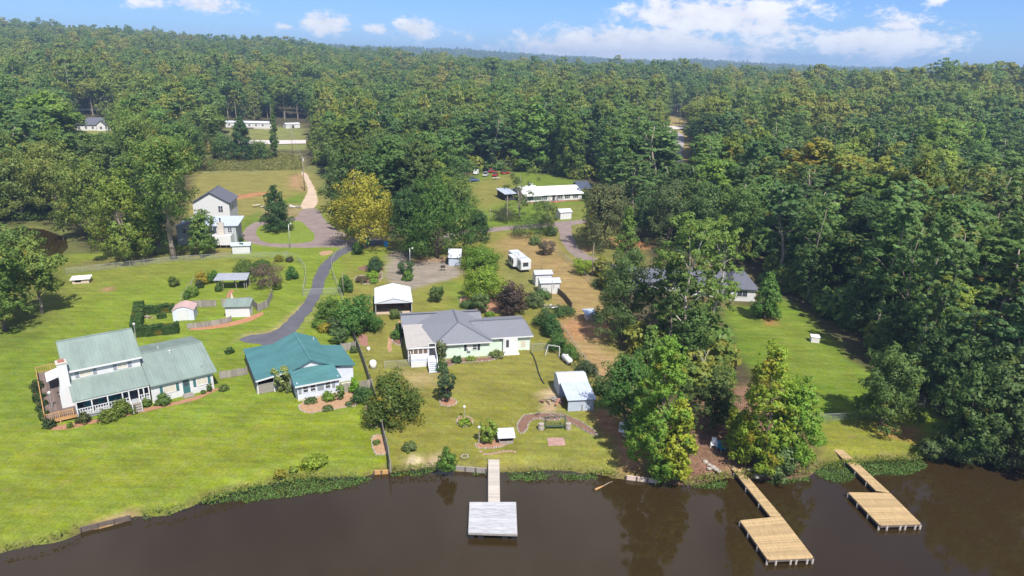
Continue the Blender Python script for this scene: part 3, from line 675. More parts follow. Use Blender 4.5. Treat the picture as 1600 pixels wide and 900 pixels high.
def tree(name, kind, px, py, wpx, topy, color, label, cat='tree', turn=0.0, leaf=.34, dens=1.0, bark='bark', group=None, lean=(0, 0), seed=None, trunk_r=None, cap=11500):
    """a tree that stands at picture position px,py; its width (pixels) and top row give its real size there"""
    p = G(px, py); s = pxm(p); w = wpx/s; h = height_to(p, topy)
    rng = np.random.default_rng(seed if seed is not None else int(px*7919+py*104729) % (2**31))
    w *= 1.12; leaf *= 1.02; n = int(np.clip(dens*66*(w*h)**.86/(leaf/.34)**1.6*(.8 if kind == 'pine' else .45 if kind == 'open' else 1.0), 700, cap))
    me, C = crown_mesh('crown', rng, kind, h, w, n, leaf, M['leaf'], fine=True)
    root = thing(name, label, cat, (p[0], p[1], p[2]), rng.uniform(-.4, .4), group)
    cr = link('crown', me, None, root); cr.color = (*color, 1); cr['turn'] = float(turn)
    link('trunk', trunk_mesh('trunk', rng, kind, h, w, C, M[bark], lean, trunk_r), None, root)
    return root
_shn = [0]
def shrub(name, kind, px, py, wpx, hpx, color, label, cat='shrub', turn=0.0, leaf=.2, dens=1.0, group=None, z=None):
    p = G(px, py); s = pxm(p); w = max(wpx/s*1.2, .5); h = max(hpx/(s*.93)*1.1, .3)
    rng = np.random.default_rng(int(px*613+py*7951+wpx*31) % (2**31))
    n = int(np.clip(dens*300*(w*h)**.9*(.2/leaf)**1.5, 160, 3800))
    me, C = crown_mesh('foliage', rng, kind, h, w, n, leaf, M['leaf'])
    root = thing(name, label, cat, (p[0], p[1], p[2]), 0, group)
    f = link('foliage', me, None, root); f.color = (*color, 1); f['turn'] = float(turn)
    mb = MB()
    for i in rng.permutation(len(C))[:6]:
        e = C[i]; mb.tube([(0, 0, -.05), (e[0]*.4, e[1]*.4, e[2]*.6), e[:3]], [.05, .035, .01], 5, False)
    mb.build('stems', M['bark'], root, smooth=True)
    return root
def hedge(px0, px1, hm, dm, color, label):
    """clipped box hedge from one picture position to another"""
    a = G(*px0); b = G(*px1); L_ = math.hypot(*(b-a)[:2]); ang = math.atan2(b[1]-a[1], b[0]-a[0])
    rng = np.random.default_rng(int(px0[0]*31+px0[1])); n = int(330*(L_*hm+L_*dm)*1.1)
    face = rng.uniform(0, 1, n); co = np.stack([rng.uniform(0, L_, n), rng.uniform(-dm/2, dm/2, n), rng.uniform(.0, hm, n)], 1); nr = rng.normal(size=(n, 3))*.45
    top = face < .45; fr = (face >= .45) & (face < .8); bk = (face >= .8) & (face < .92); en = face >= .92
    wv = .10*np.sin(co[:, 0]*2.3)+.06*np.sin(co[:, 0]*5.1+1)
    co[top, 2] = hm+wv[top]+rng.normal(size=top.sum())*.05; nr[top, 2] += 1
    co[fr, 1] = -dm/2+wv[fr]; nr[fr, 1] -= 1; co[bk, 1] = dm/2; nr[bk, 1] += 1; co[en, 0] = rng.choice([0, L_], en.sum()); nr[en, 0] += np.sign(co[en, 0]-.1)
    nr /= np.linalg.norm(nr, axis=1)[:, None]; t = np.cross(nr, rng.normal(size=(n, 3))); t /= np.linalg.norm(t, axis=1)[:, None]; bb = np.cross(nr, t)
    s = rng.uniform(.09, .2, n)[:, None]; q = np.stack([co-t*s, co-bb*s*.7, co+t*s, co+bb*s*.7], 1)
    root = thing('hedge', label, 'hedge', (a[0], a[1], a[2]), ang)
    f = link('foliage', quad_mesh('foliage', q, M['leaf']), None, root); f.color = (*color, 1); f['turn'] = 0.0
    c = MB(); c.box(.15, L_-.15, -dm/2+.15, dm/2-.15, 0, hm-.15); c.build('stems', M['bark'], root)
    return root

# ------------------------------------------------------------------ woods: single trees near, one mass far off
rngF = np.random.default_rng(11)
EXTRA_CLEAR = [np.array([G(x, y)[:2] for x, y in pl]) for pl in (
    [(545, 400), (700, 402), (725, 362), (690, 350), (560, 345)],
    [(930, 345), (1010, 345), (1090, 400), (1140, 470), (1000, 560), (940, 430)],
    [(250, 395), (330, 395), (330, 330), (300, 268), (150, 330), (60, 330), (60, 420)])]
def in_clear(X, Y, marg=1.5):
    c = np.zeros(X.shape, bool)
    for k, pl in CLEARW.items(): c |= seg_sd(X, Y, pl) > (-marg-3.5 if k == 'right_lawn' and marg > 1 else -marg)
    for pl in EXTRA_CLEAR: c |= seg_sd(X, Y, pl) > 0
    c |= seg_sd(X, Y, LAKE) > -2.5
    return c
def scatter(r0, r1, sp, amin=-.80, amax=.80):
    xs_ = np.arange(-r1*.74, r1*.74, sp); ys_ = np.arange(60, r1, sp)
    X, Y = np.meshgrid(xs_, ys_); X = X+rngF.uniform(-.45, .45, X.shape)*sp; Y = Y+rngF.uniform(-.45, .45, X.shape)*sp
    X, Y = X.ravel(), Y.ravel(); r = np.hypot(X, Y); a = np.arctan2(X, Y)
    k = (r >= r0) & (r < r1) & (a > amin) & (a < amax); X, Y = X[k], Y[k]
    k = ~in_clear(X, Y); return X[k], Y[k]
def keep_sight(X, Y, hs):
    """trees that would stand between the camera and the roads and lawns the photograph shows stay low or away"""
    for (x0, x1, y0, y1) in ((1046, 1071, 185, 256), (352, 482, 186, 268), (112, 182, 182, 212), (728, 800, 268, 330), (880, 925, 280, 350), (1140, 1174, 406, 456), (466, 500, 266, 330)):
        v = np.stack([X, Y, hgt(X, Y)], 1)-CAMP; w = v @ _fw; px = CXP+FPX*(v @ _rt)/w; pb = CYP-FPX*(v @ _up)/w
        half = 4.5*FPX/w; bad = (px+half > x0) & (px-half < x1) & (pb > y0+1)
        room = (pb-y1)/(FPX/w*.97)
        hs = np.where(bad, np.minimum(hs, room), hs)
    return hs
def proto(kind, h, w, n, leaf, seed, far=False):
    rng = np.random.default_rng(seed)
    cm, C = crown_mesh('crown', rng, kind, h, w, n, leaf, M['leaf_far' if far else 'leaf'], fine=True)
    tm = trunk_mesh('trunk', rng, kind, h, w, C, M['bark_pale' if kind == 'pine' else 'bark'], r0=h*.0125)
    return cm, tm, h, w
WOOD = [('pine', proto('pine', 21, 7.0, 5200, .36, 1)), ('pine', proto('pine', 23, 8.0, 6000, .36, 2)), ('pine', proto('pine', 19, 6.5, 5000, .35, 3)), ('pine', proto('pine', 22, 7.2, 5200, .36, 14)),
        ('leafy', proto('tall', 19, 10, 8000, .36, 4)), ('leafy', proto('oak', 17, 11, 8000, .36, 5)), ('leafy', proto('gum', 20, 9, 7500, .34, 6)), ('leafy', proto('full', 15, 9, 7500, .35, 7)), ('leafy', proto('tall', 21, 9, 8000, .36, 8)), ('leafy', proto('full', 18, 8.5, 7500, .35, 9))]
PINE_C = [(0.110, 0.187, 0.051), (0.129, 0.211, 0.051), (0.093, 0.169, 0.054), (0.152, 0.219, 0.048)]
LEAF_C = [(0.113, 0.200, 0.035), (0.144, 0.229, 0.035), (0.095, 0.171, 0.039), (0.180, 0.242, 0.037), (0.127, 0.187, 0.043), (0.220, 0.248, 0.041), (0.167, 0.191, 0.054)]
def woods():
    X, Y = scatter(70, 520, 8.4)
    hs = np.full(X.shape, 23.0)*np.clip(.84+np.hypot(X, Y)/1400, .84, 1.1)*rngF.uniform(.55, 1.22, X.shape)*(1+.12*wob(X, Y, .06))
    # shorter growth along the right shore and near the lawns
    hs = keep_sight(X, Y, hs)
    k = hs > 3.5; X, Y, hs = X[k], Y[k], hs[k]
    Z = hgt(X, Y); px = CXP+1124*X/Y
    right = (X > 25); mid = (~right) & (px > 480)
    pp = np.where(right, .62, np.where(mid, .45, .25))
    isp = rngF.uniform(0, 1, X.shape) < pp
    # single trees: the ones that show largest
    v = np.stack([X, Y, Z+hs], 1)-CAMP; w = v @ _fw; tx = CXP+FPX*(v @ _rt)/w; bx = tx
    seen = (tx > -50) & (tx < 1650)
    order = np.argsort(w+np.where(seen, 0, 5000)); cnt = {True: 0, False: 0}; rest = []
    PLACE = ['along the right end of the lake shore', 'bordering the right lawn', 'in the dense wood beyond the right lawn', 'high in the right wood below the skyline', 'behind the half-hidden white house', 'in the dark wood behind the white-roofed ranch house', 'in the wood between the dirt track and the yellow tree', 'round the pond on the far left', 'near the highway on the far left']
    dl = seg_sd(X, Y, CLEARW['right_lawn'])
    def place(i):
        if right[i]:
            if X[i] > 55 and Y[i] < 95: return 0
            if dl[i] > -14: return 1
            if Y[i] > 190: return 3 if px[i] > 1100 else 4
            return 2 if px[i] > 1150 else 4
        if mid[i]: return 5 if px[i] > 640 else 6
        return 7 if Y[i] < 260 else 8
    for i in order:
        if not seen[i] or cnt[bool(isp[i])] >= 290: rest.append(i); continue
        cnt[bool(isp[i])] += 1
        kinds = [q for q in WOOD if (q[0] == 'pine') == bool(isp[i])]; kd, (cm, tm, h, wd) = kinds[int(rngF.integers(len(kinds)))]
        pl_ = PLACE[place(i)]; nm, lb, gr = ('pine_tree', 'tall slim pine '+pl_, 'pines '+pl_) if kd == 'pine' else ('broadleaf_tree', 'rounded leafy tree '+pl_, 'leafy trees '+pl_)
        root = thing(nm, lb, 'tree', (X[i], Y[i], Z[i]-.1), rngF.uniform(0, 6.28), gr)
        sz = hs[i]/h*rngF.uniform(.95, 1.05); sx = max(.55, (hs[i]/h)**.8)*1.05*(1.0+.95*rngF.uniform(0, 1)**2)*(1.0 if kd == 'leafy' else 1.05); root.scale = (sx, sx, sz)
        root.rotation_euler[0] = rngF.normal()*.025; root.rotation_euler[1] = rngF.normal()*.025
        c = link('crown', cm, None, root); pal = PINE_C if kd == 'pine' else LEAF_C
        cc = np.array(pal[int(np.clip((.5+.5*wob(X[i:i+1], Y[i:i+1], .045)[0])*len(pal)*.7+rngF.uniform(-.5, 1)*len(pal)*.4, 0, len(pal)-1))])*rngF.uniform(.75, 1.5); c.color = (*cc, 1); c['turn'] = float(rngF.choice([0, 0, 0, 0, .08, .16, .3], p=[.2, .2, .2, .22, .12, .05, .01]) if kd == 'leafy' else 0)
        link('trunk', tm, None, root)
    return X[rest], Y[rest], Z[rest], hs[rest], isp[rest]
def far_wood(near):
    X, Y, Z, hs, isp = near; parts = [np.stack([X, Y, Z, hs/20, isp*1.0], 1)]
    for r0, r1, sp, a0, a1 in ((520, 1000, 12.0, -.72, .72), (1000, 1900, 13.0, -.72, .30), (1000, 1300, 13, .30, .72), (1900, 4300, 19, -.28, .62)):
        x, y = scatter(r0, r1, sp, a0, a1)
        h = 18.5*(.6+.75*rngF.uniform(0, 1, x.shape)**1.3)*(1+.15*wob(x, y, .035)); h = keep_sight(x, y, h); k = h > 4; x, y, h = x[k], y[k], h[k]
        parts.append(np.stack([x, y, hgt(x, y), h/20*(1.38 if sp < 12 else 1.36 if sp < 15 else 1.6), (rngF.uniform(0, 1, x.shape) < np.where(x > 25, .55, .35))*1.0], 1))
    A = np.concatenate(parts); n = len(A)
    print('far wood trees', n)
    pc = bpy.data.collections.new('far_tree_shapes')
    defs = [('pine', 21, 9.5, 1500, .72, 31), ('pine', 22, 10, 1600, .72, 32), ('pine', 20, 9, 1500, .72, 33), ('dome', 19, 14, 2400, .72, 34), ('dome', 18, 16, 2600, .74, 35), ('gum', 21, 11.5, 2000, .7, 36), ('dome', 21, 12.5, 2200, .7, 37)]
    for i, (kd, h, w, nl, lf, sd) in enumerate(defs):
        rng = np.random.default_rng(sd); cm, C = crown_mesh('far_crown', rng, kd, h, w, nl, lf, M['leaf_far'])
        mb = MB(); mb.tube([(0, 0, -1), (.1, 0, h*.5), (0, .1, h*.9)], [.3, .22, .05], 5, False); tm = mb.mesh('far_trunk', M['bark_pale'])
        bm = bmesh.new(); bm.from_mesh(cm); nf = len(bm.faces); bm.from_mesh(tm); bm.faces.ensure_lookup_table()
        for f in bm.faces[nf:]: f.material_index = 1
        me = bpy.data.meshes.new('far_tree'); bm.to_mesh(me); bm.free(); me.materials.append(M['leaf_far']); me.materials.append(M['bark_pale'])
        o = bpy.data.objects.new('far_tree_%02d' % i, me); pc.objects.link(o)
    me = bpy.data.meshes.new('distant_woodland'); me.vertices.add(n); me.vertices.foreach_set('co', A[:, :3].astype(np.float32).ravel())
    idx = np.where(A[:, 4] > .5, rngF.integers(0, 3, n), rngF.integers(3, 7, n)).astype(np.int32)
    for nm, tp, dat in (('pick', 'INT', idx), ('size', 'FLOAT', A[:, 3].astype(np.float32)), ('turn_z', 'FLOAT', rngF.uniform(0, 6.28, n).astype(np.float32))):
        a = me.attributes.new(nm, tp, 'POINT'); a.data.foreach_set('value', dat)
    o = link('distant_woodland', me, M['leaf_far']); tag(o, 'unbroken mixed woodland covering the hills to the skyline', 'woodland', kind='stuff')
    ng = bpy.data.node_groups.new('woodland', 'GeometryNodeTree')
    ng.interface.new_socket('Geometry', in_out='INPUT', socket_type='NodeSocketGeometry'); ng.interface.new_socket('Geometry', in_out='OUTPUT', socket_type='NodeSocketGeometry')
    N, L = ng.nodes, ng.links; gi = N.new('NodeGroupInput'); go = N.new('NodeGroupOutput')
    ci = N.new('GeometryNodeCollectionInfo'); ci.inputs['Collection'].default_value = pc; ci.inputs['Separate Children'].default_value = True; ci.inputs['Reset Children'].default_value = True
    ip = N.new('GeometryNodeInstanceOnPoints'); ip.inputs['Pick Instance'].default_value = True
    def attr(nm, tp):
        a = N.new('GeometryNodeInputNamedAttribute'); a.data_type = tp; a.inputs['Name'].default_value = nm; return a.outputs['Attribute']
    cx = N.new('ShaderNodeCombineXYZ'); L.new(attr('turn_z', 'FLOAT'), cx.inputs[2])
    mp = N.new('GeometryNodeMeshToPoints'); L.new(gi.outputs[0], mp.inputs[0])
    L.new(mp.outputs[0], ip.inputs['Points']); L.new(ci.outputs[0], ip.inputs['Instance']); L.new(attr('pick', 'INT'), ip.inputs['Instance Index'])
    L.new(cx.outputs[0], ip.inputs['Rotation']); L.new(attr('size', 'FLOAT'), ip.inputs['Scale']); L.new(ip.outputs[0], go.inputs[0])
    md = o.modifiers.new('woodland', 'NODES'); md.node_group = ng
far_wood(woods())
def undergrowth():
    """brambles, saplings and vines under and along the woods: one tangled mass"""
    X, Y = scatter(70, 330, 3.4); k = ~in_clear(X, Y, .2); X, Y = X[k], Y[k]
    X2, Y2 = scatter(70, 420, 2.6); sd = np.full(X2.shape, -99.0)
    for pl in CLEARW.values(): sd = np.maximum(sd, seg_sd(X2, Y2, pl))
    e = (sd > -7); X = np.concatenate([X, X2[e]]); Y = np.concatenate([Y, Y2[e]])
    hs = keep_sight(X, Y, rngF.uniform(1.6, 5.5, X.shape)*np.where(rngF.uniform(0, 1, X.shape) < .2, 1.5, 1)); k = hs > .8; X, Y, hs = X[k], Y[k], hs[k]; n = len(X)
    pc = bpy.data.collections.new('undergrowth_shapes')
    for i, (kd, h, w, nl, lf, sd_) in enumerate((('bush', 1, 1.25, 620, .17, 51), ('full', 1, .8, 620, .15, 52), ('vase', 1, .9, 560, .16, 53), ('bush', 1, 1.7, 680, .19, 54))):
        me, _ = crown_mesh('undergrowth_shape', np.random.default_rng(sd_), kd, h, w, nl, lf, M['leaf_far']); pc.objects.link(bpy.data.objects.new('undergrowth_%d' % i, me))
    me = bpy.data.meshes.new('undergrowth'); me.vertices.add(n); me.vertices.foreach_set('co', np.stack([X, Y, hgt(X, Y)], 1).astype(np.float32).ravel())
    for nm, tp, dat in (('pick', 'INT', rngF.integers(0, 4, n).astype(np.int32)), ('size', 'FLOAT', hs.astype(np.float32)), ('turn_z', 'FLOAT', rngF.uniform(0, 6.28, n).astype(np.float32))):
        a = me.attributes.new(nm, tp, 'POINT'); a.data.foreach_set('value', dat)
    o = link('undergrowth', me, M['leaf_far']); tag(o, 'tangled green undergrowth along the edges of the woods', 'undergrowth', kind='stuff')
    ng = bpy.data.node_groups['woodland'].copy()
    for nd in ng.nodes:
        if nd.bl_idname == 'GeometryNodeCollectionInfo': nd.inputs['Collection'].default_value = pc
    o.modifiers.new('undergrowth', 'NODES').node_group = ng
    print('undergrowth', n)
undergrowth()

# ------------------------------------------------------------------ building kit (local frame: x along the front, y to the back, front faces -y)
def frame(a, b, ang=None, z=0.0):
    A = at(*a, z); B = at(*b, z); return Vector((A[0], A[1], z)), (math.atan2(B[1]-A[1], B[0]-A[0]) if ang is None else R(ang)), float(np.linalg.norm((B-A)[:2]))
def gable_wall(mb, x0, x1, y, z0, ze, zr, t=.15, xr=None):
    xr = (x0+x1)/2 if xr is None else xr
    return mb.slab([(x0, y, z0), (x1, y, z0), (x1, y, ze), (xr, y, zr), (x0, y, ze)], t, (0, 1, 0))
def roof_plane(parent, eL, eR, rR, rL, mat, t=.12, rib=None, name='roof', rw=.05, rh=.045):
    """one roof slope: eave left, eave right, ridge right, ridge left (seen from outside)"""
    o = MB().slab([eL, eR, rR, rL], t).build(name, mat, parent)
    if rib:
        a, b, c, d = (Vector(p) for p in (eL, eR, rR, rL)); nrm = (b-a).cross(d-a).normalized(); L_ = max((b-a).length, (c-d).length); n = max(2, int(L_/rib)); m = MB()
        for k in range(n+1):
            f = k/n; p, q = a.lerp(b, f), d.lerp(c, f); m.bar(p+nrm*rh/2, q+nrm*rh/2, rw, rh, nrm)
        m.build('rib', mat, o, kind='stuff')
    return o
def gable_roof(parent, x0, x1, y0, y1, ze, zr, mat, rib=None, yr=None, t=.12, cap=True):
    """ridge along x"""
    yr = (y0+y1)/2 if yr is None else yr
    f = roof_plane(parent, (x0, y0, ze), (x1, y0, ze), (x1, yr, zr), (x0, yr, zr), mat, t, rib)
    roof_plane(parent, (x1, y1, ze), (x0, y1, ze), (x0, yr, zr), (x1, yr, zr), mat, t, rib)
    if cap: MB().bar((x0, yr, zr+.03), (x1, yr, zr+.03), .3, .07).build('ridge_cap', mat, parent)
    return f
def gable_roof_y(parent, x0, x1, y0, y1, ze, zr, mat, rib=None, t=.12, ze2=None, cap=True):
    """ridge along y"""
    xr = (x0+x1)/2; ze2 = ze if ze2 is None else ze2
    roof_plane(parent, (x0, y1, ze), (x0, y0, ze), (xr, y0, zr), (xr, y1, zr), mat, t, rib)
    roof_plane(parent, (x1, y0, ze2), (x1, y1, ze2), (xr, y1, zr), (xr, y0, zr), mat, t, rib)
    if cap: MB().bar((xr, y0, zr+.03), (xr, y1, zr+.03), .3, .07).build('ridge_cap', mat, parent)
def _fr(o, u, n): o, u, n = Vector(o), Vector(u).normalized(), Vector(n).normalized(); return o, u, n, Vector((0, 0, 1))
def panel(mb, o, u, n, a0, a1, z0, z1, d0, d1):
    o, u, n, z = _fr(o, u, n); c = [o+u*a+z*h_+n*d for d in (d0, d1) for a, h_ in ((a0, z0), (a1, z0), (a1, z1), (a0, z1))]
    return mb.add(c, [(0, 3, 2, 1), (4, 5, 6, 7), (0, 1, 5, 4), (1, 2, 6, 5), (2, 3, 7, 6), (3, 0, 4, 7)])
def window(parent, o, w, h, u=(1, 0, 0), n=(0, -1, 0), pane='glass', frame_m='trim', cols=1, rows=2, shut=None, sw=.38, fr=.09):
    """o: bottom left corner on the wall face"""
    m = MB()
    for (a0, a1, z0, z1) in ((0, fr, 0, h), (w-fr, w, 0, h), (fr, w-fr, 0, fr), (fr, w-fr, h-fr, h)): panel(m, o, u, n, a0, a1, z0, z1, -.01, .06)
    for i in range(1, cols): panel(m, o, u, n, w*i/cols-fr*.4, w*i/cols+fr*.4, fr, h-fr, -.01, .05)
    for i in range(1, rows): panel(m, o, u, n, fr, w-fr, h*i/rows-.03, h*i/rows+.03, -.01, .045)
    f = m.build('window', M[frame_m], parent)
    panel(MB(), o, u, n, fr*.9, w-fr*.9, fr*.9, h-fr*.9, -.008, .018).build('pane', M[pane], f)
    if shut:
        for a in (-sw-.03, w+.03):
            s = panel(MB(), o, u, n, a, a+sw, 0, h, -.01, .05); s.build('shutter', M[shut], parent)
    return f
def door(parent, o, w, h, mat, u=(1, 0, 0), n=(0, -1, 0), glass=None, frame_m='trim'):
    m = MB()
    for (a0, a1, z0, z1) in ((-.1, 0, 0, h+.1), (w, w+.1, 0, h+.1), (0, w, h, h+.1)): panel(m, o, u, n, a0, a1, z0, z1, -.01, .07)
    m.build('door_frame', M[frame_m], parent)
    d = panel(MB(), o, u, n, 0, w, 0, h, -.01, .04).build('door', M[mat], parent)
    panel(MB(), o, u, n, w*.82, w*.9, h*.45, h*.5, .04, .09).build('handle', M['steel'], d)
    if glass: panel(MB(), o, u, n, w*.2, w*.8, h*glass, h*.92, .03, .055).build('door_pane', M['glass'], d)
    return d
def railing(parent, pts, h, mat, gap=.2, post=.1, name='railing', bal=.045):
    """posts, rails and balusters between the points"""
    m = MB()
    for a, b in zip(pts[:-1], pts[1:]):
        a, b = Vector(a), Vector(b); m.bar(a+Vector((0, 0, h)), b+Vector((0, 0, h)), .09, .06); m.bar(a+Vector((0, 0, .12)), b+Vector((0, 0, .12)), .06, .06)
    r = m.build(name, M[mat], parent); me = None
    for p in pts:
        q = Vector(p); MB().box(q.x-post/2, q.x+post/2, q.y-post/2, q.y+post/2, q.z-.02, q.z+h+.08).build('post', M[mat], r)
    bm_ = MB().box(-bal/2, bal/2, -bal/2, bal/2, .14, h-.03).mesh('baluster', M[mat])
    for a, b in zip(pts[:-1], pts[1:]):
        a, b = Vector(a), Vector(b); n = max(1, int((b-a).length/gap))
        for k in range(1, n): link('baluster', bm_, None, r, a.lerp(b, k/n))
    return r
def stairs(parent, x0, x1, y_top, y_bot, z_top, mat, n=None, name='steps'):
    n = n or max(2, round(z_top/.18)); m = MB(); r = None
    for k in range(n):
        z1 = z_top*(n-k)/n-.02 if k else z_top-.02; ya = y_top+(y_bot-y_top)*k/n; yb = y_top+(y_bot-y_top)*(k+1)/n
        MB().box(x0, x1, min(ya, yb), max(ya, yb), z1-.07, z1).build('step', M[mat], parent)
    for x in (x0, x1): m.bar((x, y_top, z_top-.16), (x, y_bot, .05), .06, .25)
    m.build('stringer', M[mat], parent)

# ------------------------------------------------------------------ white house with sage green metal roofs
def green_roof_house():
    o, ang, _ = frame((238, 631), (335, 607), 37)
    h = thing('house', 'white two-storey house with sage green metal roof and long screened front porch', 'house', o, ang)
    W = M['white']; rf = M['green_roof']
    # one-storey wing
    m = MB(); m.box(.1, 8.0, .1, .25, 0, 2.75); m.box(.1, 8.0, 14.6, 14.75, 0, 2.75)
    m.slab([(7.85, .25, 0), (7.85, 14.6, 0), (7.85, 14.6, 2.75), (7.85, 7.45, 4.35), (7.85, .25, 2.75)], .15, (1, 0, 0)); m.build('wing_wall', W, h)
    gable_roof(h, .05, 8.5, -.35, 15.2, 2.72, 4.5, rf, .42, 7.5)
    # two-storey block
    m = MB(); m.box(-8.5, -.1, 4.9, 5.05, 0, 5.3); m.box(-8.5, -.1, 16.4, 16.55, 0, 5.3)
    for x in (-8.5, -.26):
        m.slab([(x, 5.05, 0), (x, 16.4, 0), (x, 16.4, 5.3), (x, 10.75, 7.15), (x, 5.05, 5.3)], .16, (1, 0, 0))
    m.build('house_wall', W, h)
    gable_roof(h, -9.05, .12, 4.5, 17.0, 5.25, 7.35, rf, .42, 10.75)
    MB().box(-9.05, .12, 4.42, 4.5, 5.02, 5.24).build('fascia', M['trim'], h)
    # porch
    roof_plane(h, (-8.75, .25, 2.75), (.0, .25, 2.75), (.0, 4.9, 3.75), (-8.75, 4.9, 3.75), rf, .1, .42, 'porch_roof')
    MB().box(-8.75, .0, .30, .42, 2.45, 2.66).build('porch_beam', M['trim'], h)
    MB().box(-8.5, -.05, .35, 4.88, .42, .58).build('porch_floor', M['grey_wall'], h)
    MB().box(-8.4, -.05, .45, .5, .05, .42).build('porch_skirt', M['shutter_grey'], h)
    for x in (-8.45, -6.75, -4.95, -3.25, -2.5, -1.35, -.75, -.12):
        MB().box(x-.07, x+.07, .33, .47, .5, 2.46).build('porch_post', M['trim'], h)
    railing(h, [(-8.45, .4, .58), (-6.75, .4, .58), (-4.95, .4, .58), (-3.25, .4, .58), (-2.5, .4, .58)], .9, 'trim', .26, .09, 'porch_railing', .08)
    railing(h, [(-1.35, .4, .58), (-.75, .4, .58), (-.12, .4, .58)], .9, 'trim', .26, .09, 'porch_railing', .08)
    railing(h, [(-8.45, .4, .58), (-8.45, 2.6, .58), (-8.45, 4.8, .58)], .9, 'trim', .26, .09, 'porch_railing', .08)
    stairs(h, -2.48, -1.4, .35, -1.6, .58, 'wood_grey', 4)
    for x in (-2.48, -1.4): MB().bar((x, .4, 1.45), (x, -1.6, .95), .07, .07).bar((x, -1.6, 0), (x, -1.6, 1.0), .08, .08, (0, 1, 0)).build('handrail', M['trim'], h)
    # openings
    window(h, (-7.35, 4.9, 3.92), 1.55, .95, pane='blind', cols=2, rows=1, shut='shutter_grey', sw=.42)
    window(h, (-2.95, 4.9, 3.92), 1.3, .95, pane='blind', cols=2, rows=1, shut='shutter_grey', sw=.42)
    window(h, (-7.4, 4.9, 1.0), 1.6, 1.3, cols=2, rows=1); window(h, (-4.7, 4.9, 1.0), 1.6, 1.3, cols=2, rows=1); door(h, (-2.4, 4.9, .6), .95, 1.95, 'trim', glass=.5)
    window(h, (1.55, .1, 1.0), 1.6, 1.15, pane='blind', cols=2, rows=1, shut='shutter_teal', sw=.36)
    door(h, (4.0, .1, .35), .92, 2.0, 'shutter_teal', glass=.55)
    window(h, (5.75, .1, 1.0), 1.5, 1.15, pane='blind', cols=2, rows=1, shut='shutter_teal', sw=.36)
    MB().box(3.8, 5.2, -.75, .08, 0, .17).box(3.9, 5.1, -.45, .08, .17, .34).build('door_step', M['wood_grey'], h)
    window(h, (8.0, 3.2, 1.0), 1.3, 1.1, (0, 1, 0), (1, 0, 0), rows=2)
    # chimney on the left gable
    m = MB(); m.slab([(-9.9, 3.7, 0), (-8.3, 3.7, 0), (-8.3, 3.7, 2.7), (-8.55, 3.7, 3.9), (-8.55, 3.7, 6.75), (-9.65, 3.7, 6.75), (-9.65, 3.7, 3.9), (-9.9, 3.7, 2.7)], 1.2, (0, 1, 0))
    c = m.build('chimney', M['trim'], h)
    MB().box(-9.72, -8.48, 3.62, 4.98, 6.75, 6.88).build('chimney_cap', M['concrete'], c); MB().box(-9.45, -8.75, 3.95, 4.7, 6.88, 7.08).build('flue', M['brick'], c)
    MB().lathe([(.07, 0), (.07, .45), (.12, .46), (.12, .55)], 8, (6.9, 1.2, 3.0)).build('vent_pipe', M['metal_grey'], h)
    MB().lathe([(.09, 0), (.09, .35), (.15, .36), (.15, .46)], 8, (3.9, 6.3, 4.15)).build('vent_pipe', M['trim'], h)
    MB().lathe([(.06, 0), (.06, .4)], 8, (2.9, 9.2, 4.05)).build('vent_pipe', M['trim'], h)
    MB().box(-9.0, -8.52, 10, 12.6, 2.6, 2.66).slab([(-11.0, 9.8, 2.25), (-8.52, 9.8, 2.95), (-8.52, 13.2, 2.95), (-11.0, 13.2, 2.25)], .06).build('awning', M['trim'], h)
    # deck
    dk = MB()
    for k in range(17): dk.box(-11.9+k*.2, -11.72+k*.2, .9, 17.8, .58, .63)
    d = dk.build('deck', M['wood_brown'], h); d['kind'] = 'stuff'
    MB().box(-11.95, -8.55, .82, .9, .3, .66).box(-12.0, -11.92, .82, 17.9, .3, .66).build('deck_rim', M['wood_orange'], h)
    railing(h, [(-8.9, .86, .6), (-10.4, .86, .6), (-11.93, .86, .6)], .95, 'wood_orange', .2, .12, 'deck_railing', .06)
    railing(h, [(-11.93, .86, .6)]+[(-11.93, .86+k*2.12, .6) for k in range(1, 9)], .95, 'wood_orange', .3, .12, 'deck_railing', .05)
    railing(h, [(-11.93, 17.82, .6), (-10.2, 17.82, .6), (-8.6, 17.82, .6)], .95, 'wood_orange', .25, .12, 'deck_railing', .05)
    for (x, y) in ((-11.93, .86), (-10.4, .86), (-11.93, 8), (-11.93, 17.8)): MB().box(x-.07, x+.07, y-.07, y+.07, -.05, .58).build('deck_post', M['wood_orange'], h)
    mw = Matrix.Translation(o) @ Matrix.Rotation(ang, 4, 'Z')
    return h, mw, ang
H1, H1M, H1A = green_roof_house()
def rocking_chair(loc, rz, mat, label):
    c = thing('porch_chair', label, 'chair', loc, rz, 'chairs on the screened porch')
    MB().box(-.28, .28, -.25, .27, .40, .46).build('seat', M[mat], c); MB().slab([(-.28, .25, .46), (.28, .25, .46), (.28, .42, 1.1), (-.28, .42, 1.1)], .05, (0, 1, 0)).build('backrest', M[mat], c)
    for x in (-.3, .3):
        MB().box(x-.035, x+.035, -.27, .3, .62, .66).build('armrest', M[mat], c)
        for y in (-.23, .25): MB().box(x-.03, x+.03, y-.03, y+.03, 0, .63).build('leg', M[mat], c)
    return c
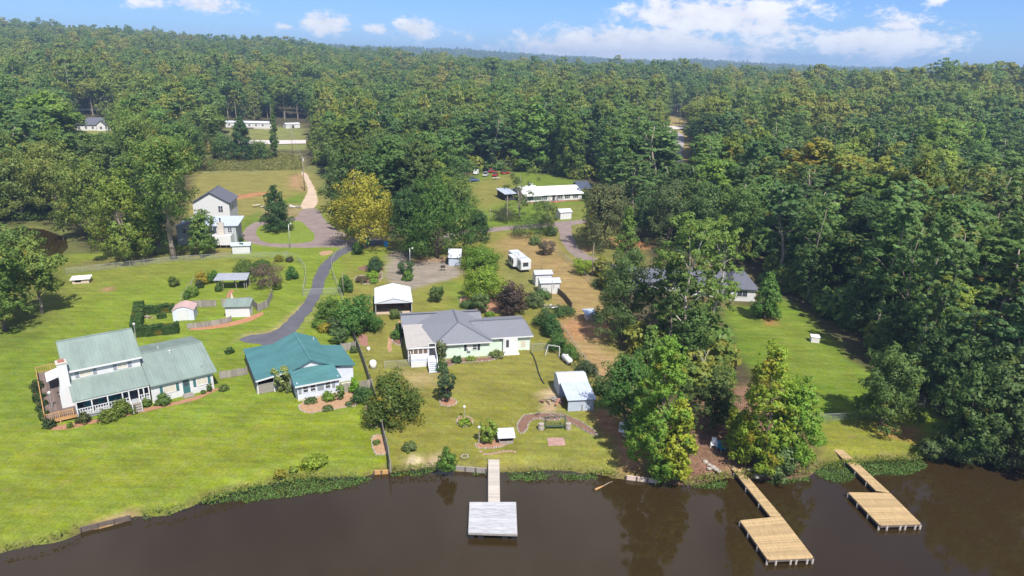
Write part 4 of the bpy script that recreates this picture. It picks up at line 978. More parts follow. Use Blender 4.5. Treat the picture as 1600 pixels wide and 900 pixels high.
for i, (x, y, mt, lb) in enumerate(((-8.0, 2.2, 'black', 'black chair at the left end of the screened porch'), (-7.1, 2.3, 'chair_teal', 'leftmost teal chair on the screened porch'), (-5.6, 2.3, 'chair_teal', 'second teal chair from the left on the screened porch'), (-4.4, 2.3, 'chair_teal', 'third teal chair from the left on the screened porch'), (-3.7, 2.4, 'chair_teal', 'rightmost teal chair on the screened porch'))):
    if 'chair_teal' not in M: M['chair_teal'] = mat_plain('teal_plastic', (.04, .22, .22), .5, .1)
    p = H1M @ Vector((x, y, .58)); rocking_chair(p, H1A+.1*i-.2, mt, lb)
def grill(loc, rz, label):
    g = thing('grill', label, 'grill', loc, rz)
    MB().tube([(-.4, 0, .95), (-.36, 0, 1.0), (.36, 0, 1.0), (.4, 0, .95)], [.12, .3, .3, .12], 10).build('hood', M['black'], g, smooth=True)
    MB().box(-.75, -.42, -.22, .22, .84, .88).box(.42, .75, -.22, .22, .84, .88).build('side_shelf', M['black'], g)
    for x in (-.35, .35):
        for y in (-.2, .2): MB().box(x-.03, x+.03, y-.03, y+.03, 0, .9).build('leg', M['black'], g)
    return g
grill(H1M @ Vector((-9.4, 7.2, .63)), H1A, 'black grill on the brown deck beside the white chimney')

# ------------------------------------------------------------------ teal-roofed building
def teal_building():
    o, ang, _ = frame((403.6, 615.6), (551, 588))
    h = thing('garage', 'low pale grey building with bright teal metal roof beside the green-roofed house', 'garage', o, ang)
    T = M['teal_roof']; Wl = M['greyblue']
    # main gable (ridge runs front to back)
    gable_roof_y(h, 4.0, 10.4, -1.5, 10.0, 3.05, 4.45, T, .42)
    m = MB(); gable_wall(m, 4.2, 10.2, -1.1, 0, 3.0, 4.3); gable_wall(m, 4.2, 10.2, 9.5, 0, 3.0, 4.3); m.box(4.2, 4.35, -.95, 9.5, 0, 2.95); m.box(10.05, 10.2, -.95, 9.5, 0, 2.95); m.build('wall', M['trim'], h)
    # left carport slope and right lean-to
    roof_plane(h, (-.25, 11.6, 2.28), (-.25, -.6, 2.28), (4.0, -.9, 3.0), (4.0, 10.1, 3.0), T, .1, .42, 'carport_roof')
    MB().bar((-.25, -.62, 2.2), (4.0, -.92, 2.92), .06, .22).build('carport_fascia', M['trim'], h)
    roof_plane(h, (13.5, -1.6, 2.5), (13.5, 6.4, 2.5), (10.4, 6.6, 3.02), (10.4, -1.6, 3.02), T, .1, .42, 'lean_to_roof')
    m = MB(); m.box(10.2, 13.2, -1.2, -1.05, 0, 2.5); m.box(13.05, 13.2, -1.05, 6.0, 0, 2.45); m.box(10.2, 13.05, 5.85, 6.0, 0, 2.45); m.build('lean_to_wall', Wl, h)
    # carport posts and board screen
    for (x, y) in ((0, 0), (0, 3.8), (0, 7.6), (0, 11.2), (2.2, -.2)): MB().box(x-.08, x+.08, y-.08, y+.08, 0, 2.2).build('carport_post', M['trim'], h)
    bm_ = MB().box(0, .17, -.02, .02, .05, 1.5).mesh('board', M['wood_grey'])
    for k in range(22): ob = link('board', bm_, None, h, (.08+k*.185, -.12-.02*(k % 2), 0))
    bm2 = MB().box(-.02, .02, 0, .26, .05, 1.55).mesh('board', M['wood_grey'])
    for k in range(40): link('board', bm2, None, h, (-.10-.02*(k % 2), .1+k*.28, 0))
    MB().box(.1, 4.1, .2, 11, .0, .03).build('carport_floor', M['concrete'], h)
    MB().box(.6, 3.6, 2, 9, .03, 1.25).build('stored_goods', M['dark'], h)
    # sunroom
    m = MB(); m.box(4.55, 10.3, -4.5, -4.35, 0, 2.4); m.box(4.55, 4.7, -4.35, -1.1, 0, 2.6); m.box(10.15, 10.3, -4.35, -1.1, 0, 2.6); m.build('sunroom_wall', Wl, h)
    MB().box(4.5, 10.35, -4.56, -4.5, .0, .28).build('plinth', M['concrete'], h)
    roof_plane(h, (4.2, -4.85, 2.42), (10.6, -4.85, 2.42), (10.3, -1.12, 3.3), (4.2, -1.12, 3.3), M['teal_roof'], .1, .3, 'sunroom_roof')
    MB().box(4.2, 10.6, -4.92, -4.85, 2.22, 2.42).build('sunroom_fascia', M['trim'], h)
    window(h, (5.25, -4.5, 1.05), .8, 1.05, rows=2); window(h, (6.25, -4.5, 1.05), .8, 1.05, rows=2); window(h, (8.3, -4.5, 1.05), .8, 1.05, rows=2)
    for x, w in ((4.68, .42), (7.25, .88), (9.3, .42)): panel(MB(), (x, -4.5, 1.0), (1, 0, 0), (0, -1, 0), 0, w, 0, 1.15, -.01, .04).build('shutter', M['shutter_grey'], h)
    window(h, (4.55, -2.3, 1.0), .8, 1.1, (0, -1, 0), (-1, 0, 0)); window(h, (4.55, -3.3, 1.0), .8, 1.1, (0, -1, 0), (-1, 0, 0))
    MB().lathe([(.05, 0), (.05, .5), (.09, .52), (.09, .6)], 8, (9.7, 8.2, 3.2)).build('vent_pipe', M['trim'], h)
    panel(MB(), (11.2, -1.75, .0), (1, 0, 0), (0, -1, 0), 0, 1.5, 0, .12, 0, .6).build('door_slab', M['concrete'], h)
    return h
teal_building()

# ------------------------------------------------------------------ mint ranch house
def mint_house():
    o, ang, _ = frame((697, 560), (763, 558), 12.5)
    h = thing('house', 'long mint green ranch house with grey shingle roofs and white porch steps', 'house', o, ang)
    S = M['shingle']; W = M['mint']
    # main block
    m = MB(); m.box(-1.6, 7.0, 0, .15, 0, 2.6); m.box(-6.0, -5.85, 2.0, 14.0, 0, 2.6); m.box(-5.85, 7.0, 14.0, 14.15, 0, 2.6); m.box(6.85, 7.0, .15, 14.0, 0, 2.6); m.box(-1.6, -1.45, .15, 6, 0, 2.6); m.build('wall', W, h)
    gable_roof(h, -6.5, 7.25, 7.3, 14.6, 2.66, 3.75, S, None, 10.6)
    for x in (-6.0, 6.85):
        MB().slab([(x, 7.6, 2.5), (x, 14.0, 2.5), (x, 10.6, 3.6)], .13, (1, 0, 0)).build('gable_end', W, h)
    # the hipped front part
    zt = 4.6; hip = (2.45, 3.9, zt); bk = (2.4, 10.0, zt); e = 2.62; x0, x1, y0 = -1.95, 7.45, -.45
    roof_plane(h, (x0, y0, e), (x1, y0, e), hip, hip, S, .1) if False else MB().slab([(x0, y0, e), (x1, y0, e), hip], .1).build('roof', S, h)
    MB().slab([(x1, y0, e), (x1, 11.0, e), bk, hip], .1).build('roof', S, h)
    MB().slab([(x0-3.2, 11.0, e), (x0-3.2, 7.0, e+.02), (x0, y0, e), hip, bk], .1).build('roof', S, h)
    MB().slab([bk, (x1, 11.0, e), (7.2, 14.4, e), (-5, 14.4, e), (x0-3.2, 11.0, e)], .1).build('roof', S, h)
    MB().bar((2.45, 3.9, zt+.03), (2.4, 10, zt+.03), .28, .06).bar(hip, (x1, y0, e+.02), .22, .05).bar(hip, (x0, y0, e+.02), .22, .05).build('ridge_cap', M['slate'], h)
    MB().bar((-6.5, 10.6, 3.79), (7.25, 10.6, 3.79), .25, .05).build('ridge_cap', M['slate'], h)
    MB().box(x0, x1, y0-.06, y0, e-.2, e-.01).build('fascia', M['trim'], h)
    # right wing, set back
    m = MB(); m.box(7.0, 14.0, 1.45, 1.6, 0, 2.6); m.box(13.85, 14.0, 1.6, 10.2, 0, 2.6); m.box(7.0, 13.85, 10.05, 10.2, 0, 2.6)
    m.slab([(13.85, 1.6, 2.6), (13.85, 10.05, 2.6), (13.85, 6.4, 3.65), (13.85, 5.2, 3.65)], .15, (1, 0, 0)); m.build('wing_wall', W, h)
    yr = 5.8
    MB().slab([(6.6, 1.0, 2.62), (14.5, 1.0, 2.62), (13.9, yr, 3.85), (4.6, yr, 3.85)], .1).build('roof', S, h)
    MB().slab([(14.5, 10.5, 2.62), (5.5, 10.5, 2.62), (4.6, yr, 3.85), (13.9, yr, 3.85)], .1).build('roof', S, h)
    MB().slab([(14.5, 1.0, 2.62), (14.6, yr, 2.9), (14.5, 10.5, 2.62), (13.9, yr, 3.85)], .1).build('roof', S, h)
    MB().bar((4.6, yr, 3.88), (13.9, yr, 3.88), .25, .06).build('ridge_cap', M['slate'], h)
    MB().box(7.45, 14.5, .94, 1.0, 2.42, 2.61).build('fascia', M['trim'], h)
    MB().box(13.95, 14.05, 1.36, 1.45, .1, 2.45).box(13.5, 14.05, 1.32, 1.42, 0, .1).build('downspout', M['trim'], h)
    # porch on the left with its lean-to roof
    roof_plane(h, (-6.25, -1.0, 2.62), (-1.7, -.6, 2.66), (-1.9, 7.4, 3.2), (-6.35, 7.4, 3.2), M['porch_roof'], .12, .9, 'porch_roof', .04, .02)
    MB().box(-6.2, -1.75, -.98, -.85, 2.34, 2.54).build('porch_fascia', M['trim'], h)
    MB().box(-6.0, -1.6, -.8, 6, .95, 1.05).build('porch_floor', M['wood_grey'], h)
    m = MB(); m.box(-6.0, -2.9, -.8, -.68, 0, 1.4); m.box(-6.0, -5.88, -.68, 6, 0, 1.4); m.build('porch_wall', M['trim'], h)
    MB().box(-5.85, -2.95, -.77, -.71, 1.41, 2.3).build('screen', M['screen'], h)
    for x in (-5.95, -5.2, -4.45, -3.7, -2.95, -1.7): MB().box(x-.06, x+.06, -.82, -.66, 1.0, 2.35).build('porch_post', M['trim'], h)
    door(h, (-2.75, -.72, 1.05), .95, 1.95, 'dark')
    MB().box(-5.8, -1.65, 5.9, 6.0, 1, 2.6).build('porch_back', M['wood_dark'], h)
    # landing, stair and white rails
    MB().box(-5.7, -1.75, -2.6, -.82, .92, 1.0).build('landing', M['deck_pale'], h)
    m = MB(); m.box(-5.7, -3.2, -2.6, -2.5, .0, .92); m.box(-5.7, -5.6, -2.5, -.85, 0, .92); m.build('landing_skirt', M['trim'], h)
    stairs(h, -3.1, -1.75, -2.6, -5.0, .95, 'deck_pale', 6)
    railing(h, [(-5.65, -.9, 1.0), (-5.65, -2.55, 1.0), (-4.4, -2.55, 1.0), (-3.15, -2.55, 1.0)], .9, 'trim', .17, .11, 'landing_railing', .06)
    for x in (-3.12, -1.73): MB().bar((x, -2.55, 1.9), (x, -5.0, .95), .08, .08).bar((x, -2.55, 1.2), (x, -5.0, .25), .06, .06).bar((x, -5.0, 0), (x, -5.0, 1.05), .11, .11, (0, 1, 0)).bar((x, -2.55, .9), (x, -2.55, 2.0), .11, .11, (0, 1, 0)).build('stair_rail', M['trim'], h)
    railing(h, [(-1.73, -.9, 1.0), (-1.73, -2.55, 1.0)], .9, 'trim', .17, .11, 'landing_railing', .06)
    # openings
    window(h, (3.35, 0, 1.15), .72, 1.0, pane='blind', rows=2); window(h, (4.2, 0, 1.15), .8, 1.0, rows=2)
    for x in (2.9, 5.06): panel(MB(), (x, 0, 1.1), (1, 0, 0), (0, -1, 0), 0, .4, 0, 1.1, -.01, .04).build('shutter', M['shutter_black'], h)
    panel(MB(), (3.45, 0, 1.2), (1, 0, 0), (0, -1, 0), 0, .5, 0, .38, .07, .4).build('air_conditioner', M['trim'], h)
    MB().box(9.45, 11.85, .95, 1.45, 0, 2.5).build('entry', M['trim'], h)
    door(h, (9.75, .95, .35), .8, 1.95, 'trim', glass=.25); 
    MB().box(9.4, 11.9, -.35, .93, 0, .16).box(9.55, 11.6, -.05, .93, .16, .32).build('door_step', M['concrete_pale'], h)
    panel(MB(), (12.5, 1.45, .5), (1, 0, 0), (0, -1, 0), 0, .8, 0, 1.15, -.01, .03).build('wall_panel', M['blind'], h)
    panel(MB(), (9.0, 1.45, 1.9), (1, 0, 0), (0, -1, 0), 0, .14, 0, .3, 0, .14).build('wall_lamp', M['dark'], h)
    panel(MB(), (2.1, 0, 1.65), (1, 0, 0), (0, -1, 0), 0, .25, 0, .3, 0, .1).build('wall_lamp', M['blind'], h)
    MB().lathe([(.08, 0), (.08, .4)], 8, (-.3, 1.6, 3.0)).build('vent_pipe', M['black'], h)
    return h
M['screen'] = mat_plain('insect_screen', (.13, .085, .055), .6, .2); M['deck_pale'] = mat_plain('pale_blue_deck', (.55, .61, .70), .7, .1, 2)
mint_house()

# ------------------------------------------------------------------ sheds, carport, pavilion
def carport():
    o, ang, L_ = frame((587, 492), (644, 492)); ang += R(7); L_ = 6.7
    h = thing('carport', 'white metal carport with open front beside the gravel drive', 'carport', o, ang); D = 9.0
    gable_roof_y(h, -.15, L_+.15, -.2, D, 2.25, 3.15, M['metal_white'], .5, .05)
    m = MB(); gable_wall(m, .1, L_-.1, D-.2, 0, 2.2, 3.05, .04); m.box(0, .05, .1, D-.25, 0, 2.2); m.box(L_-.05, L_, .1, D-.25, 0, 2.2); m.build('side_sheet', M['metal_white'], h)
    m = MB()
    for y in (.05, D*.33, D*.66, D-.3):
        for x in (.09, L_-.09): m.box(x-.04, x+.04, y, y+.08, 0, 2.2)
    m.build('frame', M['steel'], h)
    MB().slab([(0, -.15, 2.18), (L_, -.15, 2.18), (L_/2, -.15, 3.0)], .03, (0, 1, 0)).build('gable_sheet', M['metal_white'], h)
    MB().box(.15, L_-.15, .1, D-.3, .01, .04).build('floor', M['dirt_road'], h)
    MB().box(5.3, 6.3, 2, 5, .04, 1.6).box(4.1, 5.2, 5, 8, .04, .9).build('stored_goods', M['wood_dark'], h)
carport()
def lake_shed():
    o, ang, L_ = frame((887, 643), (927, 641))
    h = thing('shed', 'pale blue metal shed with open lean-to near the lake', 'shed', o, ang)
    w = M['metal_blue']; rf = M['metal_white']
    m = MB(); m.box(0, 3.6, 0, .06, 0, 1.75); m.box(3.54, 3.6, .06, 4.0, 0, 1.85); m.build('lean_to_wall', w, h)
    for k in range(12): MB().box(.02+k*.3, .07+k*.3, -.03, 0, .05, 1.72).build('seam', w, h)
    roof_plane(h, (-.15, -.25, 1.8), (3.85, -.25, 1.8), (3.8, 4.35, 2.35), (-.25, 4.35, 2.35), M['metal_blue'], .05, .6, 'lean_to_roof', .03, .02)
    for x in (.05, 3.55): MB().box(x-.05, x+.05, .1, .2, 0, 1.8).build('post', M['wood_grey'], h)
    m = MB(); m.box(-.3, 3.75, 4.3, 4.36, 0, 2.1); m.box(-.3, 3.75, 7.94, 8.0, 0, 2.1)
    for x in (-.3, 3.69): m.slab([(x, 4.36, 0), (x, 7.94, 0), (x, 7.94, 2.05), (x, 7.2, 2.5), (x, 6.15, 2.75), (x, 5.1, 2.5), (x, 4.36, 2.05)], .06, (1, 0, 0))
    m.build('wall', w, h)
    for a, b in (((4.2, 2.1), (5.1, 2.55)), ((5.1, 2.55), (6.15, 2.8)), ((6.15, 2.8), (7.2, 2.55)), ((7.2, 2.55), (8.1, 2.1))):
        MB().slab([(-.42, a[0], a[1]), (3.85, a[0], a[1]), (3.85, b[0], b[1]), (-.42, b[0], b[1])], .05).build('roof', rf, h)
    door(h, (-.3, 7.0, .05), 1.6, 1.85, 'metal_blue', (0, -1, 0), (-1, 0, 0))
    MB().box(1.9, 2.05, -.07, -.03, .1, .95).build('board', M['wood_grey'], h)
    return Matrix.Translation(o) @ Matrix.Rotation(ang, 4, 'Z'), ang
LS, LSA = lake_shed()
def gable_shed(name, a, b, depth, wall, roof, he, hr, label, dm=None, dw=1.4, ridge='y', cat='shed', ang=None, base=None, gambrel=False, rib=None, win=None):
    p = G(*a); q = G(*b); o = Vector((p[0], p[1], p[2])); an = math.atan2(q[1]-p[1], q[0]-p[0]) if ang is None else R(ang); L_ = math.hypot(q[0]-p[0], q[1]-p[1])
    h = thing(name, label, cat, o, an); m = MB(); mid = he+(hr-he)*.62
    if ridge == 'y':
        for y in (0, depth-.1):
            if gambrel: m.slab([(0, y, 0), (L_, y, 0), (L_, y, he), (L_*.78, y, mid), (L_/2, y, hr), (L_*.22, y, mid), (0, y, he)], .1, (0, 1, 0))
            else: gable_wall(m, 0, L_, y, 0, he, hr, .1)
        m.box(0, .1, .1, depth-.1, 0, he); m.box(L_-.1, L_, .1, depth-.1, 0, he)
        if gambrel:
            for P1, P2 in (((-.12, he-.02), (L_*.22, mid+.05)), ((L_*.22, mid+.05), (L_/2, hr+.06)), ((L_/2, hr+.06), (L_*.78, mid+.05)), ((L_*.78, mid+.05), (L_+.12, he-.02))):
                MB().slab([(P1[0], depth+.12, P1[1]), (P1[0], -.12, P1[1]), (P2[0], -.12, P2[1]), (P2[0], depth+.12, P2[1])], .05).build('roof', M[roof], h)
        else: gable_roof_y(h, -.15, L_+.15, -.2, depth+.2, he, hr+.07, M[roof], rib, .06, cap=False)
    else:
        m.box(0, L_, 0, .1, 0, he); m.box(0, L_, depth-.1, depth, 0, he)
        for x in (0, L_-.1): m.slab([(x, .1, 0), (x, depth-.1, 0), (x, depth-.1, he), (x, depth/2, hr), (x, .1, he)], .1, (1, 0, 0))
        gable_roof(h, -.2, L_+.2, -.25, depth+.25, he, hr+.07, M[roof], rib, None, .06, False)
    m.build('wall', M[wall], h)
    if wall == 'white' and L_ < 7:
        for x in (-.02, L_-.06): MB().box(x, x+.08, -.03, 0, 0, he).build('corner_trim', M['dark'], h)
    if dm: door(h, (L_/2-dw/2, 0, .05), dw, min(1.9, he*.95), dm)
    if win: window(h, (win[0], 0, win[1]), win[2], win[3])
    return h
gable_shed('shed', (271, 502), (304, 500), 3.2, 'greyblue', 'pink_roof', 1.95, 2.65, 'small pale grey shed with dusty pink roof and double door in the pool garden', 'trim', 1.7, gambrel=True) if M.setdefault('pink_roof', mat_plain('dusty_pink_roof', (.42, .29, .27), .8, .12)) else None
def pool_house():
    o, ang, L_ = frame((353, 496), (391, 495)); h = thing('pool_house', 'small white pool shed with pale green metal roof behind the low fence', 'shed', o, ang)
    m = MB(); m.box(0, 4.2, 0, .1, 0, 2.1); m.box(0, 4.2, 2.3, 2.4, 0, 2.6); 
    for x in (0, 4.1): m.slab([(x, .1, 0), (x, 2.3, 0), (x, 2.3, 2.6), (x, .1, 2.1)], .1, (1, 0, 0))
    m.build('wall', M['trim'], h); roof_plane(h, (-.2, -.35, 2.12), (4.4, -.35, 2.12), (4.4, 2.6, 2.75), (-.2, 2.6, 2.75), M['green_roof'], .06, .3)
    panel(MB(), (-.01, 1.6, .1), (0, -1, 0), (-1, 0, 0), 0, .9, 0, 1.9, 0, .04).build('door', M['shutter_grey'], h)
pool_house()
def pavilion():
    o, ang, L_ = frame((338, 453), (384, 452)); h = thing('garden_pavilion', 'open garden pavilion with flat grey metal roof on thin posts', 'pavilion', o, ang)
    roof_plane(h, (-.2, -.6, 2.2), (6.2, -.6, 2.2), (6.0, 3.2, 2.55), (-.1, 3.2, 2.55), M['metal_grey'], .07, .5)
    for x in (.1, 1.4, 3.9, 5.5, 5.9):
        MB().box(x-.06, x+.06, -.06, .06, 0, 2.2).build('post', M['wood_grey'], h)
    for x in (.1, 2.9, 5.9): MB().box(x-.06, x+.06, 2.9, 3.02, 0, 2.45).build('post', M['wood_grey'], h)
    MB().box(.1, 5.9, -.06, .06, 2.02, 2.14).box(.1, 5.9, 2.9, 3.02, 2.28, 2.4).build('beam', M['wood_grey'], h)
    b = MB().box(3.9, 5.9, 2.2, 2.7, .4, .46).box(3.9, 5.9, 2.65, 2.72, .46, .95); [b.box(x-.04, x+.04, 2.25, 2.65, 0, .4) for x in (4.1, 5.7)]; b.build('bench', M['wood_dark'], h)
pavilion()
def dog_house():
    p = G(113, 444); h = thing('dog_house', 'small low shelter with white slab roof alone on the lawn', 'shelter', (p[0], p[1], 0), R(20))
    m = MB(); m.box(0, 3.0, 0, .12, .0, .25); m.box(0, .5, 0, .12, .25, .95); m.box(1.6, 3.0, 0, .12, .25, .95); m.box(0, .12, .12, 1.8, 0, .95); m.box(2.88, 3.0, .12, 1.8, 0, .95); m.box(0, 3.0, 1.8, 1.92, 0, .95); m.build('wall', M['brick_pale'], h)
    MB().slab([(-.3, -.3, .96), (3.3, -.3, 1.0), (3.3, 2.2, 1.14), (-.3, 2.2, 1.1)], .1).build('roof', M['concrete_pale'], h)
M['brick_pale'] = mat_plain('pale_block', (.50, .40, .33), .9, .2, 3)
dog_house()
gable_shed('shed', (363, 397), (391.5, 396), 2.6, 'white', 'metal_blue', 2.0, 2.5, 'small white shed with flat pale roof in front of the grey farmhouse', None, ridge='x')
gable_shed('shed', (875, 343), (893, 342), 3.4, 'white', 'metal_white', 2.2, 2.9, 'tiny white shed on the lawn below the white-roofed ranch house', None, ridge='x')
gable_shed('shed', (701, 415), (719, 416), 6.0, 'metal_blue', 'metal_white', 2.0, 3.2, 'white-roofed shed half hidden by the round green tree', None, ridge='x', ang=2)
gable_shed('shed', (844.5, 459.5), (874.5, 458.5), 2.6, 'white', 'metal_blue', 2.4, 3.0, 'front white shed of the pair above the burgundy shrub', None, ridge='x', gambrel=False, win=(2.6, 1.2, .3, .8))
gable_shed('shed', (836, 447), (862, 446), 2.4, 'white', 'metal_blue', 2.6, 3.1, 'rear white shed of the pair beside the camper', None, ridge='x')
def utility_box():
    p = G(917, 501); h = thing('pump_house', 'small cream box with blue-grey lid on the dry grass', 'pump house', (p[0], p[1], 0), R(12))
    MB().box(0, 1.7, 0, 1.9, 0, 1.2).build('body', M['brick_cream'], h); MB().slab([(-.35, -.3, 1.2), (2.0, -.3, 1.2), (2.0, 2.3, 1.5), (-.35, 2.3, 1.5)], .09).build('lid', M['metal_lid'], h)
    MB().box(.3, .7, -.02, .0, .05, .25).build('opening', M['mulch'], h)
M['brick_cream'] = mat_plain('cream_block', (.62, .56, .47), .9, .15); M['metal_lid'] = mat_plain('blue_grey_lid', (.33, .38, .46), .5, .12)
utility_box()
def meter_box():
    p = G(1267, 535); h = thing('pump_cover', 'pale grey square box standing alone on the right lawn', 'box', (p[0], p[1], 0), R(-12))
    MB().box(0, 1.35, 0, 1.2, 0, 1.05).build('body', M['brick_pg'], h); MB().slab([(-.08, -.08, 1.05), (1.43, -.08, 1.05), (1.43, 1.28, 1.12), (-.08, 1.28, 1.12)], .06).build('lid', M['concrete_pale'], h)
M['brick_pg'] = mat_plain('pale_grey_block', (.58, .56, .55), .85, .12)
meter_box()

# ------------------------------------------------------------------ farther houses
def ranch():
    p = G(820, 318); ang = R(22.6); h = thing('house', 'long white ranch house with brilliant white roof and black shutters', 'house', (p[0], p[1], 0), ang)
    W = M['white']; rf = M['roof_white']
    m = MB(); m.box(0, 21.5, 0, .15, 0, 2.6); m.box(0, 21.5, 10.85, 11, 0, 2.6)
    for x in (0, 21.35): m.slab([(x, .15, 0), (x, 10.85, 0), (x, 10.85, 2.6), (x, 5.5, 4.4), (x, .15, 2.6)], .15, (1, 0, 0))
    m.build('wall', W, h)
    gable_roof(h, 1.5, 22.0, -.6, 11.6, 2.62, 4.5, rf, .6)
    gable_roof(h, -.6, 6.2, -1.2, 12.0, 2.66, 4.9, rf, .6)
    MB().box(-.05, 21.55, -.08, -.02, 0, .4).build('plinth', M['brick'], h)
    for x in (1.4, 6.8, 15.4, 18.6): window(h, (x, 0, .95), 1.0, 1.3, shut='shutter_black', sw=.4)
    door(h, (10.2, 0, .3), .95, 2.0, 'shutter_black'); window(h, (12.2, 0, 1), 1.2, 1.2, shut='shutter_black')
    for x in (9, 11.6, 14.2): MB().box(x-.08, x+.08, -.5, -.36, .2, 2.5).build('porch_post', M['trim'], h)
    MB().box(8.8, 14.4, -.9, -.02, 0, .22).box(10.1, 11.4, -1.5, -.9, 0, .12).build('stoop', M['brick'], h)
    MB().box(4.0, 5.2, 5.8, 6.8, 4.4, 5.7).build('chimney', M['trim'], h)
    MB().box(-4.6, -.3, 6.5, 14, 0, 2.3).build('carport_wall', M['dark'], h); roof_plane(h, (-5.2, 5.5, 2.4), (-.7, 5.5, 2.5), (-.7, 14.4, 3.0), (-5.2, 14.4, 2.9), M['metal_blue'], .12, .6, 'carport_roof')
    pass
M['roof_white'] = mat_plain('white_coated_roof', (.68, .68, .69), .6, .04)
ranch()
def solar():
    p = G(906, 305); h = thing('solar_array', 'dark tilted solar panels beside the white-roofed ranch house', 'solar panels', (p[0], p[1], 0), R(20))
    for k in range(3): MB().slab([(k*1.75, 0, 2.2), (k*1.75+1.68, 0, 2.2), (k*1.75+1.68, 5.5, 4.2), (k*1.75, 5.5, 4.2)], .08).build('panel', M['solar'], h)
    for x in (.3, 2.6, 4.9):
        MB().box(x-.06, x+.06, .4, .52, 0, 2.3).build('post', M['steel'], h); MB().box(x-.06, x+.06, 4.9, 5.02, 0, 3.9).build('post', M['steel'], h)
M['solar'] = mat_plain('solar_glass', (.05, .065, .10), .15, .3, .8, spec=.6)
solar()
def farmhouse():
    # raised one-storey front part with lattice deck, tall white block behind
    p = G(314, 389); ang = R(9); h = thing('house', 'grey and white farmhouse with tall dark-roofed gable block and white skirted deck', 'house', (p[0], p[1], 0), ang)
    W = M['white']; g = M['grey_wall']
    MB().box(.0, 7.0, .3, 4.0, 2.45, 2.55).build('deck', M['trim'], h)
    m = MB(); m.slab([(-.1, .2, .8), (7.1, .2, .8), (7.1, .25, 3.1), (-.1, .25, 3.1)], .06, (0, 1, 0)); m.slab([(7.04, .26, .8), (7.04, 3.8, .8), (7.04, 3.8, 3.1), (7.04, .26, 3.1)], .06, (1, 0, 0)); m.build('deck_skirt', M['trim'], h)
    for x in (.3, 1.7, 3.1, 4.5, 5.9, 6.9): MB().box(x-.08, x+.08, .3, .46, 0, 2.4).build('deck_post', M['wood_dark'], h)
    m = MB(); m.box(.8, 7.6, 4.0, 4.15, 0, 4.9); m.box(7.45, 7.6, 4.15, 10, 0, 4.9); m.slab([(-6.5, 4.4, 0), (.8, 4.4, 0), (.8, 4.4, 4.5), (-2.85, 4.4, 5.9), (-6.5, 4.4, 4.5)], .15, (0, 1, 0)); m.build('front_wall', g, h)
    roof_plane(h, (.4, 3.6, 4.9), (8.3, 3.6, 4.9), (8.7, 9.6, 6.1), (-1.5, 9.6, 6.1), M['metal_blue'], .1, .5)
    roof_plane(h, (-6.9, 11, 4.5), (-6.9, 3.9, 4.5), (-2.85, 3.9, 6.05), (-2.85, 11, 6.05), M['metal_blue'], .1, .5); roof_plane(h, (1.3, 3.9, 4.5), (1.3, 11, 4.5), (-2.85, 11, 6.05), (-2.85, 3.9, 6.05), M['metal_blue'], .1, .5)
    MB().box(3.4, 4.9, 3.3, 3.95, 0, 5.8).build('chimney', M['concrete'], h); MB().lathe([(.16, 0), (.16, .8), (.24, .82), (.24, 1.0)], 8, (4.15, 3.65, 5.8)).build('flue', M['dark'], h)
    window(h, (1.2, 4.0, 2.8), 1.9, 1.7, cols=2, rows=1); window(h, (5.6, 4.0, 3.0), 1.1, 1.4, cols=2); window(h, (-1.2, 4.4, 2.8), 1.0, 1.4); window(h, (-5.2, 4.4, 2.8), 1.0, 1.4)
    # tall block
    m = MB(); gable_wall(m, -6.6, 2.6, 20, 0, 7.6, 10.2); m.box(2.45, 2.6, 20.15, 29, 0, 7.6); m.box(-6.6, -6.45, 20.15, 29, 0, 7.6); gable_wall(m, -6.6, 2.6, 29, 0, 7.6, 10.2); m.build('tall_wall', W, h)
    gable_roof_y(h, -7.1, 3.1, 19.5, 29.6, 7.4, 10.4, M['slate'])
    window(h, (-.3, 20, 4.8), 1.3, 1.8, cols=2); window(h, (2.6, 23, 4.6), 1.2, 1.6, (0, 1, 0), (1, 0, 0))
farmhouse()
def hip_house(name, px, py, wpx, ang, wall, roof, label, eh=2.8, rh=6.0, depth=10, gable=True, wins=3):
    p = G(px, py); s = pxm(p); L_ = wpx/s; h = thing(name, label, 'house', tuple(p), R(ang))
    m = MB(); m.box(0, L_, 0, .2, -1, eh); m.box(0, L_, depth-.2, depth, -1, eh); m.box(0, .2, .2, depth-.2, -1, eh); m.box(L_-.2, L_, .2, depth-.2, -1, eh); m.build('wall', M[wall], h)
    a = depth*.42; e = .5
    for pts in (((-e, -e, eh), (L_+e, -e, eh), (L_-a, depth/2, rh), (a, depth/2, rh)), ((L_+e, depth+e, eh), (-e, depth+e, eh), (a, depth/2, rh), (L_-a, depth/2, rh)), ((-e, depth+e, eh), (-e, -e, eh), (a, depth/2, rh)), ((L_+e, -e, eh), (L_+e, depth+e, eh), (L_-a, depth/2, rh))):
        MB().slab(list(pts), .15).build('roof', M[roof], h)
    if gable:
        gx = L_*.62; gable_wall(m2 := MB(), gx, gx+L_*.24, -1.4, -1, eh, eh+2.0, .2); m2.build('gable_front', M[wall], h); gable_roof_y(h, gx-.4, gx+L_*.24+.4, -1.8, depth/2, eh, eh+2.3, M[roof])
        window(h, (gx+L_*.08, -1.4, .9), 1.3, 1.5)
    for k in range(wins): window(h, (1.2+k*L_*.19, 0, .9), 1.2, 1.5)
    door(h, (L_*.9, 0, 0), 1.0, 2.0, 'dark')
    return h
hip_house('house', 119, 204, 50, 14, 'white', 'slate', 'distant white house with dark hipped roof among the left trees', 3.2, 6.8, 13)
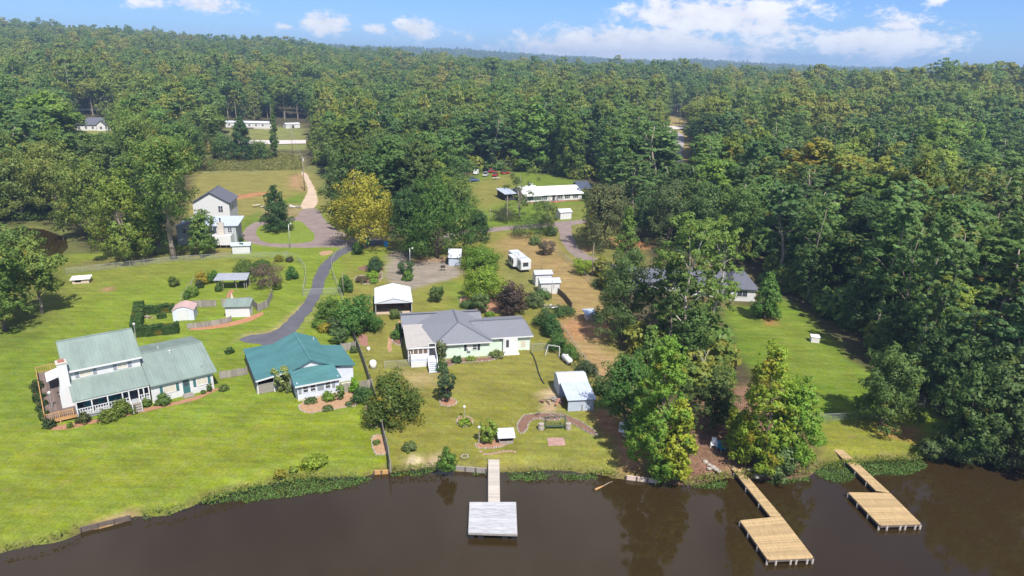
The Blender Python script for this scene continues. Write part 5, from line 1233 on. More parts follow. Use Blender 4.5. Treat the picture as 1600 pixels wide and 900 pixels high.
def far_trailer(px, py, wpx, label, rz, hgt_=3.0, dep=4.5):
    p = G(px, py); s = pxm(p); L_ = wpx/s; h = thing('mobile_home', label, 'mobile home', tuple(p), R(rz))
    MB().box(0, L_, 0, dep, -.6, hgt_).build('wall', M['white'], h); gable_roof(h, -.3, L_+.3, -.3, dep+.3, hgt_, hgt_+.9, M['metal_white'], .8, None, .1)
    for k in range(int(L_/4)): window(h, (1.5+k*4, 0, 1.1), 1.3, 1.2)
    MB().box(L_*.35, L_*.6, -2.2, -.05, -.5, .3).build('deck', M['wood_dark'], h); MB().box(L_*.4, L_*.4+.95, -.06, 0, .3, 2.3).build('door', M['dark'], h)
    MB().box(0, L_, -.05, 0, -.6, .25).build('skirting', M['concrete'], h)
far_trailer(353, 200, 71, 'long white mobile home across the highway', 3)
gable_shed('shed', (447, 201), (469, 201), 4, 'white', 'metal_white', 2.6, 3.2, 'small white shed at the right of the mobile home across the highway', 'dark', 1.6, ridge='x')
gable_shed('shed', (31, 264), (45, 264), 5, 'metal_blue', 'metal_white', 2.6, 3.6, 'pale metal shed glimpsed among the left trees', None, ridge='x')
def right_house():
    p = G(982, 462); h = thing('house', 'white house with dark grey roof half hidden behind the tall pines', 'house', (p[0], p[1], 0), R(-4))
    L_ = 25.5
    m = MB(); m.box(0, L_-5, 2, 2.15, 0, 2.7); m.box(L_-5, L_, 0, .15, 0, 2.7); m.box(L_-.15, L_, .15, 10, 0, 2.7); m.box(0, L_, 10, 10.15, 0, 2.7); m.box(0, .15, 2.15, 10, 0, 2.7); m.build('wall', M['white'], h)
    roof_plane(h, (-.4, 1.4, 2.7), (L_-5, 1.4, 2.7), (L_-5, 6, 4.4), (-.4, 6, 4.4), M['slate'], .12); roof_plane(h, (L_-5, 10.6, 2.7), (-.4, 10.6, 2.7), (-.4, 6, 4.4), (L_-5, 6, 4.4), M['slate'], .12)
    for pts in (((L_-5.4, -.5, 2.7), (L_+.5, -.5, 2.7), (L_-1.5, 5, 5.0), (L_-3.6, 5, 5.0)), ((L_+.5, -.5, 2.7), (L_+.5, 10.6, 2.7), (L_-1.5, 5, 5.0)), ((L_+.5, 10.6, 2.7), (L_-5.4, 10.6, 2.7), (L_-3.6, 5, 5), (L_-1.5, 5, 5)), ((L_-5.4, 10.6, 2.7), (L_-5.4, -.5, 2.7), (L_-3.6, 5, 5))):
        MB().slab(list(pts), .12).build('roof', M['slate'], h)
    window(h, (L_-3.8, 0, .9), 2.2, 1.4, cols=2, rows=1, shut=None)
    for k in range(4): window(h, (2+k*4.5, 2, .9), 1.3, 1.4)
right_house()

# ------------------------------------------------------------------ docks
def dock_fixed(sh_l, sh_r, j_l, j_r, c, d, e, label, name='dock'):
    """walkway from the shore and a platform to its left; all picture points lie on the decking"""
    z = -.12
    q = [at(*p, z) for p in (sh_l, sh_r, j_l, j_r, c, d, e)]
    o = Vector(q[0]); h = thing(name, label, 'dock', (o.x, o.y, WATER), 0); off = Vector((o.x, o.y, WATER))
    L = [Vector(p)-off for p in q]; zt = z-WATER
    def planks(a, b, c2, d2, w=.15):                         # quad a,b (near ends) to d2,c2 : planks laid across
        m = MB(); n = int(max((d2-a).length, (c2-b).length)/w); rr = random.Random(n)
        for k in range(n):
            f0, f1 = k/n, (k+.93)/n; p0, p1, p2, p3 = a.lerp(d2, f0), b.lerp(c2, f0), b.lerp(c2, f1), a.lerp(d2, f1); j = rr.uniform(-.012, .012); u = (p1-p0).normalized()*j
            dz = Vector((0, 0, rr.uniform(-.004, .004))); m.slab([p0+u+dz, p1+u+dz, p2+u+dz, p3+u+dz], .045)
        return m
    sl, sr, jl, jr, C, D, E = L
    o1 = planks(sl, sr, jr, jl).build('walkway_planks', M['wood_new'], h, kind='stuff')
    o2 = planks(C, jr, E, D).build('platform_planks', M['wood_new'], h, kind='stuff')
    dn = Vector((0, 0, -.16)); m = MB()
    for a, b in ((sl, jl), (sr, jr), (C, jr), (C, D), (D, E), (jr, E)): m.bar(a+dn, b+dn, .07, .2)
    m.build('frame', M['wood_dark'], h)
    def pile(p): MB().tube([(p.x, p.y, -1.2), (p.x, p.y, zt-.08)], .11, 8).build('pile', M['wood_grey'], h, smooth=True)
    for a, b, fs in ((sl, jl, (.3, .55, .8)), (sr, jr, (.3, .55, .8)), (C, D, (0.02, .33, .66, .98)), (D, E, (.18, .5, .62, .86, .98)), (jr, E, (.2, .6))):
        for f in fs: pile(a.lerp(b, f))
    for a in (C, D, E, jr):
        MB().box(a.x-.1, a.x+.1, a.y-.06, a.y+.06, a.z+.004, a.z+.03).build('cleat', M['black'], h)
    return h
dock_fixed((1127, 712), (1140, 711.5), (1204, 807), (1221.5, 806.5), (1156, 813), (1200, 875), (1272, 872), 'new wooden dock with walkway and wide platform beside the twin sweetgum trees')
dock_fixed((1302, 702), (1316, 701.5), (1369, 766.5), (1391, 770), (1325, 769), (1375, 821), (1440, 819), 'rightmost new wooden dock with platform to its left')
def float_dock():
    z = .0; q = [Vector(at(*p, z)) for p in ((763, 718), (780, 718), (763, 785), (781, 785), (734, 785), (806, 785), (732, 833), (808, 835.5))]
    off = Vector((q[4].x, q[4].y, WATER)); h = thing('floating_dock', 'bleached grey floating dock with narrow gangway in the centre of the lake front', 'dock', off, 0); L = [p-off for p in q]
    a, b, c, d, e, f, g, k = L; m = MB(); up = Vector((0, 0, .12))
    for i in range(30):
        f0, f1 = i/30, (i+.95)/30; m.slab([a.lerp(c, f0), b.lerp(d, f0), b.lerp(d, f1), a.lerp(c, f1)], .04)
    m.build('gangway_planks', M['wood_pale'], h, kind='stuff')
    m = MB(); m.bar(a-up, c-up, .06, .16); m.bar(b-up, d-up, .06, .16); m.build('gangway_frame', M['wood_grey'], h)
    m = MB(); n = 36; rr = random.Random(4)
    for i in range(n):
        f0, f1 = i/n, (i+.94)/n; dz = Vector((0, 0, .05+rr.uniform(-.006, .006))); m.slab([e.lerp(g, f0)+dz, f.lerp(k, f0)+dz, f.lerp(k, f1)+dz, e.lerp(g, f1)+dz], .04)
    m.build('platform_planks', M['wood_white'], h, kind='stuff')
    m = MB()
    for p0, p1 in ((e, f), (g, k), (e, g), (f, k)): m.bar(p0-up*.6, p1-up*.6, .06, .22)
    m.build('platform_frame', M['wood_grey'], h)
    x0, x1, y0, y1 = min(e.x, g.x), max(f.x, k.x), g.y, e.y
    for fx in (.03, .22, .70, .88):
        for yy in (y0+.15, y1-1.0): MB().box(x0+(x1-x0)*fx, x0+(x1-x0)*fx+.6, yy, yy+.85, -.2, .58).build('float', M['black'], h)
    for p in (a, b): MB().tube([(p.x, p.y+.1, -.6), (p.x, p.y+.1, p.z+.1)], .07, 6).build('post', M['wood_grey'], h)
M['wood_pale'] = mat_plain('pale_gangway', (.40, .36, .315), .8, .15, 1.5, streak=(.7, 5, 1), island=.12)
float_dock()
# bulkheads and things at the water's edge
def bulkhead(p0, p1, h_, label, mat='wood_grey', th=.18):
    a = at(*p0, WATER); b = at(*p1, WATER); o = thing('bulkhead', label, 'retaining wall', (a[0], a[1], WATER), 0); d = Vector((b[0]-a[0], b[1]-a[1], 0)); n = max(2, int(d.length/1.2))
    MB().bar((0, 0, h_*.25), tuple(d+Vector((0, 0, h_*.25))), th, h_*.5).build('plank', M[mat], o); MB().bar((0, 0, h_*.76), tuple(d+Vector((0, 0, h_*.76))), th*.9, h_*.48).build('plank', M[mat], o)
    for k in range(n+1):
        q = d*(k/n); MB().box(q.x-.07, q.x+.07, q.y-.2, q.y-.08, -.7, h_+.05).build('stake', M['wood_dark'], o)
bulkhead((711, 735), (760, 739), .62, 'low timber bulkhead left of the floating dock', 'wood_grey')
bulkhead((978, 749), (1028, 755), .55, 'low timber bulkhead at the foot of the big sweetgum', 'brick_pale')
bulkhead((585, 741), (608, 740), .5, 'short brown board wall in the water by the grey fence end', 'wood_orange')
bulkhead((128, 831), (205, 812), .55, 'rotting timber bulkhead on the eroded bank at lower left', 'wood_dark')
def log(pxs, z, r, label, mat='bark_pale'):
    pts = [at(x, y, z) for x, y in pxs]; o = pts[0]; MBb = MB().tube([Vector(p)-Vector(o) for p in pts], [r, r*.8]+[r*.5]*(len(pts)-2) if len(pts) > 2 else [r, r*.6], 7)
    t = MBb.build('driftwood', M[mat], None, Vector(o), True); tag(t, label, 'log'); return t
log([(930, 765), (943, 759)], WATER+.05, .13, 'pale driftwood log floating right of the floating dock', 'wood_orange')
log([(943, 759), (950, 755), (957, 752)], WATER+.02, .06, 'thin driftwood branch beside the pale floating log')

# ------------------------------------------------------------------ fences
def wood_fence(pxs, hgt_, label, board=.2, mat='wood_grey', lean=0.0):
    P_ = [Vector((*G(x, y)[:2], 0)) for x, y in pxs]; o = P_[0].copy(); h = thing('wooden_fence', label, 'fence', o, 0); P_ = [p-o for p in P_]
    m = MB(); rails = MB(); rr = random.Random(int(pxs[0][0]))
    for a, b in zip(P_[:-1], P_[1:]):
        d = (b-a); L_ = d.length; d.normalize(); n = max(1, int(L_/board)); nrm = Vector((d.y, -d.x, 0))
        for k in range(n):
            p = a+d*(k*L_/n); q = a+d*((k+.92)*L_/n); t = hgt_*rr.uniform(.95, 1.04); s = nrm*(.03+rr.uniform(0, .015))
            m.slab([p+s+Vector((0, 0, .04)), q+s+Vector((0, 0, .04)), q+s+Vector((0, 0, t)), p+s+Vector((0, 0, t))], .02, tuple(nrm))
        for z in (.35, hgt_*.8): rails.bar(a+Vector((0, 0, z)), b+Vector((0, 0, z)), .05, .09)
        np_ = max(1, round(L_/2.4))
        for k in range(np_+1):
            p = a+d*(k*L_/np_)-nrm*.06; MB().box(p.x-.05, p.x+.05, p.y-.05, p.y+.05, -.1, hgt_+.08).build('post', M[mat], h)
    m.build('palings', M[mat], h, kind='stuff'); rails.build('rail', M[mat], h)
wood_fence([(548, 517), (554, 532), (562, 552), (570, 575), (578, 600), (586, 625), (594, 655), (601, 690), (607, 715), (610, 737)], 1.5, 'long weathered grey fence running down to the lake')
wood_fence([(533, 549), (556, 546)], 1.4, 'short grey fence behind the teal-roofed building')
wood_fence([(532, 614), (582, 606)], 1.4, 'weathered fence between the sunroom and the long grey fence')
wood_fence([(344, 592), (365, 589), (387, 585)], 1.2, 'old grey fence and gate between the green-roofed and teal-roofed buildings')
wood_fence([(293, 514), (320, 511), (345, 507), (362, 502)], 1.0, 'low weathered fence in front of the pool garden')
wood_fence([(302, 480), (338, 479)], 1.35, 'left piece of the weathered fence behind the pool')
wood_fence([(347, 479), (392, 475), (404, 487), (418, 480), (426, 464)], 1.5, 'right piece of the weathered fence curving round the pool shed')
wood_fence([(871, 458), (884, 470), (893, 482), (893, 492)], 1.3, 'dark board fence round the ruined deck', mat='wood_dark')
def chain_fence(pxs, hgt_, label):
    P_ = [Vector((*G(x, y)[:2], 0)) for x, y in pxs]; o = P_[0].copy(); h = thing('chain_link_fence', label, 'fence', o, 0); P_ = [p-o for p in P_]; m = MB(); r = MB()
    for a, b in zip(P_[:-1], P_[1:]):
        z = Vector((0, 0, hgt_)); m.add([a, b, b+z, a+z], [(0, 1, 2, 3)]); r.bar(a+z, b+z, .045, .045)
        n = max(1, round((b-a).length/3))
        for k in range(n+1):
            p = a.lerp(b, k/n); MB().tube([p, p+Vector((0, 0, hgt_+.05))], .035, 6).build('post', M['steel'], h)
    m.build('wire_mesh', M['chain'], h); r.build('top_rail', M['steel'], h)
chain_fence([(447, 402), (466, 410), (477, 424), (478, 440), (474, 462)], 1.5, 'curved chain-link fence left of the blacktop drive')
chain_fence([(474, 463), (505, 461), (531, 460)], 1.4, 'chain-link gate across the blacktop drive')
chain_fence([(542, 388), (526, 400), (518, 414), (520, 432), (528, 452), (536, 472)], 1.4, 'chain-link fence right of the blacktop drive')
chain_fence([(104, 428), (180, 419), (270, 409), (360, 403), (450, 402)], 1.2, 'long chain-link fence along the back of the left lawn')
chain_fence([(601, 576), (622, 575), (640, 573)], 1.2, 'short chain-link fence left of the mint house porch')
chain_fence([(831, 549), (853, 548)], 1.3, 'short chain-link fence right of the mint house')
chain_fence([(1262, 659), (1300, 658), (1334, 656), (1390, 648), (1443, 641), (1443, 632)], 1.1, 'chain-link fence across the foot of the right lawn')
chain_fence([(858, 388), (880, 405), (903, 424), (925, 446)], 1.3, 'chain-link fence beside the curving lane')
chain_fence([(283, 472), (294, 456), (305, 440)], 1.2, 'chain-link fence left of the garden pavilion')
chain_fence([(850, 496), (880, 520), (905, 558), (930, 590), (960, 625)], 1.3, 'overgrown chain-link fence between the yard and the dirt strip')

# ------------------------------------------------------------------ poles, wires, lamps
def pole(px, py, topy, label, arm=False, lamp=False, r=.13, mat='pole', box=False):
    p = G(px, py); hh = height_to(p, topy); h = thing('utility_pole', label, 'pole', tuple(p), R(15))
    MB().tube([(0, 0, -.3), (0, 0, hh)], [r, r*.7], 8).build('shaft', M[mat], h, smooth=True)
    if arm: MB().box(-1.2, 1.2, -.06, .06, hh-.7, hh-.56).build('cross_arm', M[mat], h)
    if lamp:
        MB().bar((0, 0, hh-.15), (.5, -.2, hh+.1), .05, .05).build('lamp_arm', M['steel'], h); MB().lathe([(.05, .22), (.2, .15), (.22, 0), (.1, -.1)], 10, (.55, -.22, hh)).build('lamp_head', M['trim'], h, smooth=True)
    if box: MB().lathe([(.2, 0), (.22, .1), (.22, .75), (.12, .85)], 10, (.3, 0, hh-1.7)).build('transformer', M['metal_white'], h)
    return Vector((p[0], p[1], p[2]+hh-.6))
pA = pole(476, 298, 244, 'utility pole with transformer beside the pale dirt track', True, False, .15, 'pole', True)
pB = pole(453.5, 388, 350, 'slim lamp pole on the concrete apron by the grass island', False, True, .08, 'steel')
pole(641, 424, 388, 'slim white lamp pole in the gravel yard', False, True, .07, 'steel')
pole(537, 462, 425, 'pole with small white dish beside the blacktop gate', False, False, .08, 'pole')
pC = pole(792, 350, 306, 'pale bare pole below the ranch house', False, False, .12, 'bark_pale')
pole(766, 346, 324, 'dark bare pole left of the ranch house', False, False, .10)
pole(925, 432, 380, 'tall dark pole beside the curving lane', False, False, .11)
pole(846.5, 421, 403, 'thin grey post between camper and lane', False, False, .07)
pole(861.5, 466, 437, 'dark post in front of the white sheds', False, False, .08)
pD = pole(458, 247, 196, 'distant pole right of the highway gap', True)
pE = pole(1061, 198, 161, 'distant pole with cross arm beside the far road', True)
pF = pole(1000, 215, 168, 'distant pole hidden in the trees left of the far road', True)
pG = pole(0, 214, 165, 'distant pole at the left edge of the picture', True); pH = pole(240, 225, 166, 'distant pole behind the big left trees', True)
pI = pole(1120, 205, 158, 'distant pole right of the far road', True)
def wire(a, b, sag, label, n=3):
    h = thing('power_line', label, 'power line', a, 0)
    for k in range(n):
        o = Vector((0, (k-1)*.8, .25*k)); pts = [(b-a)*(i/10)+o-Vector((0, 0, sag*4*(i/10)*(1-i/10))) for i in range(11)]
        MB().tube(pts, .035, 4, False).build('wire', M['wire'], h)
M['wire'] = mat_plain('wire', (.20, .20, .20), .5, .1)
wire(pG, pH, 1.5, 'power lines crossing the left wood'); wire(pH, pD, 1.5, 'power lines above the mobile home'); wire(pF, pE, 1.0, 'power lines left of the far road pole'); wire(pE, pI, 1.0, 'power lines right of the far road pole'); wire(pD, pA, 1.2, 'power lines running down to the transformer pole', 2)
def yard_lamp(px, py, topy, label):
    p = G(px, py); hh = height_to(p, topy); h = thing('yard_lamp', label, 'lamp', tuple(p), 0)
    MB().tube([(0, 0, -.1), (0, 0, hh-.3)], .045, 7).build('post', M['steel'], h); MB().lathe([(.06, 0), (.16, .08), (.17, .26), (.2, .28), (.05, .4)], 8, (0, 0, hh-.35)).build('lantern', M['trim'], h)
yard_lamp(748.5, 693, 666, 'tall white yard lamp left of the well house'); yard_lamp(725.5, 654, 634, 'yard lamp in the small round fern bed')
yard_lamp(83, 645, 612, 'white lamp post at the front corner of the brown deck'); yard_lamp(217.5, 560, 505, 'thin antenna mast behind the green roofs')

# ------------------------------------------------------------------ vehicles
def wheel(parent, x, y, r=.34, w=.22, ax='y'):
    m = MB(); t = m.tube([(0, -w/2, 0), (0, w/2, 0)], r, 14).build('wheel', M['rubber'], parent, (x, y, r)); MB().tube([(0, -w/2-.01, 0), (0, w/2+.01, 0)], r*.55, 10).build('rim', M['steel'], t)
def loft(secs, mat, name, parent, smooth=False):
    """secs: list of (x, [(y,z)...]) with equal counts"""
    m = MB(); n = len(secs[0][1]); vs = [(x, y, z) for x, ps in secs for y, z in ps]; fs = []
    for i in range(len(secs)-1):
        for k in range(n): fs.append((i*n+k, i*n+(k+1) % n, (i+1)*n+(k+1) % n, (i+1)*n+k))
    fs += [tuple(range(n))[::-1], tuple(range((len(secs)-1)*n, len(secs)*n))]; m.add(vs, fs); return m.build(name, mat, parent, smooth=smooth)
def car(px, py, rz, paint, label, kind='suv', cat='car'):
    p = G(px, py); h = thing('parked_car' if kind != 'pickup' else 'pickup_truck', label, cat, tuple(p), R(rz), 'vehicles parked at the edge of the field'); w = .9
    def sec(x, zb, zt, ww): return (x, [(-ww, zb), (ww, zb), (ww, zt*.8+zb*.2), (ww*.93, zt), (-ww*.93, zt), (-ww, zt*.8+zb*.2)])
    if kind == 'pickup':
        loft([sec(-2.7, .45, .95, w*.95), sec(-2.6, .35, 1.05, w), sec(.9, .35, 1.05, w), sec(2.2, .35, 1.0, w), sec(2.6, .4, .85, w*.93)], M[paint], 'body', h)
        loft([sec(-.75, 1.05, 1.1, w*.95), sec(-.6, 1.05, 1.75, w*.85), sec(.5, 1.05, 1.75, w*.85), sec(1.15, 1.05, 1.1, w*.93)], M['glass'], 'cabin', h); MB().box(-.62, .5, -.74, .74, 1.74, 1.79).build('cabin_roof', M[paint], h); MB().box(-2.5, -.85, -.75, .75, 1.04, 1.07).build('bed', M['dark'], h)
    else:
        loft([sec(-2.25, .45, .95, w*.9), sec(-2.15, .32, 1.0, w), sec(1.2, .32, 1.0, w), sec(2.1, .34, .85, w*.95), sec(2.25, .4, .7, w*.85)], M[paint], 'body', h)
        loft([sec(-2.05, 1.0, 1.05, w*.92), sec(-1.8, 1.0, 1.58, w*.82), sec(.2, 1.0, 1.58, w*.8), sec(1.1, 1.0, 1.03, w*.9)], M['glass'], 'cabin', h); MB().box(-1.75, .2, -.68, .68, 1.57, 1.63).build('cabin_roof', M[paint], h)
    for x in (-1.5, 1.5):
        for y in (-.82, .82): wheel(h, x, y)
    for y in (-.6, .6): MB().box(2.2 if kind != 'pickup' else 2.55, 2.3 if kind != 'pickup' else 2.64, y-.16, y+.16, .6, .75).build('headlight', M['trim'], h)
    return h
M['paint_blue'] = mat_plain('blue_paint', (.025, .06, .16), .3, .1, spec=.5); M['paint_red'] = mat_plain('red_paint', (.32, .03, .03), .35, .15, spec=.5); M['paint_white'] = mat_plain('white_paint', (.66, .66, .66), .35, .06, spec=.5); M['paint_silver'] = mat_plain('silver_paint', (.42, .43, .45), .35, .06, spec=.5)
car(740, 283.5, 15, 'paint_blue', 'dark blue car at the left edge of the field')
car(759, 275, 82, 'paint_silver', 'silver pickup truck in the field seen from behind', 'pickup', 'truck')
car(774, 275, 80, 'paint_red', 'red pickup truck in the field seen from behind', 'pickup', 'truck'); car(768, 269.5, 75, 'paint_red', 'dull red car behind the red pickup truck')
car(790, 272, 40, 'paint_red', 'red and white vehicle half hidden by the open pine')
def trailer_small():
    p = G(744, 273); h = thing('cargo_trailer', 'small white cargo trailer at the dark wood edge', 'trailer', tuple(p), R(80))
    MB().box(-1.4, 1.4, -.85, .85, .5, 2.1).build('body', M['paint_white'], h); MB().bar((1.4, 0, .5), (2.4, 0, .45), .1, .1).build('drawbar', M['steel'], h); wheel(h, 0, -.95); wheel(h, 0, .95)
    p = G(775, 280); h = thing('flat_trailer', 'low flat trailer in front of the red pickup truck', 'trailer', tuple(p), R(10)); MB().box(-1.5, 1.5, -.8, .8, .5, .6).box(-1.5, 1.5, -.8, -.74, .6, .9).build('bed', M['concrete'], h); wheel(h, 0, -.9, .3); wheel(h, 0, .9, .3)
trailer_small()
def swing(px, py, w, hh, label, rz, mat='trim', splay=.5):
    p = G(px, py); h = thing('swing_frame', label, 'swing frame', tuple(p), R(rz))
    MB().bar((0, 0, hh), (w, 0, hh), .08, .08).build('top_bar', M[mat], h)
    for x in (0, w):
        for y in (-splay, splay): MB().bar((x+(-.2 if x == 0 else .2), y*1.6, 0), (x, 0, hh), .07, .07, (0, 1, 0)).build('leg', M[mat], h)
swing(776, 267, 6, 3.4, 'tall white swing frame at the wood edge behind the vehicles', 5, 'steel', .1); swing(856, 553, 1.9, 1.6, 'white swing frame without seats right of the mint house', -18)
def camper():
    a = Vector(at(812, 425, 0)); b = Vector(at(830.5, 405, 3.1)); c = Vector(at(809.5, 389, 3.1)); d = c-b; L_ = d.length; ang = math.atan2(d.y, d.x)
    base = Vector((b.x, b.y, 0)); u = Vector((math.cos(ang), math.sin(ang), 0)); v = Vector((-u.y, u.x, 0))   # x runs to the rear of the trailer, +y to its left
    h = thing('camper', 'white travel trailer with slide-out and rounded roof on the dry grass', 'camper', base, ang); w = 2.5; L_ = min(max(L_, 7.5), 9.0)
    def sec(x, z0, z1, i=0.0): return (x, [(0+i, z0), (w-i, z0), (w-i, z1-.25), (w-.2-i, z1), (.2+i, z1), (0+i, z1-.25)])
    B = M['paint_camper']; loft([sec(0, .75, 2.7, .08), sec(.25, .55, 3.05), sec(L_-.3, .55, 3.1), sec(L_, .8, 2.8, .08)], B, 'body', h)
    MB().box(2.6, 6.2, w, w+.95, .85, 2.75).build('slide_out', B, h); MB().box(2.55, 6.25, w-.02, w+1.0, 2.75, 2.82).build('slide_roof', M['metal_white'], h)
    MB().box(.0, L_, -.012, 0, .95, 1.08).build('stripe', M['shutter_grey'], h)
    window(h, (3.2, w+.95, 1.6), .8, .8, (-1, 0, 0), (0, 1, 0), frame_m='black', rows=1); window(h, (4.9, w+.95, 1.5), .6, 1.0, (-1, 0, 0), (0, 1, 0), frame_m='black', rows=1); window(h, (6.0, w+.95, 1.7), .6, .7, (-1, 0, 0), (0, 1, 0), frame_m='black', rows=1)
    window(h, (1.5, w, 1.6), .6, .8, (-1, 0, 0), (0, 1, 0), frame_m='black', rows=1)
    window(h, (-.012, w*.80, 1.55), w*.5, .85, (0, -1, 0), (-1, 0, 0), frame_m='black', pane='glass', rows=1)
    MB().box(3.4, 4.3, .8, 1.7, 3.08, 3.38).build('roof_unit', M['metal_white'], h); MB().box(1.2, 2.4, .5, 2.0, 3.08, 3.12).build('roof_hatch', M['metal_lid'], h); MB().box(5.4, 6.6, .6, 1.9, 3.09, 3.13).build('roof_hatch', M['metal_lid'], h)
    for x in (3.6, 4.5):
        for y in (.12, w-.12): wheel(h, x, y, .36)
    MB().bar((L_, w/2, .6), (L_+1.2, w/2, .5), .14, .14).build('drawbar', M['dark'], h)
M['paint_camper'] = mat_plain('camper_shell', (.52, .53, .54), .4, .05, .8)
camper()

# ------------------------------------------------------------------ yard things
def propane():
    a = Vector(at(880, 556, .6)); b = Vector(at(892, 567, .6)); d = b-a; ang = math.atan2(d.y, d.x); L_ = max(d.length, 2.6); h = thing('propane_tank', 'white propane tank lying on the lawn edge', 'tank', (a.x, a.y, 0), ang); r = .48
    MB().tube([(0, 0, .75), (.08, 0, .75), (.35, 0, .75), (L_-.35, 0, .75), (L_-.08, 0, .75), (L_, 0, .75)], [.1, .32, r, r, .32, .1], 16).build('tank', M['trim'], h, smooth=True)
    MB().lathe([(.16, 0), (.18, .05), (.18, .2), (.08, .28)], 10, (L_*.5, 0, 1.2)).build('dome', M['trim'], h)
    for x in (L_*.25, L_*.75): MB().box(x-.08, x+.08, -.35, .35, 0, .38).build('foot', M['concrete'], h)
propane()
def hose():
    pts = [G(x, y) for x, y in ((828.5, 550), (834, 558), (838, 570), (841, 582), (846, 594), (850, 600))]; o = pts[0]
    t = MB().tube([(p[0]-o[0], p[1]-o[1], .08) for p in pts], .10, 8).build('drain_pipe', M['black'], None, Vector((o[0], o[1], 0)), True); tag(t, 'black corrugated drain pipe lying on the lawn', 'pipe')
hose()
def ring_bed(name, pxs, mat, label, edge='stone', dz=.03, es=.22):
    """planting bed: soil sheet with a stone edge, one thing"""
    pts = [G(x, y) for x, y in pxs]; c = sum(pts)/len(pts); pts = soften(pts, 1, .8, .07, len(pxs)) if name != 'brick_patio' else pts; h = thing(name, label, 'garden bed', (c[0], c[1], 0), 0)
    loc = [Vector((p[0]-c[0], p[1]-c[1], 0)) for p in pts]; MB().slab([p+Vector((0, 0, dz)) for p in loc], dz-.003).build('soil', M[mat], h)
    if edge:
        m = MB(); rr = random.Random(int(c[0]*10)); n = len(loc)
        for i in range(n):
            a, b = loc[i], loc[(i+1) % n]; k = max(1, int((b-a).length/es))
            for j in range(k):
                p = a.lerp(b, j/k)+Vector((rr.uniform(-.05, .05), rr.uniform(-.05, .05), 0)); s = es*rr.uniform(.32, .58); q = rr.uniform(0, 1.5)
                cs, sn = math.cos(q)*s, math.sin(q)*s; hh = rr.uniform(.1, .24)
                m.add([(p.x-cs, p.y-sn, 0), (p.x+sn, p.y-cs, 0), (p.x+cs, p.y+sn, 0), (p.x-sn, p.y+cs, 0), (p.x-cs*.7, p.y-sn*.7, hh), (p.x+sn*.7, p.y-cs*.7, hh*.9), (p.x+cs*.7, p.y+sn*.7, hh), (p.x-sn*.7, p.y+cs*.7, hh*1.1)], [(4, 5, 6, 7), (0, 1, 5, 4), (1, 2, 6, 5), (2, 3, 7, 6), (3, 0, 4, 7)])
        m.build('edging', M[edge], h, kind='stuff')
    return h
def oval(cx, cy, rx, ry, n=14): return [(cx+rx*math.cos(2*math.pi*k/n), cy+ry*math.sin(2*math.pi*k/n)) for k in range(n)]
ring_bed('garden_bed', oval(700, 629, 14, 6.5), 'mulch', 'round mulch bed with pale stones under the upright dark shrub')
ring_bed('garden_bed', oval(726, 659, 13, 8), 'mulch', 'small ring bed with ferns and a lamp')
ring_bed('garden_bed', [(742, 697), (748, 692), (762, 689), (785, 687), (801, 682), (802, 690), (790, 697), (765, 701), (746, 701)], 'mulch', 'crescent mulch bed with pale stones below the well house')
ring_bed('garden_bed', [(466, 632), (500, 620), (532, 612), (556, 612), (562, 634), (540, 637), (500, 643), (480, 648), (468, 640)], 'mulch_tan', 'wide tan mulch bed in front of the sunroom') if M.setdefault('mulch_tan', mat_plain('tan_mulch', (.33, .205, .115), .95, .25, 2, .5, 12)) else None
ring_bed('garden_bed', [(568, 636), (578, 630), (592, 645), (596, 666), (580, 669), (573, 655)], 'mulch', 'upper narrow brown bed along the grey fence')
ring_bed('garden_bed', [(580, 682), (597, 678), (604, 695), (607, 710), (585, 711), (582, 698)], 'mulch_tan', 'lower square tan bed along the grey fence')
ring_bed('garden_bed', [(695, 563), (720, 561), (765, 559), (787, 553), (788, 558), (770, 563), (745, 566), (715, 568), (692, 575)], 'mulch_dark', 'curving stone-edged bed along the front of the mint house')
ring_bed('garden_bed', [(555, 421), (572, 413), (600, 419), (598, 424), (575, 424)], 'mulch_dark', 'dark mulch strip with lamp and round shrub', None)
ring_bed('garden_bed', [(553, 436), (560, 431), (590, 430), (598, 424), (597, 436), (586, 443), (562, 444)], 'mulch_dark', 'stone-edged bed with lime hostas')
ring_bed('garden_bed', [(627, 428), (640, 420), (647, 430), (640, 442), (628, 438)], 'mulch_dark', 'dark planting bed at the lamp pole in the gravel')
ring_bed('garden_bed', [(717, 468), (730, 462), (770, 465), (790, 475), (780, 490), (760, 486), (735, 483), (720, 476)], 'mulch', 'mulch bed round the lime-green tree', 'stone')
ring_bed('garden_bed', [(497, 395), (510, 391), (522, 393), (515, 398), (502, 400)], 'mulch_tan', 'small bare tan bed beside the blacktop drive', None)
ring_bed('garden_bed', [(295, 514), (330, 510), (362, 503), (385, 497), (410, 487), (414, 491), (390, 503), (350, 512), (300, 517)], 'mulch_orange', 'orange mulch strip below the pool fence', None) if M.setdefault('mulch_orange', mat_plain('orange_mulch', (.34, .165, .085), .95, .3, 2, .5, 12)) else None
ring_bed('garden_bed', [(603, 548), (606, 530), (614, 518), (622, 500), (628, 504), (618, 522), (612, 535), (612, 552)], 'mulch_tan', 'tan path curving past the left end of the mint house', None)
ring_bed('garden_bed', [(612, 529), (625, 523), (628, 541), (615, 538)], 'mulch_dark', 'dark oval bed with clipped shrubs left of the mint house')
ring_bed('garden_bed', [(45, 597), (58, 600), (80, 666), (122, 661), (195, 645), (250, 633), (300, 622), (342, 605), (345, 608), (300, 628), (240, 640), (190, 652), (78, 677), (70, 660)], 'mulch', 'narrow mulch border round the deck and porch of the green-roofed house', None)
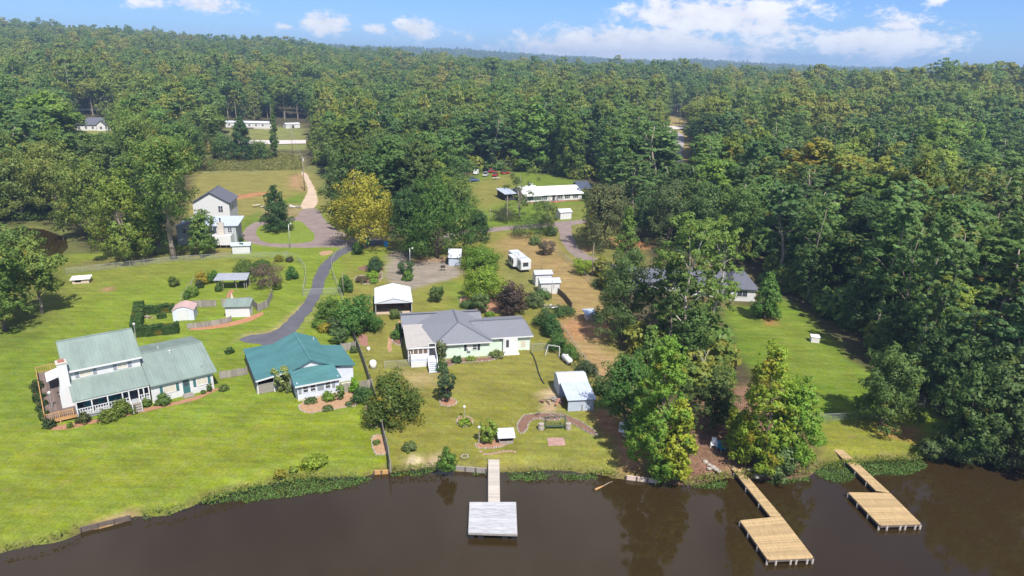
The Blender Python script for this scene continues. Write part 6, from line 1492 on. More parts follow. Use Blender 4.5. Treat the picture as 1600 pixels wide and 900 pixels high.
ring_bed('dry_pond', [(808, 668), (812, 655), (822, 648), (845, 646), (868, 647), (880, 652), (872, 658), (850, 656), (835, 655), (825, 662), (822, 676), (812, 678)], 'mulch_dark', 'curved stone-ringed dry pond bed on the lawn')
ring_bed('garden_bed', [(872, 645), (900, 655), (920, 668), (935, 680), (932, 682), (905, 668), (885, 658)], 'mulch_dark', 'timber-edged trench bed running from the lake shed', 'wood_grey')
ring_bed('brick_patio', [(855, 684), (881, 684), (884, 696), (857, 697)], 'brick_patio', 'small square of pinkish pavers on the lawn', None) if M.setdefault('brick_patio', mat_plain('pink_pavers', (.32, .20, .165), .9, .3, 1.6, .4, 8)) else None
def stepping():
    h = None
    for i in range(10):
        p = G(751+i*5.9, 707.5+2.2*math.sin(i*.55+.6)+(.0 if i else -3)); s = MB().box(-.2, .2, -.16, .16, 0, .05)
        o = s.build('stepping_brick', M['brick_patio'], None, (p[0], p[1], 0)); o.rotation_euler[2] = .2*i-.6; tag(o, 'flat pink stepping brick in the short row above the gangway', 'brick', 'stepping bricks above the gangway')
stepping()
def fire_ring():
    p = G(726, 713.5); h = thing('stone_ring', 'tiny ring of white stones near the shore', 'stone ring', (p[0], p[1], 0), 0); rr = random.Random(3)
    for k in range(9):
        a = k*.7; MB().lathe([(.04, 0), (.11, .03), (.10, .09), (.03, .12)], 6).build('stone', M['stone'], h, (math.cos(a)*.42, math.sin(a)*.42, 0))
fire_ring()
def well_house():
    p = G(780, 694); h = thing('well_house', 'small wooden well house with white roof by the shore lawn', 'well house', (p[0], p[1], 0), R(8))
    m = MB(); m.box(0, .08, 0, 1.3, 0, 1.0); m.box(1.7, 1.78, 0, 1.3, 0, 1.0); m.box(0, 1.78, 1.25, 1.33, 0, 1.0); m.build('side', M['wood_grey'], h); MB().box(.08, 1.7, 0, .08, .0, .35).build('front', M['wood_grey'], h)
    MB().slab([(-.2, -.3, 1.0), (1.98, -.3, 1.0), (1.98, 1.55, 1.35), (-.2, 1.55, 1.35)], .06).build('roof', M['metal_white'], h)
well_house()
def garden_swing():
    p = G(852, 672); h = thing('garden_arbor', 'dark green metal bench arbor between two round stone pillars', 'arbor', (p[0], p[1], 0), R(4)); g = M['green_iron']
    for x in (.0, 2.6): MB().bar((x, 0, 0), (x, 0, 1.7), .07, .07, (0, 1, 0)).bar((x, .8, 0), (x, .8, 1.7), .07, .07, (0, 1, 0)).bar((x, 0, 1.7), (x, .8, 1.7), .07, .07).build('side_frame', g, h)
    MB().bar((0, .4, 1.7), (2.6, .4, 1.7), .07, .07).build('top_bar', g, h)
    m = MB()
    for k in range(14): m.bar((.2+k*.17, .5, .42), (.2+k*.17, .62, .95), .05, .03, (0, 1, 0))
    m.box(.15, 2.45, .1, .5, .38, .42); m.build('bench', g, h)
    for i, x in enumerate((-.55, 3.0)):
        q = Matrix.Rotation(R(4), 4, 'Z') @ Vector((x, .2, 0)); s = MB().lathe([(.38, 0), (.42, .3), (.36, .7), (.38, .85), (.1, .95)], 10).build('stone_pillar', M['stone'], None, (p[0]+q.x, p[1]+q.y, 0)); tag(s, ('left', 'right')[i]+' squat stone pillar beside the green bench arbor', 'pillar')
M['green_iron'] = mat_plain('green_iron', (.045, .075, .045), .6, .2)
garden_swing()
def bin_(px, py, col, label):
    p = G(px, py); h = thing('wheeled_bin', label, 'bin', (p[0], p[1], 0), R(-20)); m = M.setdefault('bin_'+label[:4], mat_plain('bin_plastic_'+label[:4], col, .45, .08))
    loft([(-.38, [(-.3, .05), (.3, .05), (.36, 1.05), (-.36, 1.05)]), (.38, [(-.3, .05), (.3, .05), (.36, 1.05), (-.36, 1.05)])], m, 'body', h); MB().slab([(-.45, -.4, 1.06), (.45, -.4, 1.06), (.45, .4, 1.16), (-.45, .4, 1.16)], .05).build('lid', m, h)
    for x in (-.28, .28): MB().tube([(x-.05, .36, .14), (x+.05, .36, .14)], .14, 10).build('wheel', M['rubber'], h)
bin_(574, 382, (.08, .45, .04), 'green wheeled bin under the yellow tree'); bin_(603, 385, (.02, .28, .75), 'blue wheeled bin right of the yellow tree')
p = G(692, 423); grill((p[0], p[1], 0), R(10), 'black barrel grill on the gravel yard')
def chair(px, py, rz, mat, label):
    p = G(px, py); c = thing('lawn_chair', label, 'chair', tuple(p), R(rz))
    MB().slab([(-.3, -.3, .42), (.3, -.3, .42), (.3, .3, .36), (-.3, .3, .36)], .05).build('seat', M[mat], c); MB().slab([(-.3, .3, .4), (.3, .3, .4), (.3, .55, 1.1), (-.3, .55, 1.1)], .05, (0, 1, 0)).build('backrest', M[mat], c)
    for x in (-.36, .36):
        MB().box(x-.06, x+.06, -.35, .4, .6, .64).build('armrest', M[mat], c)
        for y in (-.3, .35): MB().box(x-.04, x+.04, y-.04, y+.04, 0, .6).build('leg', M[mat], c)
M['chair_blue'] = mat_plain('blue_plastic', (.02, .26, .45), .5, .1)
chair(1127, 704, 20, 'chair_blue', 'bright blue chair at the shore end of the left new dock'); chair(1115, 699, -15, 'concrete_pale', 'pale chair beside the blue chair under the trees')
def board(px, py, label, rz, w=1.1, l=1.3, tilt=.5, mat='concrete_pale'):
    p = G(px, py); o = MB().box(-w/2, w/2, -.03, .03, 0, l).build('leaning_panel', M[mat], None, tuple(p)); o.rotation_euler = (-tilt, 0, R(rz)); tag(o, label, 'panel')
board(973, 676, 'white square panel leaning under the big sweetgum', -15)
for k, (x, y, lb) in enumerate(((978, 688, 'left weathered plank bench seat under the sweetgum'), (984, 686, 'right weathered plank bench seat under the sweetgum'))):
    p = G(x, y); h = thing('plank_bench', lb, 'bench', tuple(p), R(-65)); MB().box(-.7, .7, -.14, .14, .4, .46).build('seat', M['concrete'], h)
    for xx in (-.55, .55): MB().box(xx-.05, xx+.05, -.12, .12, 0, .4).build('leg', M['wood_dark'], h)
def junk_pile(px, py, label, n=16, s=1.0, seed=1, mats=('wood_grey', 'wood_dark', 'concrete_pale')):
    p = G(px, py); h = thing('scrap_pile', label, 'scrap pile', tuple(p), 0); rr = random.Random(seed)
    for k in range(n):
        a = rr.uniform(0, 6.28); L_ = rr.uniform(.5, 1.4)*s; c = Vector((rr.gauss(0, .8)*s, rr.gauss(0, .5)*s, rr.uniform(.05, .5)*s)); d = Vector((math.cos(a), math.sin(a), rr.uniform(-.1, .3)))*L_/2
        MB().bar(c-d, c+d, rr.uniform(.08, .3)*s, .05).build('plank', M[mats[k % len(mats)]], h)
junk_pile(866, 628, 'heap of boards and scrap at the open side of the lake shed', 16, 1.1, 2, ('wood_grey', 'wood_dark', 'brick'))
junk_pile(456, 324, 'heap of pale building rubble beside the asphalt court', 18, 1.6, 5, ('concrete', 'wood_grey', 'concrete_pale'))
junk_pile(866, 482, 'collapsed grey deck boards below the white sheds', 20, 1.3, 7)
junk_pile(405, 324, 'dark tarp and lumber pile behind the round dark tree', 8, 1.6, 8, ('black', 'wood_orange', 'concrete_pale'))
junk_pile(858, 653, 'tangle of brown sticks on the dry pond bed', 14, .8, 9, ('wood_dark', 'mulch_dark', 'wood_grey'))
junk_pile(230, 497, 'pile of stones at the end of the clipped hedge', 12, .7, 12, ('stone', 'brick', 'stone'))
patch('pool_deck', [(268, 488), (355, 484), (356, 499), (340, 500), (340, 489), (305, 491)], M['concrete_pale'], .03, rough=0); patch('pool_deck', [(226, 491), (240, 487), (237, 503), (225, 503)], M['concrete_pale'], .03, rough=0)
patch('garden_path', [(360, 452), (366, 453), (358, 466), (352, 465)], M['mulch'], .02); patch('garden_path', [(322, 545), (360, 535), (363, 537.5), (325, 549)], M['concrete'], .02, rough=0)
patch('brick_walk', [(560, 524), (573, 522), (577, 541), (563, 541)], mat_plain('dark_brick', (.26, .13, .10), .9, .25, 2), .02)
def umbrella_closed():
    p = G(364, 479); h = thing('closed_umbrella', 'closed pale pink patio umbrella behind the pool shed', 'umbrella', tuple(p), 0); MB().tube([(0, 0, 0), (0, 0, 2.6)], .03, 6).build('pole', M['steel'], h); MB().lathe([(.32, 1.3), (.28, 1.6), (.12, 2.3), (.03, 2.7)], 10).build('canopy', M['pink'], h)
M['pink'] = mat_plain('pale_pink_cloth', (.62, .45, .42), .9, .1)
umbrella_closed()
def cistern(px, py, label, s=1.0):
    p = G(px, py); o = MB().lathe([(.1, 0), (.48*s, .03), (.5*s, .9*s), (.3*s, 1.15*s), (.05, 1.2*s)], 12).build('water_barrel', M['concrete_pale'], None, tuple(p), True); tag(o, label, 'barrel')
cistern(583, 575, 'large cream barrel behind the long grey fence', 1.1); cistern(576, 548, 'small white round tank behind the long grey fence', .55)

# ------------------------------------------------------------------ garden and lakeside trees, one by one
M['trunk_grey'] = mat_plain('grey_pine_bark', (.36, .32, .28), .9, .3, 5, .5, 30, streak=(1, 1, .3))
GR = (0.096, 0.189, 0.033); DK = (0.066, 0.136, 0.037); LI = (0.181, 0.296, 0.037); YG = (0.224, 0.304, 0.043); OL = (0.151, 0.214, 0.051); PN = (0.119, 0.199, 0.057); BR = (0.167, 0.148, 0.061); YL = (.42, .40, .050)
tree('yellow_tree', 'full', 570, 389, 98, 262, YL, 'tall golden yellow tree beside the asphalt court', bark='bark_pale', leaf=.32, dens=1.1)
tree('oak_tree', 'full', 684, 403, 118, 268, GR, 'massive round green tree right of the yellow tree', leaf=.33, dens=1.2)
tree('oak_tree', 'full', 640, 396, 70, 282, DK, 'dark green tree squeezed between the yellow tree and the massive round tree', leaf=.34)
tree('maple_tree', 'cone', 433, 361, 58, 288, DK, 'dark conical tree standing on the grass island', leaf=.28, dens=1.3)
tree('small_tree', 'full', 746, 378, 42, 328, DK, 'small dark tree at the lane left of the ranch house', leaf=.28, dens=1.2)
tree('small_tree', 'bush', 748, 420, 66, 375, (0.157, 0.273, 0.033), 'bright green round tree hiding the white-roofed shed', leaf=.24, dens=1.5)
tree('small_tree', 'bush', 757, 469, 70, 408, (0.224, 0.333, 0.037), 'lime-green spreading tree behind the mint house', leaf=.24, dens=1.5)
tree('small_tree', 'bush', 802, 493, 56, 438, (0.105, 0.077, 0.058), 'burgundy-brown rounded shrub tree behind the mint house', leaf=.24, dens=1.6)
tree('round_tree', 'bush', 560, 519, 76, 457, (0.103, 0.222, 0.043), 'dense round green tree at the top of the long grey fence', leaf=.24, dens=1.7)
tree('small_tree', 'bush', 513, 499, 44, 460, (0.139, 0.236, 0.041), 'small feathery green tree beside the blacktop drive', leaf=.22, dens=1.3)
tree('crape_myrtle', 'bush', 613, 657, 96, 576, (0.119, 0.175, 0.033), 'wide dark tree with yellow-flecked leaves over the long grey fence', turn=.07, leaf=.22, dens=1.9, cap=14000)
tree('small_tree', 'vase', 422, 452, 52, 415, (0.192, 0.138, 0.103), 'bare-looking purplish tree by the pool fence', leaf=.16, dens=.75, bark='bark_pale')
tree('pine_tree', 'open', 812, 342, 66, 268, OL, 'open crooked pine in front of the white-roofed ranch house', leaf=.34, dens=1.0, bark='bark_pale')
tree('oak_tree', 'full', 945, 388, 92, 274, (0.155, 0.177, 0.066), 'large brownish olive tree beside the curving lane', leaf=.33, dens=1.2)
tree('small_tree', 'round', 986, 320, 62, 268, (0.315, 0.282, 0.055), 'pale yellowish tree behind the olive tree', leaf=.33)
tree('small_tree', 'full', 1003, 372, 70, 300, (0.075, 0.148, 0.043), 'dark tree with low branches right of the olive tree', leaf=.33)
tree('oak_tree', 'full', 1042, 384, 84, 272, (0.127, 0.180, 0.063), 'grey-green tree standing above the lawn right of the lane', leaf=.33)
tree('oak_tree', 'tall', 1098, 396, 80, 282, (0.111, 0.189, 0.051), 'broad olive tree behind the half-hidden white house', leaf=.34)
tree('oak_tree', 'tall', 1150, 412, 84, 290, (0.121, 0.207, 0.045), 'tall green tree rising behind the grey-roofed gable', leaf=.34)
tree('small_tree', 'cone', 976, 428, 52, 322, (0.151, 0.244, 0.041), 'narrow pale green tree at the bend of the lane', leaf=.28, dens=1.2)
tree('cedar_tree', 'full', 972, 532, 96, 396, (0.126, 0.197, 0.059), 'big dark drooping tree at the edge of the dirt strip', leaf=.22, dens=1.5, cap=14000)
tree('pine_tree', 'pine', 1063, 566, 104, 338, (0.184, 0.283, 0.059), 'tallest lakeside pine with a long bare grey trunk', leaf=.31, dens=.85, bark='trunk_grey', lean=(.04, 0), trunk_r=.36)
tree('pine_tree', 'pine', 1106, 548, 74, 340, (0.201, 0.304, 0.059), 'second tall lakeside pine right of the tallest', leaf=.31, dens=.8, bark='trunk_grey', lean=(.03, 0), trunk_r=.3)
tree('pine_tree', 'pine', 1036, 540, 84, 385, (0.150, 0.240, 0.055), 'shorter bushy pine left of the tallest lakeside pine', leaf=.3, dens=1.0)
tree('small_tree', 'tall', 1078, 585, 60, 470, (0.119, 0.205, 0.048), 'green tree filling the foot of the tall pines', leaf=.3, dens=1.2)
tree('small_tree', 'cone', 1010, 600, 60, 506, (0.165, 0.267, 0.053), 'young pale pine in front of the tall pines', leaf=.27, dens=1.2)
tree('sweetgum_tree', 'gum', 1024, 736, 104, 522, (0.173, 0.308, 0.038), 'big sweetgum leaning over the water left of the docks', leaf=.225, dens=1.5, turn=.05, lean=(.02, -.02), cap=19000)
tree('sweetgum_tree', 'full', 975, 668, 84, 552, (0.095, 0.203, 0.039), 'dark green tree left of the big sweetgum', leaf=.22, dens=1.4, cap=14000)
tree('sweetgum_tree', 'gum', 1054, 748, 58, 622, (0.351, 0.400, 0.038), 'yellow-green low tree hanging over the bulkhead', leaf=.225, dens=1.5, turn=.06, cap=19000)
tree('small_tree', 'full', 996, 690, 54, 600, (0.119, 0.231, 0.041), 'leafy green tree against the big sweetgum on its left', leaf=.22, dens=1.4, cap=14000)
tree('cedar_tree', 'full', 1112, 668, 80, 566, (0.116, 0.171, 0.041), 'dark brownish cedar between the sweetgums', leaf=.27, dens=1.4)
tree('sweetgum_tree', 'gum', 1186, 726, 100, 536, (0.263, 0.385, 0.041), 'yellowing sweetgum behind the left new dock', leaf=.225, dens=1.5, turn=.13, cap=19000)
tree('sweetgum_tree', 'gum', 1234, 728, 84, 585, (0.201, 0.348, 0.041), 'green sweetgum right of the yellowing one', leaf=.225, dens=1.5, turn=.04, cap=19000)
tree('small_tree', 'bush', 1210, 738, 64, 688, (0.147, 0.224, 0.076), 'grey-green willow bush over the bank beside the left new dock', leaf=.24, dens=1.5)
tree('small_tree', 'full', 1152, 708, 54, 640, (0.227, 0.334, 0.043), 'leafy sweetgum sapling above the blue chair', leaf=.22, dens=1.2, turn=.1, cap=14000)
tree('maple_tree', 'cone', 1194, 499, 56, 424, (0.119, 0.240, 0.045), 'neat conical green tree on the upper right lawn', leaf=.26, dens=1.4)
tree('willow_oak', 'full', 1377, 668, 98, 527, (0.129, 0.205, 0.050), 'broad feathery tree straddling the chain-link fence on the right lawn', leaf=.22, dens=1.6, cap=14000)
for (x, y, w, t, c, lb, kd) in ((1506, 714, 92, 562, (0.109, 0.181, 0.047), 'first leafy tree of the right shore above the grass end', 'full'), (1545, 718, 100, 538, (0.119, 0.186, 0.056), 'second leafy tree of the right shore', 'full'), (1592, 726, 100, 548, (0.123, 0.172, 0.058), 'third leafy tree of the right shore near the picture edge', 'full'),
                               (1492, 650, 84, 528, (0.095, 0.167, 0.047), 'dark tree at the upper corner of the right lawn', 'full'), (1455, 612, 78, 495, (0.087, 0.158, 0.047), 'dark tree at the wood edge above the feathery lawn tree', 'full'), (1394, 566, 70, 456, (0.099, 0.167, 0.050), 'dark bushy tree at the wood edge behind the pale box', 'full'),
                               (1344, 520, 66, 420, (0.101, 0.172, 0.050), 'bushy tree at the wood edge above the pale box', 'full'), (1262, 470, 60, 375, (0.109, 0.186, 0.050), 'green tree at the top corner of the right lawn', 'full')):
    tree('shore_tree', kd, x, y, w, t, c, lb, leaf=.29, dens=1.3)
for (x, y, t, w, lb) in ((1390, 552, 336, 52, 'first tall bare-trunked pine at the right wood edge'), (1420, 585, 330, 60, 'second tall bare-trunked pine at the right wood edge'), (1345, 506, 306, 50, 'slender leaning pine above the pale box'), (1440, 590, 345, 70, 'third tall bare-trunked pine at the right wood edge'), (1260, 470, 300, 56, 'slender pine behind the neat conical tree')):
    tree('pine_tree', 'pine', x, y, w, t, (0.140, 0.237, 0.064), lb, leaf=.32, dens=1.1, bark='bark_pale', lean=(.05, 0), trunk_r=.22)
tree('dying_tree', 'open', 1503, 560, 62, 388, (0.328, 0.240, 0.061), 'orange-tinged dying tree with white trunk in the right wood', leaf=.27, dens=.6, bark='bark_pale', turn=.2, trunk_r=.26)
# left side
for (kd, x, y, w, t, c, lb, bk, tr) in (
    ('tall', 272, 404, 112, 180, (0.175, 0.271, 0.055), 'tallest old tree with thick pale trunk left of the grey farmhouse', 'bark_pale', .62),
    ('full', 243, 397, 62, 300, (0.139, 0.246, 0.040), 'dark compact tree left of the thick pale trunk', 'bark', None),
    ('full', 197, 408, 92, 262, (0.205, 0.284, 0.045), 'spreading olive tree at the back of the left lawn', 'bark_pale', .45),
    ('full', 146, 372, 100, 232, (0.197, 0.271, 0.055), 'wide airy tree behind the pond', 'bark_pale', .4), ('full', 92, 345, 96, 212, (0.225, 0.277, 0.058), 'yellow-olive tree at the far side of the pond', 'bark_pale', None),
    ('full', 36, 345, 90, 215, (0.193, 0.263, 0.062), 'olive tree by the left picture edge behind the pond', 'bark_pale', None),
    ('full', 8, 516, 92, 356, (0.145, 0.231, 0.045), 'big dark tree cut by the left picture edge', 'bark', .36), ('oak', 66, 490, 90, 372, (0.193, 0.269, 0.052), 'airy tree leaning over the left lawn', 'bark_pale', .25),
    ('full', 24, 436, 84, 345, (0.154, 0.237, 0.050), 'bushy tree in front of the pond', 'bark', None), ('full', 318, 398, 46, 328, (0.158, 0.258, 0.052), 'leafy tree hiding the left end of the grey farmhouse', 'bark', None),
    ('tall', 225, 300, 90, 165, (0.202, 0.288, 0.058), 'tall airy tree behind the farmhouse oak', 'bark_pale', None), ('full', 300, 268, 66, 178, (0.145, 0.237, 0.052), 'dark tree left of the weedy field', 'bark', None),
    ('cone', 380, 252, 44, 178, (0.077, 0.162, 0.050), 'dark conical tree standing before the mobile home', 'bark', None), ('cone', 431, 248, 17, 152, (0.119, 0.217, 0.045), 'very narrow vine-wrapped tree before the highway', 'bark', None),
    ('full', 350, 250, 50, 205, (0.126, 0.217, 0.055), 'dark low tree at the back of the weedy field', 'bark', None), ('full', 405, 250, 40, 218, (0.136, 0.225, 0.052), 'low dark bushes tree beside the vine-wrapped trunk', 'bark', None)):
    tree('left_tree' if kd != 'cone' else 'conical_tree', kd, x, y, w, t, c, lb, leaf=.36, dens=1.35, bark=bk, trunk_r=tr, turn=.05)
for (x, y, w, t, c, lb) in ((532, 336, 58, 226, (0.147, 0.226, 0.067), 'olive tree where the dirt track meets the wood'), (552, 352, 50, 246, (0.119, 0.205, 0.050), 'green tree directly left of the yellow tree'), (640, 330, 90, 205, (0.106, 0.193, 0.047), 'green tree rising behind the yellow tree'), (700, 320, 80, 232, (0.116, 0.203, 0.053), 'green tree at the left corner of the ranch field'), (600, 320, 90, 190, (0.138, 0.215, 0.063), 'olive-green tree high behind the yellow tree'), (715, 345, 66, 270, (0.169, 0.248, 0.050), 'lighter leafy tree at the bottom corner of the ranch field')):
    tree('wood_edge_tree', 'full', x, y, w, t, c, lb, leaf=.36, dens=.9)
def snag(px, py, topy, label, lean=.05, seed=1, r=.2):
    p = G(px, py); hh = height_to(p, topy); h = thing('dead_tree', label, 'dead tree', tuple(p), 0); rng = np.random.default_rng(seed)
    ends = [(rng.normal()*hh*.13, rng.normal()*hh*.13, hh*rng.uniform(.5, .98)) for _ in range(7)]; mb = MB(); limbs(mb, rng, hh, r, ends, (lean, 0), .98, 7, .5); mb.build('trunk', M['dead'], h, smooth=True)
    for k in range(3):
        a = Vector(ends[k]); MB().tube([a, a+Vector((rng.normal(), rng.normal(), .6))*hh*.06], [r*.12, r*.03], 5).build('twig', M['dead'], h)
M['dead'] = mat_plain('dead_wood', (.44, .40, .35), .9, .2, 3)
snag(38, 318, 205, 'grey dead trunk at the far left wood edge', -.1, 1); snag(62, 260, 228, 'short dead stub beside the pale metal shed', 0, 2); snag(1090, 600, 545, 'white dead branches at the foot of the tall pines', .2, 4, .15); snag(1253, 420, 352, 'white dead trunk in the right wood', .1, 5); snag(1095, 345, 305, 'pale broken trunk above the lawn trees', .12, 6)

